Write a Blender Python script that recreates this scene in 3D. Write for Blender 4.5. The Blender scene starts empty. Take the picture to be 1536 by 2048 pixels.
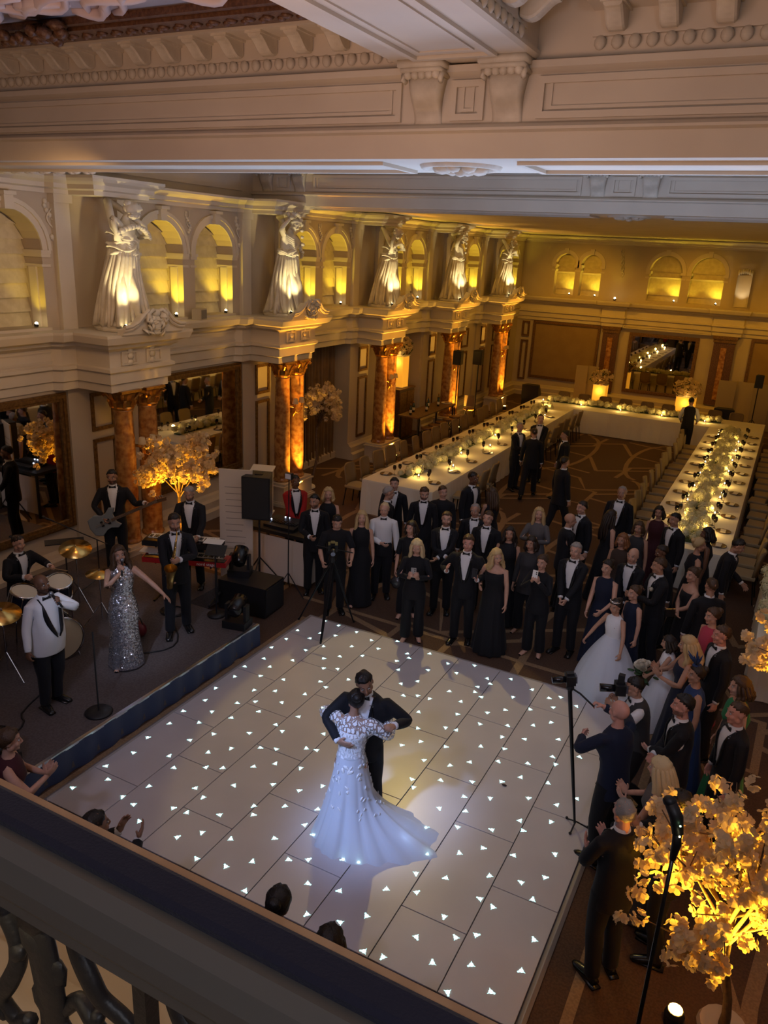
import bpy, math, random
import numpy as np
from mathutils import Matrix, Vector
random.seed(7); np.random.seed(7)
SC = bpy.context.scene
COL = SC.collection
PI = math.pi
# ---------------------------------------------------------------- camera (on the balcony, looking down the ballroom)
CAMH = 5.45
RW = np.array([[0.88557689, 0.18865518, -0.42445589], [0.4619998, -0.26319999, 0.846925], [0.04806, -0.94611574, -0.32024248]])
_r, _d, _f = RW[:, 0], RW[:, 1], RW[:, 2]  # the camera's right, down and forward in world axes
cam_data = bpy.data.cameras.new('camera')
cam_data.sensor_fit = 'HORIZONTAL'; cam_data.sensor_width = 36.0; cam_data.lens = 36.0 * 1558.62 / 1536.0
cam_data.clip_start = 0.02; cam_data.clip_end = 200
cam = bpy.data.objects.new('camera', cam_data); COL.objects.link(cam)
cam.matrix_world = Matrix(((_r[0], -_d[0], -_f[0], 0), (_r[1], -_d[1], -_f[1], 0), (_r[2], -_d[2], -_f[2], CAMH), (0, 0, 0, 1)))
SC.camera = cam
# ---------------------------------------------------------------- world, exposure
w = bpy.data.worlds.new('world'); SC.world = w; w.use_nodes = True
w.node_tree.nodes['Background'].inputs[0].default_value = (0.9, 0.72, 0.55, 1)
w.node_tree.nodes['Background'].inputs[1].default_value = 0.012
SC.view_settings.view_transform = 'Standard'; SC.view_settings.look = 'None'
SC.view_settings.gamma = 1; SC.view_settings.use_curve_mapping = False
SC.view_settings.exposure = 0.0
SC.cycles.max_bounces = 6; SC.cycles.diffuse_bounces = 3; SC.cycles.glossy_bounces = 3
SC.cycles.transmission_bounces = 4; SC.cycles.transparent_max_bounces = 8
SC.cycles.sample_clamp_indirect = 4.0
SC.cycles.use_denoising = True; SC.cycles.use_adaptive_sampling = True; SC.cycles.adaptive_threshold = 0.03
SC.cycles.caustics_reflective = False; SC.cycles.caustics_refractive = False

def lamp(kind, loc, power, col, size=0.1, target=None, angle=45, blend=0.5, size_y=None, name='lamp'):
    L = bpy.data.lights.new(name, kind); L.energy = power; L.color = col
    if kind == 'AREA':
        L.size = size
        if size_y: L.shape = 'RECTANGLE'; L.size_y = size_y
    else: L.shadow_soft_size = size
    if kind == 'SPOT': L.spot_size = math.radians(angle); L.spot_blend = blend
    o = bpy.data.objects.new(name, L); COL.objects.link(o); o.location = loc
    if target is not None:
        o.rotation_euler = (Vector(target) - Vector(loc)).to_track_quat('-Z', 'Y').to_euler()
    return o
AMBER = (1.0, 0.52, 0.07); YEL = (1.0, 0.70, 0.045); WARM = (1.0, 0.62, 0.24); COOL = (0.62, 0.72, 1.0); BLUE = (0.36, 0.52, 1.0)
# added unseen warm lamps over the dinner end, cool stage wash from the balcony end
for (x, y, pw) in ((-5.6, 17.5, 60), (-1.6, 17.5, 42), (-5.6, 22.5, 60), (-1.6, 22.5, 50), (-5.6, 27.0, 60), (-1.8, 27.0, 60)):
    lamp('SPOT', (x, y, 6.1), pw * 1.2, (1.0, 0.46, 0.04), 0.12, (x, y, 0), 150, 1.0)                  # added unseen fill spots over the dinner end
for (x, y) in ((-7.6, 28.6), (-3.6, 28.6), (0.5, 28.6)):
    lamp('SPOT', (x, y, 5.9), 215, (1.0, 0.44, 0.015), 0.12, (x, 31.4, 2.8), 110, 1.0)            # added unseen spots that warm the back wall
for y in (16.4, 21.0, 25.4):
    lamp('SPOT', (-7.2, y, 5.9), 120, (1.0, 0.46, 0.03), 0.12, (-10.1, y, 2.9), 110, 1.0)         # added unseen spots that warm the left wall
lamp('SPOT', (-6.6, 6.0, 5.9), 150, (1.0, 0.56, 0.22), 0.3, (-10.0, 8.5, 3.4), 110, 1.0)  # more added unseen spots for the near left wall
lamp('SPOT', (-6.4, 11.0, 6.0), 60, (1.0, 0.55, 0.18), 0.3, (-10.0, 12.0, 3.0), 110, 1.0)
lamp('AREA', (-3.0, -0.6, 7.0), 15, (0.90, 0.82, 0.95), 3.0, (-3.4, 8.0, 0), size_y=1.2)  # added soft fill lamps without fittings, this and the next
lamp('AREA', (2.6, 5.0, 6.6), 7, (0.70, 0.74, 1.0), 2.0, (-3.4, 7.2, 0), size_y=4)
lamp('SPOT', (-2.6, -0.8, 6.9), 690, (0.62, 0.64, 1.0), 0.25, (-4.1, 6.9, 0.0), 50, 0.75)      # cool follow wash on the dance floor
lamp('SPOT', (-4.4, 0.2, 6.8), 3000, BLUE, 0.25, (-2.92, 5.38, 0.65), 12.5, 1.0)                   # blue beam on the gown
lamp('SPOT', (-5.6, 12.6, 6.05), 460, (1.0, 0.74, 0.22), 0.05, (-3.2, 7.3, 0), 33, 0.14)      # warm profile spot from the far side
lamp('SPOT', (0.3, -1.0, 6.9), 400, (0.62, 0.70, 1.0), 0.2, (-2.6, 9.9, 1.0), 40, 1.0)
lamp('SPOT', (-2.2, 2.0, 6.8), 120, (0.72, 0.78, 1.0), 0.15, (-1.25, 9.4, 0.5), 13, 1.0)          # added unseen spot brightening the flower girls        # front light on the onlookers
lamp('AREA', (-2.8, 3.4, 5.2), 9, (0.55, 0.66, 1.0), 1.2, (-2.8, 3.8, 8), size_y=3)                # added unseen lamp for the cool tone on the centre beam
lamp('POINT', (1.2, -1.2, 6.6), 78, (0.80, 0.84, 1.0), 0.25)                                 # added unseen lamp that lifts the rail
lamp('SPOT', (-3.4, 0.4, 6.8), 760, (0.62, 0.74, 1.0), 0.1, (-6.66, 6.3, 0.9), 10, 0.7)          # added unseen spot on the sequined singer
for c_ in (9.45, 13.97, 18.49, 23.0, 27.52):
    lamp('SPOT', (-4.4, c_ - 3.2, 6.0), 90, (1.0, 0.86, 0.55), 0.06, (-9.5, c_, 5.1), 14, 0.8)       # added distant spots on the statues, no fittings built
lamp('SPOT', (-5.0, 8.6, 5.2), 60, (1.0, 0.60, 0.24), 0.3, (-10.1, 9.2, 5.2), 80, 1.0)           # warm wash on the near niches
lamp('SPOT', (-1.5, -1.0, 6.9), 230, (0.58, 0.66, 1.0), 0.2, (-6.6, 6.3, 1.1), 24, 1.0)        # stage wash
lamp('AREA', (-3.2, 2.2, 4.6), 92, (1.0, 0.55, 0.33), 5.0, (-3.2, 5.2, 8), size_y=2)           # added unseen lamp that tints the coffers pinkish
lamp('AREA', (-2.6, 9.6, 4.0), 215, (0.48, 0.64, 1.0), 6.0, (-2.6, 9.6, 8), size_y=2.2)          # added unseen lamp imitating blue-white bounce on the beam soffits
lamp('AREA', (-3.0, 7.3, 4.7), 42, (0.40, 0.60, 1.0), 9.0, (-3.0, 7.3, 8), size_y=0.7)             # added unseen blue-white lamp below the near beam
lamp('SPOT', (2.6, 9.5, 4.0), 60, (1.0, 0.5, 0.22), 0.2, (0.6, 9.0, 6.6), 110, 1.0)             # warm glow at the right ends of the beams

# ---------------------------------------------------------------- materials
MATS = {}
def mat(name, col=(0.5, 0.5, 0.5), rough=0.6, metal=0.0, spec=0.5, emis=None, estr=0.0, noise=None, bump=0.0, bscale=30.0, trans=0.0, alpha=1.0, sheen=0.0):
    """noise = (scale, second colour, detail, lo, hi)"""
    if name in MATS: return MATS[name]
    m = bpy.data.materials.new(name); m.use_nodes = True; MATS[name] = m
    nt = m.node_tree; b = nt.nodes['Principled BSDF']
    b.inputs['Base Color'].default_value = (*col, 1); b.inputs['Roughness'].default_value = rough
    b.inputs['Metallic'].default_value = metal; b.inputs['Specular IOR Level'].default_value = spec
    if emis: b.inputs['Emission Color'].default_value = (*emis, 1); b.inputs['Emission Strength'].default_value = estr
    if trans: b.inputs['Transmission Weight'].default_value = trans
    if alpha < 1: b.inputs['Alpha'].default_value = alpha
    if sheen: b.inputs['Sheen Weight'].default_value = sheen
    if noise or bump:
        tc = nt.nodes.new('ShaderNodeTexCoord')
    if noise:
        n = nt.nodes.new('ShaderNodeTexNoise'); n.inputs['Scale'].default_value = noise[0]; n.inputs['Detail'].default_value = noise[2]
        r = nt.nodes.new('ShaderNodeValToRGB'); r.color_ramp.elements[0].color = (*col, 1); r.color_ramp.elements[1].color = (*noise[1], 1)
        r.color_ramp.elements[0].position = noise[3]; r.color_ramp.elements[1].position = noise[4]
        nt.links.new(tc.outputs['Object'], n.inputs['Vector']); nt.links.new(n.outputs['Fac'], r.inputs[0]); nt.links.new(r.outputs[0], b.inputs['Base Color'])
    if bump:
        n2 = nt.nodes.new('ShaderNodeTexNoise'); n2.inputs['Scale'].default_value = bscale; n2.inputs['Detail'].default_value = 3
        bp = nt.nodes.new('ShaderNodeBump'); bp.inputs['Strength'].default_value = bump; bp.inputs['Distance'].default_value = 0.01
        nt.links.new(tc.outputs['Object'], n2.inputs['Vector']); nt.links.new(n2.outputs['Fac'], bp.inputs['Height']); nt.links.new(bp.outputs[0], b.inputs['Normal'])
    return m
M_PLASTER = mat('cream plaster', (0.62, 0.55, 0.45), 0.65, noise=(1.3, (0.56, 0.49, 0.40), 4, 0.35, 0.7), bump=0.05, bscale=12)
M_WALL = mat('panelled wall paint', (0.50, 0.42, 0.32), 0.6, noise=(1.1, (0.45, 0.37, 0.28), 3, 0.35, 0.7), bump=0.04, bscale=9)
M_GILT = mat('antique gilt frame', (0.24, 0.13, 0.04), 0.45, 0.5, noise=(22, (0.13, 0.065, 0.02), 4, 0.35, 0.65), bump=0.4, bscale=60)
M_GOLD = mat('polished gilt', (0.55, 0.28, 0.06), 0.28, 0.85, noise=(14, (0.30, 0.13, 0.03), 3, 0.35, 0.7))
M_MARBLE = mat('rouge marble', (0.46, 0.23, 0.07), 0.22, noise=(9, (0.24, 0.09, 0.025), 8, 0.38, 0.62), spec=0.6)
M_STONE = mat('statue plaster', (0.66, 0.60, 0.50), 0.6, noise=(6, (0.50, 0.44, 0.35), 5, 0.35, 0.7), bump=0.15, bscale=40)
M_BROWNFR = mat('brown carved timber', (0.085, 0.035, 0.013), 0.4, noise=(30, (0.15, 0.07, 0.03), 4, 0.4, 0.65), bump=0.5, bscale=70)
M_MIRROR = mat('mirror glass', (0.62, 0.60, 0.56), 0.02, 1.0)
M_BLIND = mat('roman blind linen', (0.62, 0.54, 0.36), 0.8, noise=(8, (0.55, 0.47, 0.30), 3, 0.4, 0.6))
M_CURTAIN = mat('bronze curtain silk', (0.16, 0.085, 0.028), 0.5, noise=(3, (0.10, 0.05, 0.016), 3, 0.35, 0.65), sheen=0.3)
M_BLACK = mat('matt black', (0.010, 0.010, 0.012), 0.5)
M_BLACKGL = mat('gloss black', (0.008, 0.008, 0.010), 0.2)
M_DKMETAL = mat('dark metal', (0.035, 0.035, 0.04), 0.35, 0.8)
M_CHROME = mat('chrome', (0.75, 0.75, 0.78), 0.15, 1.0)
M_BRASS = mat('brass', (0.75, 0.50, 0.16), 0.25, 1.0)
M_STEEL = mat('steel edge', (0.6, 0.6, 0.66), 0.3, 1.0)
M_WHITE = mat('white paint', (0.75, 0.73, 0.70), 0.5)
M_CLOTH = mat('white tablecloth', (0.74, 0.68, 0.56), 0.8, bump=0.08, bscale=20)
M_SKIRT = mat('navy stage skirt', (0.010, 0.022, 0.075), 0.7, sheen=0.2)
M_STAGE = mat('stage carpet', (0.11, 0.088, 0.085), 0.9, noise=(40, (0.085, 0.066, 0.064), 3, 0.4, 0.6), bump=0.2, bscale=150)
M_CARPET = mat('brown carpet', (0.085, 0.043, 0.024), 0.95, noise=(50, (0.062, 0.030, 0.017), 3, 0.4, 0.6), bump=0.25, bscale=200)
M_CARPETL = mat('tan carpet line', (0.27, 0.17, 0.09), 0.95, noise=(50, (0.21, 0.13, 0.07), 3, 0.4, 0.6))
M_PANEL = mat('dance floor acrylic', (0.55, 0.51, 0.52), 0.30, spec=0.5, noise=(1.6, (0.50, 0.465, 0.475), 5, 0.35, 0.7))
M_SEAM = mat('floor seam', (0.05, 0.045, 0.05), 0.6)
M_LED = mat('led lens core', (0.8, 0.95, 1.0), 0.3, emis=(0.66, 1.0, 0.95), estr=9)
M_LEDH = mat('led painted halo', (0.7, 0.85, 0.9), 0.3, emis=(0.40, 0.84, 0.82), estr=1.8)  # glow around each LED, painted as a weakly emissive ring
M_FLAME = mat('candle flame', (1, 0.8, 0.4), 0.5, emis=(1.0, 0.72, 0.28), estr=40)
M_LAMPY = mat('uplight lens', (1, 0.9, 0.6), 0.3, emis=(1.0, 0.82, 0.42), estr=25)
M_LAMPO = mat('amber uplight lens', (1, 0.7, 0.3), 0.3, emis=(1.0, 0.45, 0.08), estr=30)

# ---------------------------------------------------------------- mesh helpers
class MB:
    def __init__(s): s.v = []; s.f = []; s.m = []; s.n = 0
    def add(s, V, F, mi=0):
        V = np.asarray(V, float).reshape(-1, 3); b = s.n
        s.v.append(V); s.n += len(V)
        s.f += [tuple(i + b for i in f) for f in F]; s.m += [mi] * len(F); return s
    def box(s, x0, x1, y0, y1, z0, z1, mi=0):
        V = [(x, y, z) for z in (z0, z1) for y in (y0, y1) for x in (x0, x1)]
        return s.add(V, [(0, 2, 3, 1), (4, 5, 7, 6), (0, 1, 5, 4), (2, 6, 7, 3), (0, 4, 6, 2), (1, 3, 7, 5)], mi)
    def obox(s, c, d, rz=0.0, mi=0, M=None):
        V = np.array([(x, y, z) for z in (-.5, .5) for y in (-.5, .5) for x in (-.5, .5)]) * np.array(d)
        if M is None:
            cs, sn = math.cos(rz), math.sin(rz); R = np.array([[cs, -sn, 0], [sn, cs, 0], [0, 0, 1]])
        else: R = np.array(M)
        return s.add(V @ R.T + np.array(c), [(0, 2, 3, 1), (4, 5, 7, 6), (0, 1, 5, 4), (2, 6, 7, 3), (0, 4, 6, 2), (1, 3, 7, 5)], mi)
    def rings(s, rings, closed_ends=True, mi=0, loop=True):
        n = len(rings[0]); V = np.concatenate(rings); F = []
        m = n if loop else n - 1
        for i in range(len(rings) - 1):
            a, b = i * n, (i + 1) * n
            F += [(a + j, a + (j + 1) % n, b + (j + 1) % n, b + j) for j in range(m)]
        if closed_ends: F += [tuple(range(n - 1, -1, -1)), tuple(range((len(rings) - 1) * n, len(rings) * n))]
        return s.add(V, F, mi)
    def tube(s, pts, rad, n=8, caps=True, mi=0, up=(0.03, 1.0, 0.05)):
        pts = np.array(pts, float); k = len(pts)
        if not hasattr(rad, '__len__'): rad = [rad] * k
        R = []; up = np.array(up, float)
        th = np.arange(n) * 2 * PI / n
        prev = None
        for i in range(k):
            t = pts[min(i + 1, k - 1)] - pts[max(i - 1, 0)]; t = t / (np.linalg.norm(t) + 1e-9)
            u = (up if prev is None else prev); a = np.cross(u, t)
            if np.linalg.norm(a) < 0.05: a = np.cross((1.0, 0.1, 0.2), t)
            a /= np.linalg.norm(a); b = np.cross(t, a); prev = b
            r = rad[i]; rx, ry = (r if hasattr(r, '__len__') else (r, r))
            R.append(pts[i] + np.outer(np.cos(th) * rx, a) + np.outer(np.sin(th) * ry, b))
        return s.rings(R, caps, mi)
    def lathe(s, prof, n=16, c=(0, 0, 0), mi=0, caps=True, sy=1.0):
        th = np.arange(n) * 2 * PI / n; c = np.array(c, float)
        return s.rings([c + np.stack([r * np.cos(th), sy * r * np.sin(th), np.full(n, z)], 1) for r, z in prof], caps, mi)
    def ball(s, c, r, nu=10, nv=6, mi=0, M=None):
        r = np.array(r if hasattr(r, '__len__') else (r, r, r), float); th = np.arange(nu) * 2 * PI / nu; R = []
        for j in range(nv + 1):
            p = -PI / 2 + PI * (j + (0.08 if j == 0 else -0.08 if j == nv else 0)) / nv
            q = np.stack([np.cos(p) * np.cos(th), np.cos(p) * np.sin(th), np.full(nu, math.sin(p))], 1) * r
            if M is not None: q = q @ np.array(M).T
            R.append(q + np.array(c))
        return s.rings(R, True, mi)
    def extr_x(s, prof, x0, x1, mi=0):   # profile [(y,z)...] closed, swept along x
        return s.rings([np.array([(x, y, z) for y, z in prof]) for x in (x0, x1)], True, mi)
    def extr_y(s, prof, y0, y1, mi=0):   # profile [(x,z)...]
        return s.rings([np.array([(x, y, z) for x, z in prof]) for y in (y0, y1)], True, mi)
    def extr_z(s, prof, z0, z1, mi=0):
        return s.rings([np.array([(x, y, z) for x, y in prof]) for z in (z0, z1)], True, mi)
    def xf(s, M):
        M = np.array(M)
        s.v = [V @ M[:3, :3].T + M[:3, 3] for V in s.v]; return s
    def mesh(s, name, mats, smooth=False):
        me = bpy.data.meshes.new(name); V = np.concatenate(s.v) if s.v else np.zeros((0, 3))
        me.from_pydata(V.tolist(), [], s.f)
        for m in (mats if isinstance(mats, (list, tuple)) else [mats]): me.materials.append(m)
        if any(s.m): me.polygons.foreach_set('material_index', s.m)
        if smooth: me.polygons.foreach_set('use_smooth', [True] * len(me.polygons))
        me.update(); return me
    def build(s, name, mats, parent=None, smooth=False, loc=None):
        return put(name, s.mesh(name, mats, smooth), parent, loc)

def put(name, me, parent=None, loc=None, rot=None, scale=None):
    o = bpy.data.objects.new(name, me); COL.objects.link(o)
    if parent is not None: o.parent = parent
    if loc is not None: o.location = loc
    if rot is not None: o.rotation_euler = rot if hasattr(rot, '__len__') else (0, 0, rot)
    if scale is not None: o.scale = scale if hasattr(scale, '__len__') else (scale,) * 3
    return o
def thing(name, label, cat, loc=(0, 0, 0), rz=0.0, group=None, scale=None):
    o = put(name, None, None, loc, rz, scale); return tag(o, label, cat, group)
def tag(o, label=None, cat=None, group=None, kind=None):
    if label: o['label'] = label
    if cat: o['category'] = cat
    if group: o['group'] = group
    if kind: o['kind'] = kind
    return o
def struct(o): o['kind'] = 'structure'; return o
def dup(root, loc, rz=0.0, label=None, group=None, scale=None):
    r = root.copy(); COL.objects.link(r); r.location = loc; r.rotation_euler = (0, 0, rz)
    if scale: r.scale = (scale,) * 3
    if label: r['label'] = label
    if group: r['group'] = group
    for ch in list(root.children):
        c = ch.copy(); COL.objects.link(c); c.parent = r
        for g in list(ch.children):
            d = g.copy(); COL.objects.link(d); d.parent = c
    return r
ORD = ['first', 'second', 'third', 'fourth', 'fifth', 'sixth', 'seventh', 'eighth', 'ninth', 'tenth', 'eleventh', 'twelfth', 'thirteenth',
       'fourteenth', 'fifteenth', 'sixteenth', 'seventeenth', 'eighteenth', 'nineteenth', 'twentieth']
ORD += ['twenty-' + o for o in ORD[:9]] + ['thirtieth'] + ['thirty-' + o for o in ORD[:9]] + ['fortieth'] + ['forty-' + o for o in ORD[:9]] + ['fiftieth'] + ['fifty-' + o for o in ORD[:9]] + ['sixtieth'] + ['sixty-' + o for o in ORD[:9]]
def rotx(a): c, s = math.cos(a), math.sin(a); return np.array([[1, 0, 0], [0, c, -s], [0, s, c]])
def roty(a): c, s = math.cos(a), math.sin(a); return np.array([[c, 0, s], [0, 1, 0], [-s, 0, c]])
def rotzm(a): c, s = math.cos(a), math.sin(a); return np.array([[c, -s, 0], [s, c, 0], [0, 0, 1]])
# ================================================================ STRUCTURE
B2a_ = 14.25
XW, YB, XR, YN = -10.15, 31.5, 4.2, -2.2          # left wall, back wall, right wall, near wall
CY = [4.93, 9.45, 13.97, 18.49, 23.0, 27.52]      # column pairs along the left wall (the first is out of frame)
# floor with carpet motifs
f = MB().box(XW - .3, XR + .3, YN - .3, YB + .3, -.1, 0).build('floor', M_CARPET); struct(f)
def strip(mb, pts, wd, z=0.004, closed=False):
    pts = [np.array(p, float) for p in pts]; n = len(pts); L = []; Rr = []
    for i in range(n):
        if closed: t = pts[(i + 1) % n] - pts[i - 1]
        else: t = pts[min(i + 1, n - 1)] - pts[max(i - 1, 0)]
        t = t / (np.linalg.norm(t) + 1e-9); nn = np.array([-t[1], t[0]])
        L.append((*(pts[i] + nn * wd / 2), z)); Rr.append((*(pts[i] - nn * wd / 2), z))
    V = L + Rr; F = [(i, (i + 1) % n, n + (i + 1) % n, n + i) for i in range(n if closed else n - 1)]
    mb.add(V, [tuple(reversed(q)) for q in F])
def motif():
    mb = MB()   # tilted rectangle, long crossing bands and bowed bands, as woven in the carpet
    strip(mb, [(-.44, -.52), (.42, -.62), (.46, .55), (-.38, .62)], .12, .003, True)
    strip(mb, [(-.41, .05), (-1.6, .45), (-2.1, 1.9)], .11, .0034); strip(mb, [(.44, -.05), (1.6, -.45), (2.1, -1.9)], .11, .0034)
    strip(mb, [(.44, .3), (1.35, 1.0), (1.5, 2.3)], .11, .0038); strip(mb, [(-.41, -.3), (-1.35, -1.0), (-1.5, -2.3)], .11, .0038)
    for sx in (-1, 1):
        strip(mb, [(sx * (1.0 + .55 * math.sin(a)), sx * 2.2 * math.cos(a)) for a in np.linspace(.05, PI - .05, 11)], .12, .0042)
    strip(mb, [(-2.1, -1.9), (-.2, -.58), (.2, -1.6), (2.0, -2.25)], .10, .0046); strip(mb, [(2.1, 1.9), (.2, .58), (-.2, 1.6), (-2.0, 2.25)], .10, .0046)
    return mb.mesh('carpet_motif', M_CARPETL)
MOT = motif()
for iy in range(9):
    for ix in range(5):
        x, y = -8.3 + ix * 4.2 - (iy % 2) * 2.1, 4.8 + (iy - 1) * 4.5 / 1.0 * .999 if False else 0.3 + iy * 4.5
        if -9.9 < x < 4.2 and y < 31 and not (4.2 < y < 8.2 and -5 < x < -1.5): put('carpet_motif', MOT, f, (x, y, 0))
for i, (a, b) in enumerate([((-6.3, 9.8), (-.6, 9.62)), ((-5.88, 9.2), (-5.88, 1)), ((-.55, 9.4), (-.55, 1))]):
    mb = MB(); strip(mb, [a, b], .09, .005); mb.build('carpet_border', M_CARPETL, f)

# ---- helper: wall with round-headed openings. u along the wall, z up; P(u,d,z) maps to the room (d = depth behind the face)
def arch_wall(mb, u0, u1, z0, z1, arches, P, depth, n=14):
    us = sorted(arches); cur = u0
    def q(a, b, c, d): mb.add([a, b, c, d], [(0, 1, 2, 3)])
    for (c, r, zs, zsp) in us:   # centre, half width, sill, springing
        q(P(cur, 0, z0), P(c - r, 0, z0), P(c - r, 0, z1), P(cur, 0, z1))
        q(P(c - r, 0, z0), P(c + r, 0, z0), P(c + r, 0, zs), P(c - r, 0, zs))
        A = [(c - r * math.cos(t), zsp + r * math.sin(t)) for t in np.linspace(0, PI, n)]
        for (a, b) in zip(A[:-1], A[1:]):
            q(P(a[0], 0, a[1]), P(b[0], 0, b[1]), P(b[0], 0, z1), P(a[0], 0, z1))
            q(P(b[0], 0, b[1]), P(a[0], 0, a[1]), P(a[0], depth, a[1]), P(b[0], depth, b[1]))
        q(P(c - r, 0, zsp), P(c - r, 0, zs), P(c - r, depth, zs), P(c - r, depth, zsp))
        q(P(c + r, 0, zs), P(c + r, 0, zsp), P(c + r, depth, zsp), P(c + r, depth, zs))
        q(P(c - r, depth, zs), P(c - r, 0, zs), P(c + r, 0, zs), P(c + r, depth, zs))
        cur = c + r
    q(P(cur, 0, z0), P(u1, 0, z0), P(u1, 0, z1), P(cur, 0, z1))
def frame_rect(mb, P, u0, u1, z0, z1, w=.07, d=.035, mi=0):   # moulded rectangular frame standing proud of a face
    for (a, b, c, e) in ((u0, u1, z1 - w, z1), (u0, u1, z0, z0 + w), (u0, u0 + w, z0 + w, z1 - w), (u1 - w, u1, z0 + w, z1 - w)):
        V = [P(u, dd, z) for dd in (0.002, -d) for z in (c, e) for u in (a, b)]
        mb.add(V, [(0, 2, 3, 1), (4, 5, 7, 6), (0, 1, 5, 4), (2, 6, 7, 3), (0, 4, 6, 2), (1, 3, 7, 5)], mi)
PL = lambda u, d, z: (XW - d, u, z)
PB = lambda u, d, z: (u, YB + d, z)
PRt = lambda u, d, z: (XR + d, YB + YN - u, z)
BAYS = [(CY[i] + CY[i + 1]) / 2 for i in range(5)] + [(CY[5] + YB) / 2 + .15]
SILL, SPR, AR = 4.06, 5.18, .56
def archset():
    A = []
    for b in BAYS[:5]: A += [(b - .72, AR, SILL, SPR), (b + .72, AR, SILL, SPR)]
    A += [(29.0, .45, SILL, SPR), (30.4, .45, SILL, SPR)]
    A += [(b - 4.52 + dx, AR, SILL, SPR) for b in BAYS[:1] for dx in (-.72, .72)]
    return A
wl = MB()
arch_wall(wl, YN, YB, 3.2, 6.25, archset(), PL, .42)
wl.box(XW - .3, XW, YN, 15.98 - .0, 0, 3.2) if False else None
# lower wall, with a recess for the curtain and one for the service doors
for (a, b, d) in ((YN, 14.72, 0), (14.72, 17.74, .55), (17.74, 19.3, 0), (19.3, 22.2, .45), (22.2, YB, 0)):
    wl.add([PL(a, d, 0), PL(b, d, 0), PL(b, d, 3.2), PL(a, d, 3.2)], [(0, 1, 2, 3)])
    if d:
        for u in (a, b): wl.add([PL(u, 0, 0), PL(u, d, 0), PL(u, d, 3.2), PL(u, 0, 3.2)], [(0, 1, 2, 3)])
        wl.add([PL(a, 0, 3.2), PL(b, 0, 3.2), PL(b, d, 3.2), PL(a, d, 3.2)], [(0, 1, 2, 3)])
WALL_L = struct(wl.build('wall_left', M_WALL))
# blinds at the back of the niches: horizontal pleats
def blind_mesh(r, zs, zsp, lit=True):
    mb = MB(); h = .21; z = zs
    while z < zsp + r - .02:
        z2 = min(z + h, zsp + r - .01)
        def hw(zz): return r if zz <= zsp else math.sqrt(max(r * r - (zz - zsp) ** 2, 0.0004))
        mb.add([(0.0, -hw(z), z), (0.0, hw(z), z), (-.055, hw(z2), z2), (-.055, -hw(z2), z2)], [(0, 1, 2, 3)])
        mb.add([(-.055, -hw(z2), z2), (-.055, hw(z2), z2), (0, hw(z2), z2), (0, -hw(z2), z2)], [(0, 1, 2, 3)])
        z = z2
    mb.add([(-.1, -r, zs), (-.1, r, zs), (-.1, r, zsp + r), (-.1, -r, zsp + r)], [(0, 1, 2, 3)])
    return mb.mesh('blind', M_BLIND)
BL = blind_mesh(AR - .002, SILL, SPR)
def hood(r):   # archivolt, imposts, keystone and reveal pilaster of one niche
    mb = MB()
    for (ri, ro, d) in ((r + .0, r + .09, .03), (r + .09, r + .15, .055)):
        t = np.linspace(0, PI, 15)
        R = [np.array([(a, -rr * math.cos(q), SPR + rr * math.sin(q)) for (a, rr) in ((.002, ri), (d, ri), (d, ro), (.002, ro))]) for q in t]
        mb.rings(R, True)
    mb.obox((.05, 0, SPR + r + .09), (.13, .15, .22)); mb.obox((.07, 0, SPR + r + .19), (.17, .20, .05))
    for s in (-1, 1):
        for (z0, z1, d) in ((SPR - .1, SPR - .05, .03), (SPR - .05, SPR, .05), (SPR - .24, SPR - .2, .02)):
            mb.box(-.40, d, min(s * r, s * (r - .015 - d * .6)), max(s * r, s * (r - .015 - d * .6)), z0, z1)
            mb.box(0.0, d, min(s * r, s * (r + .13)), max(s * r, s * (r + .13)), z0, z1)
        mb.box(-.28, -.12, min(s * r, s * (r - .03)), max(s * r, s * (r - .03)), SILL, SPR - .24)
    mb.box(-.02, .05, -r - .04, r + .04, SILL - .05, SILL)
    return mb.mesh('arch_surround', M_PLASTER)
HD = hood(AR); HD2 = hood(.45); BL2 = blind_mesh(.448, SILL, SPR)
LENS = MB().tube([(0, 0, 0), (.03, 0, .03)], [.03, .035], 8).ball((.036, 0, .036), .026, 8, 4, 1).mesh('sill_uplight', [M_BLACK, M_LAMPY], True)
nsp = 0
def niche(c, r, kind, y_plane=False, power=20.0):
    global nsp
    rz = -PI / 2 if y_plane else 0
    loc = (c, YB, 0) if y_plane else (XW, c, 0)
    par = WALL_B if y_plane else WALL_L
    put('arch_surround', HD if kind == 0 else HD2 if kind == 1 else HD3, par, loc, rz)
    d = .34
    put('blind', BL if kind == 0 else BL2 if kind == 1 else BL3, par, (c, YB + d, 0) if y_plane else (XW - d, c, 0), rz)
    s = r - .17
    p = (c + s, YB + .07, SILL + .01) if y_plane else (XW - .05, c + s, SILL + .01)
    put('sill_uplight', LENS, par, p, (0, -.6, rz + PI / 2))
    tgt = (p[0] + .02, p[1] + .12, 5.6) if y_plane else (p[0] - .14, p[1] + .06, 5.6)
    lamp('SPOT', (p[0], p[1], p[2] + .07), power, YEL, .03, tgt, 92 if not y_plane else 140, 1.0)
for i, b in enumerate(BAYS[:5]):
    for s in (-1, 1): niche(b + s * .72, AR, 0, False, 120 if i else 22.0)
for c in (29.0, 30.4): niche(c, .45, 1, False, 90)

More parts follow.
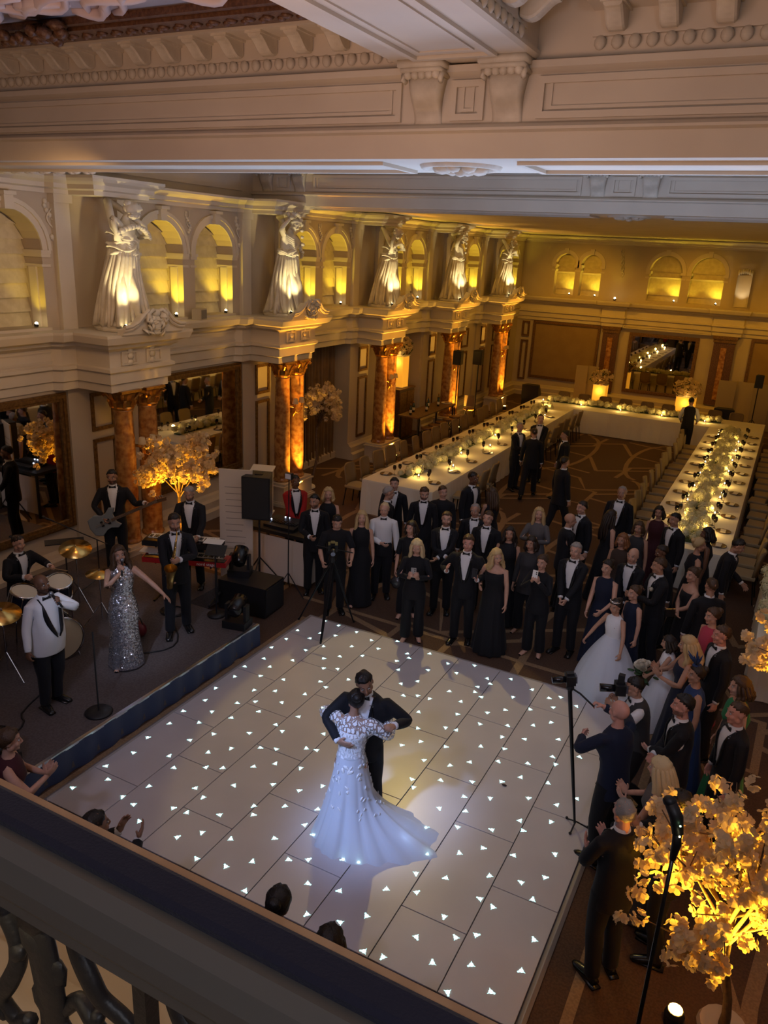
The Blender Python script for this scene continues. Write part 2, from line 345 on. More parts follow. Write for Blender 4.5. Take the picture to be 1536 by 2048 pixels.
# wall pilasters, spandrel reliefs
def relief(mb, P, u, z, s, seed):   # low-relief acanthus spray
    rg = random.Random(seed)
    for i in range(9):
        t = i / 8; du = math.sin(t * 5.2) * .12 * s; zz = z + (t - .5) * .66 * s
        a = rg.uniform(0, PI)
        mb.ball(P(u + du, -.012, zz), (.035, .05 * s, .055 * s) if P is PL else (.05 * s, .035, .055 * s), 7, 4)
    pts = [P(u + math.sin(t * 9) * .09 * s, -.015, z + (t - .5) * .8 * s) for t in np.linspace(0, 1, 14)]
    mb.tube(pts, .018 * s, 5)
mb = MB()
for c in CY:
    for s in (-1, 1): mb.box(XW - .0, XW + .09, c + s * .62 - .14, c + s * .62 + .14, 4.0, 6.0)
    for s in (-1, 1): mb.box(XW - .0, XW + .13, c + s * .62 - .17, c + s * .62 + .17, 5.86, 6.0)
mb.build('upper_pilaster', M_PLASTER, WALL_L)
for i, b in enumerate(BAYS[:5]):
    for s in (-1, 1):
        m2 = MB(); relief(m2, PL, b + s * 1.48, 5.62, .75, i * 3 + s); m2.build('spandrel_relief', M_STONE, WALL_L, True)
    m2 = MB(); relief(m2, PL, b, 5.72, .5, i); m2.build('spandrel_relief', M_STONE, WALL_L, True)
# piers and small panels of the lower wall
FR2 = None
for i, c in enumerate(CY):
    MB().box(XW - .01, XW + .06, c - .76, c + .76, .42, 3.12).build('pier', M_WALL, WALL_L)
    for u0, u1 in ((c - .33, c + .17),):
        for z0, z1 in ((2.32, 2.96), (.55, 2.18)):
            m2 = MB(); frame_rect(m2, lambda u, d, z: (XW + .06 - d, u, z), u0, u1, z0, z1, .06, .03); m2.build('panel_frame', M_GILT, WALL_L)
for (u0, u1) in ((22.25, 22.22), (24.2, 24.85), (25.5, 26.1), (28.6, 29.2), (30.0, 30.6)):
    if u1 <= u0: continue
    for z0, z1 in ((2.32, 2.96), (.55, 2.18)):
        m2 = MB(); frame_rect(m2, PL, u0, u1, z0, z1, .07, .035); m2.build('panel_frame', M_GILT, WALL_L)
# service doors with panels in the fourth bay recess
for k in range(4):
    y0 = 19.36 + k * .71
    d = MB().box(XW - .45, XW - .40, y0, y0 + .69, .02, 2.98).build('door_leaf', M_WALL, WALL_L)
    for z0, z1 in ((2.3, 2.86), (.5, 2.12)):
        m2 = MB(); frame_rect(m2, lambda u, dd, z: (XW - .40 - dd, u, z), y0 + .1, y0 + .59, z0, z1, .06, .03); m2.build('door_frame', M_GILT, d)
# skirting steps along the base of the left wall
SK = [(0, 0), (.24, 0), (.24, .16), (.17, .2), (.17, .34), (.11, .38), (.08, .44), (0, .46)]
for j, (a, b) in enumerate(((YN, 14.72), (17.74, 19.3), (22.2, YB))):
    struct(MB().extr_y([(XW + x, z) for x, z in SK], a, b).build('baseboard_left', M_WALL))
struct(MB().extr_y([(XW - .55 + x, z) for x, z in SK], 14.72, 17.74).build('baseboard_left', M_WALL))
# entablature (architrave, frieze, cornice = the statues' ledge) along the left wall, stepping round each column pair
ENT = [(0, 3.1), (.05, 3.1), (.05, 3.22), (.09, 3.24), (.09, 3.40), (.14, 3.43), (.14, 3.48), (.09, 3.50), (.09, 3.74), (.15, 3.78), (.2, 3.80), (.2, 3.84), (.32, 3.88), (.36, 3.98), (.36, 4.02), (0, 4.02)]
def ent_run(path, name, par=None, prof=ENT):
    """sweep the moulding profile along a polyline in plan; offset to the left-hand normal"""
    n = len(path); R = []
    for i in range(n):
        p = np.array(path[i]);
        def nrm(a, b): t = np.array(b, float) - np.array(a, float); t /= np.linalg.norm(t); return np.array([t[1], -t[0]])
        n0 = nrm(path[i - 1], path[i]) if i else nrm(path[0], path[1]); n1 = nrm(path[i], path[i + 1]) if i < n - 1 else n0
        m = n0 + n1; m = m / max(m @ n0, .3)
        R.append(np.array([(p[0] + m[0] * d, p[1] + m[1] * d, z) for d, z in prof]))
    mb = MB(); mb.rings(R, True); return mb.build(name, M_PLASTER, par)
path = [(XW - .02, YN)]
for c in CY:
    path += [(XW - .02, c - .98), (XW + .12, c - .9), (XW + .12, c - .58), (-9.32, c - .58), (-9.32, c + .58), (XW + .12, c + .58), (XW + .12, c + .9), (XW - .02, c + .98)]
path += [(XW - .02, YB)]
TR1 = struct(ent_run(path, 'trim_1'))
for c in CY: MB().box(XW - .02, -9.33, c - .57, c + .57, 3.1, 4.018).build('entablature_block', M_PLASTER, TR1)
for i, c in enumerate(CY[1:]):   # raised panels on the block faces
    m2 = MB()
    for s in (-1, 1): frame_rect(m2, lambda u, d, z: (-9.22 - d, u, z), c + s * .27 - .17, c + s * .27 + .17, 3.52, 3.73, .03, .02)
    m2.build('block_panel', M_PLASTER, TR1)
for i, b in enumerate(BAYS[:5]):
    m2 = MB(); frame_rect(m2, lambda u, d, z: (XW + .07 - d, u, z), b - 1.3, b + 1.3, 3.53, 3.72, .03, .015); m2.build('frieze_panel', M_PLASTER, TR1)
# top entablature of the wall under the ceiling
TOP = [(0, 5.98), (.06, 5.98), (.06, 6.04), (.12, 6.06), (.12, 6.12), (.2, 6.16), (.24, 6.2), (.24, 6.24), (0, 6.24)]
pt = [(XW - .02, YN)]
for c in CY: pt += [(XW - .02, c - .82), (XW + .12, c - .78), (XW + .12, c - .5), (-9.5, c - .5), (-9.5, c + .5), (XW + .12, c + .5), (XW + .12, c + .78), (XW - .02, c + .82)]
pt += [(XW - .02, YB)]
TR2 = struct(ent_run(pt, 'trim_2', None, TOP))
for c in CY: MB().box(XW, -9.51, c - .49, c + .49, 5.98, 6.235).build('entablature_block', M_PLASTER, TR2)

MB().box(XW - .9, -10.6, YN, B2a_ + .2, 6.2, 7.5).build('upper_wall', M_PLASTER, WALL_L)
m2 = MB(); frame_rect(m2, lambda u, d, z: (-10.6 + .0 - d, u, z), 8.0, 13.9, 6.42, 6.85, .06, .03); m2.build('upper_panel', M_PLASTER, WALL_L)
# ---- back wall
BA = [(-8.42, .40, SILL, 5.2), (-7.42, .40, SILL, 5.2), (-4.66, .58, SILL, 5.12), (-3.2, .58, SILL, 5.12), (-.1, .58, SILL, 5.12), (1.2, .58, SILL, 5.12)]
wb = MB(); arch_wall(wb, XW - .1, XR, 0, 6.6, BA, PB, .42)
WALL_B = struct(wb.build('wall_back', M_WALL))
def hoodb(r):
    mb = MB(); spr = 5.2 if r < .5 else 5.12
    for (ri, ro, d) in ((r, r + .08, .03), (r + .08, r + .14, .05)):
        R = [np.array([(a, -rr * math.cos(q), spr + rr * math.sin(q)) for (a, rr) in ((.002, ri), (d, ri), (d, ro), (.002, ro))]) for q in np.linspace(0, PI, 15)]
        mb.rings(R, True)
    mb.obox((.05, 0, spr + r + .09), (.13, .15, .2))
    for s in (-1, 1):
        for (z0, z1, d) in ((spr - .1, spr, .05), (spr - .26, spr - .2, .02)):
            mb.box(-.40, d, min(s * r, s * (r - .02 - d * .6)), max(s * r, s * (r - .02 - d * .6)), z0, z1)
            mb.box(0.0, d, min(s * r, s * (r + .13)), max(s * r, s * (r + .13)), z0, z1)
    mb.box(-.40, -.30, -r, r, 4.86, 4.92)   # glazing bar / blind rail
    return mb.mesh('arch_surround', M_PLASTER)
HD2_, HD3 = hoodb(.40), hoodb(.58); HD2 = HD2_
BL2, BL3 = blind_mesh(.398, SILL, 5.2), blind_mesh(.578, SILL, 5.12)
for (c, r, a, b) in BA[:5]: niche(c, r, 1 if r < .5 else 2, True, 70 if r < .5 else 85)
for c in (-4.66, -3.2): lamp('SPOT', (c - .42, YB + .14, SILL + .1), 8, YEL, .03, (c - .5, YB + .2, 6), 110, .8)
pb = [(XW, YB + .02), (-6.75, YB + .02), (-6.7, YB - .1), (-5.95, YB - .1), (-5.9, YB + .02), (-2.72, YB + .02), (-2.66, YB - .1), (-1.75, YB - .1), (-1.7, YB + .02), (XR, YB + .02)]
ENTB = [(d, z - .08) for d, z in ENT]
TR3 = struct(ent_run(pb, 'trim_3', None, ENTB))
TR4 = struct(ent_run([(XW, YB + .02), (XR, YB + .02)], 'trim_4', None, TOP))
def bpanel(u0, u1, z0, z1, w=.1):
    m2 = MB(); frame_rect(m2, PB, u0, u1, z0, z1, w, .05); return m2.build('panel_frame', M_GILT, WALL_B)
bpanel(-9.45, -6.75, .72, 3.0); bpanel(-9.9, -9.6, .6, 2.2, .07); bpanel(-9.9, -9.6, 2.35, 2.95, .07); bpanel(-1.35, 1.2, .72, 3.0)
M_WALLSILK = mat('ochre silk wall panel', (0.30, 0.20, 0.10), 0.8, noise=(2, (0.27, 0.175, 0.085), 3, .4, .6))
MB().box(-9.36, -6.84, YB - .012, YB + .01, .8, 2.92).build('silk_panel', M_WALLSILK, WALL_B)
MB().box(-1.27, 1.12, YB - .012, YB + .01, .8, 2.92).build('silk_panel', M_WALLSILK, WALL_B)
for (a, b) in ((-6.62, -6.02), (-2.58, -1.85)):   # dark marble pilasters with carved heads
    MB().box(a, b, YB - .13, YB + .01, .5, 2.9).build('wall_pilaster', M_BROWNFR, WALL_B)
    m2 = MB().box(a - .06, b + .06, YB - .19, YB, 2.9, 3.02).box(a - .03, b + .03, YB - .16, YB, 2.78, 2.9)
    m2.build('pilaster_cap', M_GILT, WALL_B)
    m2 = MB().box((a + b) / 2 - .1, (a + b) / 2 + .1, YB - .16, YB - .12, .7, 2.6).build('pilaster_inlay', M_MARBLE, WALL_B)
m2 = MB()
frame_rect(m2, lambda u, d, z: (u, YB - .1 + d, z), -5.9, -2.72, 3.0, 3.1, .03, .04); m2.box(-5.0, -3.7, YB - .12, YB, 2.98, 3.09)
m2.build('mirror_tablet', M_PLASTER, WALL_B)
m2 = MB()
for i in range(4): relief(m2, PB, -6.3 + .02 * i, 5.62 - .2 * i, .55, 40 + i)
m2.build('spandrel_relief', M_STONE, WALL_B, True)
struct(MB().extr_x([(YB - x, z) for x, z in SK], XW, XR).build('baseboard_back', M_WALL))
# lit shallow alcove with a shell head at the right end of the back wall
m2 = MB()
t = np.linspace(0, PI, 9)
m2.rings([np.array([(-1.95 - .24 * math.cos(q), YB - .03 + .12 * math.sin(q) - .11, z) for q in t]) for z in (4.06, 5.15)], False, 0, False)
m2.build('alcove_niche', M_PLASTER, WALL_B, True)
m2 = MB()
for i in range(7): m2.ball((-1.95 + .07 * (i - 3), YB - .1, 5.25 + .05 * math.cos((i - 3) * .6)), (.05, .05, .1), 6, 4)
m2.build('shell_head', M_STONE, WALL_B, True)
lamp('SPOT', (-1.95, YB - .3, 4.1), 14, (1, .8, .45), .03, (-1.95, YB + .02, 5.2), 70, .8)
for u, pw in ((-6.3, 5),):
    lamp('SPOT', (u, YB - .5, 4.1), 6, YEL, .03, (u, YB, 5.4), 60, .8); put('ledge_uplight', LENS, WALL_B, (u, YB - .4, 4.0), (0, -.6, -PI / 2), 1.6)

# right and near walls close the room behind the camera
struct(MB().box(XR, XR + .2, YN, YB, 0, 7.8).build('wall_right', M_WALL))
struct(MB().box(XW, XR, YN - .2, YN, 0, 7.8).build('wall_near', M_WALL))
# ---- ceiling and beams
Z0 = 6.18; B1a, B1b, B2a, B2b = 6.51, 7.64, 14.25, 15.4
CEIL = MB()
CEIL.box(XW, XR, B2b, YB + .1, 6.26, 6.4)          # flat dinner-end ceiling
CEIL.box(XW - .6, XR, B1b, B2a, 7.3, 7.4)
CEIL.box(XW, XR, YN, B1a, 7.42, 7.5)
CEILING = struct(CEIL.build('ceiling', M_PLASTER))
def beam(name, a, b, consoles, rect_panels):
    mb = MB()
    prof = [(a, Z0), (b, Z0), (b, 7.5), (a + .02, 7.5), (a + .02, 6.88), (a - .05, 6.86), (a - .05, 6.81), (a + .03, 6.78), (a + .03, 6.45), (a - .02, 6.43), (a - .05, 6.405), (a - .05, 6.385), (a, 6.37)]
    mb.extr_x(prof, XW - .5, XR); o = struct(mb.build(name, M_PLASTER))
    P = lambda u, d, z: (u, a + .03 + d, z)
    for (u0, u1) in rect_panels:
        m2 = MB(); frame_rect(m2, P, u0, u1, 6.465, 6.76, .05, .03); m2.build('frieze_panel', M_PLASTER, o)
        m2 = MB(); frame_rect(m2, P, u0 + .09, u1 - .09, 6.53, 6.74, .025, .015); m2.build('inner_moulding', M_PLASTER, o)
    for u in consoles:
        c = put('console', CONSOLE, o, (u, a + .03, 0))
    return o
def console_mesh():
    mb = MB(); n = 16; R = []
    for i in range(n):      # S-scroll bracket, deep above and narrow below
        t = i / (n - 1); z = 6.44 + t * .36
        d = .045 + .10 * (t ** 1.5) + .035 * math.sin(t * PI * 2.0 - 2.2); wdt = .125 + .035 * t - .02 * math.sin(t * PI)
        R.append(np.array([(x * wdt, -d * (1 - .12 * abs(x) ** 3), z) for x in np.linspace(-1, 1, 9)] + [(wdt, .02, z), (-wdt, .02, z)]))
    mb.rings(R, True)
    mb.box(-.19, .19, -.25, .02, 6.83, 6.88); mb.box(-.175, .175, -.22, .02, 6.80, 6.83)
    for i in range(5): mb.ball(((i - 2) * .062, -.17, 6.785), (.04, .04, .035), 7, 4)
    for s in (-1, 1): mb.tube([(s * .16, -.02, 6.79), (s * .17, -.16, 6.79), (s * .165, -.18, 6.75), (s * .155, -.14, 6.74)], .022, 6)
    return mb.mesh('console', M_STONE, True)
CONSOLE = console_mesh()
BEAM1 = beam('trim_5', B1a, B1b, (-3.05, -2.36), [(-9.9, -3.3), (-2.85, -2.56), (-2.12, 3.9)])
BEAM2 = beam('trim_6', B2a, B2b, (-3.42, -2.55, -10.22, -9.42), [(-9.1, -3.7), (-3.2, -2.8), (-2.3, 3.9), (-10.0, -9.65)])
for (bm, a, b) in ((BEAM1, B1a, B1b), (BEAM2, B2a, B2b)):
    m2 = MB(); Ps = lambda u, d, z: (u, z, Z0 + d)
    # recessed-looking soffit panels beside a leaf rosette
    for (u0, u1) in ((-9.6, -3.55), (-2.3, 3.6)): frame_rect(m2, Ps, u0, u1, a + .2, b - .2, .05, .03)
    m2.build('soffit_moulding', M_PLASTER, bm)
    m2 = MB(); R0 = .34
    t = np.arange(20) * 2 * PI / 20
    m2.rings([np.array([(-2.95 + r * math.cos(q), (a + b) / 2 + r * .9 * math.sin(q), z) for q in t]) for r, z in ((R0 + .04, Z0), (R0 + .02, Z0 - .03), (R0 - .03, Z0 - .03), (R0 - .05, Z0 + .01))], False)
    for k in range(8):
        q = k * PI / 4; m2.ball((-2.95 + .18 * math.cos(q), (a + b) / 2 + .17 * math.sin(q), Z0 - .02), (.1, .07, .05), 7, 4, 0, rotzm(q))
    m2.ball((-2.95, (a + b) / 2, Z0 - .03), (.07, .07, .06), 8, 5); m2.build('soffit_rosette', M_STONE, bm, True)
m2 = MB()     # the beam's carved left end, where it meets the wall
for k in range(16): m2.ball((-9.9 + .13 * k, B1b - .12 - .05 * (k % 2), Z0 - .01), (.07, .06, .04), 6, 4)
m2.build('carved_band', M_STONE, BEAM1, True)
# long centre beam towards the camera
lb = MB(); LX0, LX1, LZ = -3.3, -2.16, 6.88
lb.box(LX0, LX1, YN, B1a + .02, LZ, 7.5); LB = struct(lb.build('trim_7', M_PLASTER))
m2 = MB(); frame_rect(m2, lambda u, d, z: (u, z, LZ + d), LX0 + .22, LX1 - .22, YN, B1a - .25, .05, .025); m2.build('soffit_moulding', M_PLASTER, LB)
m2 = MB(); frame_rect(m2, lambda u, d, z: (u, z, LZ + d), LX0 + .34, LX1 - .34, YN, B1a - .42, .02, .012); m2.build('inner_moulding', M_PLASTER, LB)
m2 = MB(); m2.extr_y([(LX1, LZ + .0), (LX1 + .03, LZ + .02), (LX1 + .03, LZ + .05), (LX1, LZ + .06)], YN, B1a); m2.build('edge_moulding', M_PLASTER, LB)
# egg-and-dart bands and modillion cornices of the coffers
EGG = MB().ball((0, 0, 0), (.045, .035, .05), 8, 5).mesh('egg', M_STONE, True)
MODIL = MB()
R = []
for i in range(10):
    t = i / 9; y = -.02 - .26 * t; zb = .03 + .06 * t - .035 * math.sin(t * PI * 1.6)
    R.append(np.array([(-.065, y, zb - .02), (-.05, y, zb - .035), (.05, y, zb - .035), (.065, y, zb - .02), (.065, y, .13), (-.065, y, .13)]))
MODIL.rings(R, True); MODIL.box(-.085, .085, -.30, 0.0, .115, .135)
MODIL = MODIL.mesh('modillion', M_STONE, False)
def cornice(par, x0, x1, y, zc, nrm, step=.37, eggs=True):
    """cornice along x (nrm = -y) or along y (nrm = +x, x0..x1 are then y limits and y is x)"""
    m2 = MB()
    if nrm == 'y':
        m2.box(x0, x1, y - .36, y, zc + .135, zc + .2); m2.box(x0, x1, y - .40, y, zc + .2, zc + .24); m2.box(x0, x1, y - .03, y, zc - .03, zc + .135)
    else:
        m2.box(y, y + .36, x0, x1, zc + .135, zc + .2); m2.box(y, y + .40, x0, x1, zc + .2, zc + .24); m2.box(y, y + .03, x0, x1, zc - .03, zc + .135)
    m2.build('corona', M_PLASTER, par)
    u = x0 + step / 2
    while u < x1:
        if nrm == 'y': put('modillion', MODIL, par, (u, y - .02, zc))
        else: put('modillion', MODIL, par, (y + .02, u, zc), PI / 2)
        u += step
    if eggs:
        u = x0 + .06
        while u < x1:
            if nrm == 'y': put('egg', EGG, par, (u, y - .02, zc - .07))
            else: put('egg', EGG, par, (y + .02, u, zc - .07), PI / 2)
            u += .125
cornice(BEAM1, -9.6, LX0 - .05, B1a + .02, 7.03, 'y')
cornice(BEAM1, LX1 + .42, 1.2, B1a + .02, 7.03, 'y')
cornice(LB, 3.6, B1a - .35, LX1, 7.03, 'x')
# plain margin, carved brown frame and modelled relief of the left coffer
MB().box(XW, LX0, 2.0, 6.5, 7.26, 7.30).build('coffer_margin', M_PLASTER, CEILING)
MB().box(LX1, XR, 2.0, 6.5, 7.26, 7.30).build('coffer_margin', M_PLASTER, CEILING)
m2 = MB()
for (a, b, z) in ((6.12, 6.04, .0), (6.04, 5.74, -.05), (5.74, 5.66, -.02)): m2.box(-9.6, LX0 - .5, b, a, 7.2 + z, 7.26)
FRM = m2.build('coffer_frame', M_BROWNFR, CEILING)
m2 = MB()
for k in range(64):
    m2.ball((-9.5 + k * .09, 5.89 + .03 * (-1) ** k, 7.145), (.04, .055, .025), 6, 4, 0, rotzm(.6 * (-1) ** k))
m2.build('frame_carving', M_BROWNFR, CEILING, True)['kind'] = 'stuff'
m2 = MB(); frame_rect(m2, lambda u, d, z: (u, z, 7.26 + d), LX1 + .5, XR - .3, 2.5, 5.95, .3, .06); m2.build('coffer_frame', M_BROWNFR, CEILING)
M_RELIEF = mat('pale ceiling relief', (0.66, 0.56, 0.55), 0.6, noise=(2, (0.56, 0.44, 0.44), 5, .35, .7))
rg = random.Random(5); m2 = MB()
for k in range(34):      # flowing drapery swirls modelled on the coffer ceiling
    x, y = rg.uniform(-9.4, -4.0), rg.uniform(4.3, 5.5); a = rg.uniform(-.5, .5); s = rg.uniform(.5, 1.2)
    pts = [(x + s * (t - .5) * math.cos(a) , y + s * (t - .5) * math.sin(a) * .6 + .14 * s * math.sin(t * 6 + k), 7.24 - .02 * math.sin(t * PI)) for t in np.linspace(0, 1, 9)]
    m2.tube(pts, [(.03 + .04 * math.sin(PI * t), .02 + .02 * math.sin(PI * t)) for t in np.linspace(0.05, .95, 9)], 6)
m2.box(-9.6, LX0 - .5, 2.0, 5.66, 7.235, 7.27)
m2.build('ceiling_relief', M_RELIEF, CEILING, True)
m2 = MB()
for k in range(26):
    m2.ball((-6.55 + rg.uniform(-.32, .32), 5.6 + rg.uniform(-.12, .14), 7.13 + rg.uniform(-.06, .03)), (rg.uniform(.04, .1), rg.uniform(.04, .09), .05), 6, 4, 0, rotzm(rg.uniform(0, 3)))
m2.build('leaf_cluster', M_BROWNFR, CEILING, True)
# ================================================================ PEOPLE: one sculpted template per build, skinned to every pose
def remeshed(mb, voxel, tris, smooth=2, keep=None):
    """fuse overlapping closed shapes into one continuous surface; returns vertices and triangles"""
    me = mb.mesh('tmp', []); o = bpy.data.objects.new('tmp', me); COL.objects.link(o)
    r = o.modifiers.new('r', 'REMESH'); r.mode = 'VOXEL'; r.voxel_size = voxel
    s = o.modifiers.new('s', 'SMOOTH'); s.factor = 0.5; s.iterations = smooth
    dg = bpy.context.evaluated_depsgraph_get(); m2 = bpy.data.meshes.new_from_object(o.evaluated_get(dg))
    o.modifiers.clear(); o.data = m2
    nf = len(m2.polygons) * 2
    if nf > tris:
        d = o.modifiers.new('d', 'DECIMATE'); d.ratio = tris / nf
        if keep is not None:
            co = np.zeros(len(m2.vertices) * 3); m2.vertices.foreach_get('co', co); kk = keep(co.reshape(-1, 3))
            g = o.vertex_groups.new(name='k'); 
            lo = np.nonzero(kk < .5)[0].tolist(); hi = np.nonzero(kk >= .5)[0].tolist()
            g.add(lo, 1.0, 'REPLACE'); g.add(hi, 0.12, 'REPLACE')
            d.vertex_group = 'k'; d.vertex_group_factor = 1.0
        dg = bpy.context.evaluated_depsgraph_get(); m3 = bpy.data.meshes.new_from_object(o.evaluated_get(dg))
    else: m3 = m2
    V = np.zeros(len(m3.vertices) * 3); m3.vertices.foreach_get('co', V)
    F = [tuple(p.vertices) for p in m3.polygons]
    bpy.data.objects.remove(o)
    for m in {me, m2, m3}: bpy.data.meshes.remove(m)
    return V.reshape(-1, 3), F

ARM_A = math.radians(27); UA, FA = .285, .25
class Skel:
    def __init__(s, fem):
        s.fem = fem; sx = .150 if fem else .176; s.sx = sx; hx = .088
        J = {}
        for nm, sg in (('R', 1), ('L', -1)):
            d = np.array([sg * math.sin(ARM_A), 0, -math.cos(ARM_A)]); S = np.array([sg * sx, -.01, 1.425])
            E = S + d * UA; W = E + d * FA; nrm = np.array([-sg * math.cos(ARM_A), 0, -math.sin(ARM_A)])
            J['d' + nm], J['n' + nm], J['S' + nm], J['E' + nm], J['W' + nm] = d, nrm, S, E, W
            y = np.array([0, 1, 0.]); fl = [.066, .076, .071, .056]
            K = W + d * .092
            for i in range(4):
                b = K + y * (.030 - .0205 * i) - d * (.006 * abs(i - 1.2)); t = d + y * (.10 - .075 * i); t /= np.linalg.norm(t)
                J[f'f{i}a' + nm], J[f'f{i}b' + nm], J[f'f{i}c' + nm] = b, b + t * fl[i] * .48, b + t * fl[i]
            tb = W + d * .025 + y * .026; tt = d * .72 + y * .62 + nrm * .30; tt /= np.linalg.norm(tt)
            J['ta' + nm], J['tb' + nm], J['tc' + nm] = tb, tb + tt * .040, tb + tt * .040 + (d * .85 + y * .45 + nrm * .25) * .032
            J['H' + nm] = np.array([sg * hx, 0, .90]); J['N' + nm] = np.array([sg * .094, .012, .485]); J['A' + nm] = np.array([sg * .098, -.02, .085]); J['T' + nm] = np.array([sg * .118, .135, .03])
        s.J = J; B = []
        B += [('pelvis', (0, 0, .88), (0, 0, 1.04), .12), ('chest', (0, 0, 1.15), (0, 0, 1.40), .13), ('neck', (0, -.01, 1.475), (0, 0, 1.535), .052), ('head', (0, 0, 1.60), (0, 0, 1.70), .085)]
        for nm in 'RL':
            g = lambda k: J[k + nm]
            B += [('ua' + nm, g('S') + .02 * g('d'), g('E'), .05), ('fa' + nm, g('E'), g('W'), .038), ('hand' + nm, g('W'), g('W') + g('d') * .085, .024)]
            for i in range(4): B += [(f'f{i}a' + nm, g(f'f{i}a'), g(f'f{i}b'), .009), (f'f{i}b' + nm, g(f'f{i}b'), g(f'f{i}c'), .0085)]
            B += [('ta' + nm, g('ta'), g('tb'), .012), ('tb' + nm, g('tb'), g('tc'), .010)]
            B += [('th' + nm, g('H') - np.array([0, 0, .04]), g('N'), .07), ('sh' + nm, g('N'), g('A'), .05), ('ft' + nm, g('A'), g('T'), .04)]
        s.B = B; s.idx = {b[0]: i for i, b in enumerate(B)}
    def weights(s, V, only=None, soft=.016):
        n = len(V); D = np.full((n, len(s.B)), 9.0)
        for i, (nm, a, b, r) in enumerate(s.B):
            if only is not None and nm not in only: continue
            a = np.array(a); b = np.array(b); ab = b - a
            t = np.clip(((V - a) @ ab) / (ab @ ab), 0, 1)
            D[:, i] = np.linalg.norm(V - a - t[:, None] * ab, axis=1) - r
        m = D.min(1, keepdims=True)
        fing = np.array([b[0][0] in 'ft' and b[0][1] in '0123ab' for b in s.B]) if only is None else np.zeros(len(s.B), bool)
        sf = np.where(fing, .004, soft)
        Wt = np.exp(-(D - m) / sf); Wt[Wt < .02] = 0
        return Wt / Wt.sum(1, keepdims=True)

def ell(z, rx, ry, yc=0.0, n=20, p=1.0):
    t = np.arange(n) * 2 * PI / n
    return np.stack([rx * np.cos(t), yc + ry * np.sin(t), np.full(n, z)], 1)
def body_shape(sk):
    mb = MB(); fem = sk.fem; J = sk.J
    T = [(.84, .15, .10), (.92, .165, .118), (1.0, .158, .112), (1.08, .145, .1), (1.2, .156, .112), (1.3, .172, .12), (1.38, .172, .112), (1.43, .14, .09), (1.47, .08, .066), (1.5, .058, .056)]
    if fem: T = [(.84, .155, .105), (.92, .17, .12), (1.0, .152, .108), (1.08, .122, .088), (1.2, .134, .1), (1.3, .145, .108), (1.38, .146, .1), (1.43, .118, .08), (1.47, .07, .058), (1.5, .05, .05)]
    mb.rings([ell(z, a, b) for z, a, b in T])
    mb.tube([(0, -.012, 1.40), (0, -.008, 1.5), (0, .004, 1.60)], [.066, .053 if not fem else .046, .05 if not fem else .045], 14)
    if fem:
        for sg in (-1, 1): mb.ball((sg * .062, .072, 1.285), (.055, .044, .055), 14, 9)
    for nm, sg in (('R', 1), ('L', -1)):
        g = lambda k: J[k + nm]; k = .84 if fem else 1.0
        mb.tube([g('S') + np.array([-sg * .05, 0, -.02]), g('S') + g('d') * .03, g('S') + g('d') * .14, g('E'), g('E') + g('d') * .07, g('W') - g('d') * .05, g('W') + g('d') * .015],
                [.05 * k, .057 * k, .049 * k, .041 * k, .042 * k, .032 * k, (.021, .027)], 14)
        # palm and five fingers
        mb.tube([g('W') - g('d') * .01, g('W') + g('d') * .03, g('W') + g('d') * .07, g('W') + g('d') * .098], [(.0185, .025), (.0175, .034), (.016, .041), (.0125, .039)], 14, up=(0, 1, 0.0))
        for i in range(4):
            a, b, c = g(f'f{i}a'), g(f'f{i}b'), g(f'f{i}c')
            mb.tube([a - g('d') * .02, a, b, c - (c - b) * .2, c], [.0095, .0095, .0088, .0078, .005], 8)
        a, b, c = g('ta'), g('tb'), g('tc')
        mb.tube([g('W') + g('d') * .015 + np.array([0, .006, 0]), a, b, c - (c - b) * .2, c], [.014, .0135, .0105, .0095, .006], 8)
        mb.tube([g('H') + np.array([0, 0, .02]), (sg * .092, .005, .70), g('N'), (sg * .096, -.012, .36), g('A'), g('A') - np.array([0, 0, .04])],
                [.092, .082, .056, .057, .037, .038], 14)
        mb.tube([(sg * .098, -.065, .035), (sg * .1, -.02, .045), (sg * .11, .06, .035), (sg * .118, .15, .022)], [(.032, .03), (.038, .042), (.042, .032), (.030, .018)], 10, up=(0, 0, 1))
    # head: skull, face, jaw, chin, nose, brows, cheeks, lips, ears
    k = .95 if fem else 1.0
    mb.ball((0, -.012, 1.668), (.075 * k, .094, .088), 22, 14); mb.ball((0, .022, 1.615), (.060 * k, .068, .083), 20, 12)
    mb.ball((0, .045, 1.565), (.042 * k, .045, .032), 14, 8); mb.ball((0, .077, 1.552), (.019, .017, .016), 10, 7)
    mb.tube([(0, .082, 1.668), (0, .098, 1.638), (0, .108, 1.618)], [.0075, .0105, .012], 10); mb.ball((0, .094, 1.612), (.018, .013, .009), 10, 6)
    for sg in (-1, 1):
        mb.ball((sg * .030, .0775, 1.678), (.023, .009, .007), 10, 6); mb.ball((sg * .036 * k, .062, 1.618), (.024, .024, .026), 10, 7)
        mb.ball((sg * .074 * k, -.006, 1.640), (.011, .020, .031), 10, 8); mb.ball((sg * .055 * k, .012, 1.585), (.016, .03, .03), 10, 7)
    mb.ball((0, .084, 1.590), (.022, .011, .0055), 12, 6); mb.ball((0, .083, 1.581), (.019, .011, .006), 12, 6)
    return mb
def keep_detail(V): return ((V[:, 2] > 1.53) | (np.abs(V[:, 0]) > .38)).astype(float)

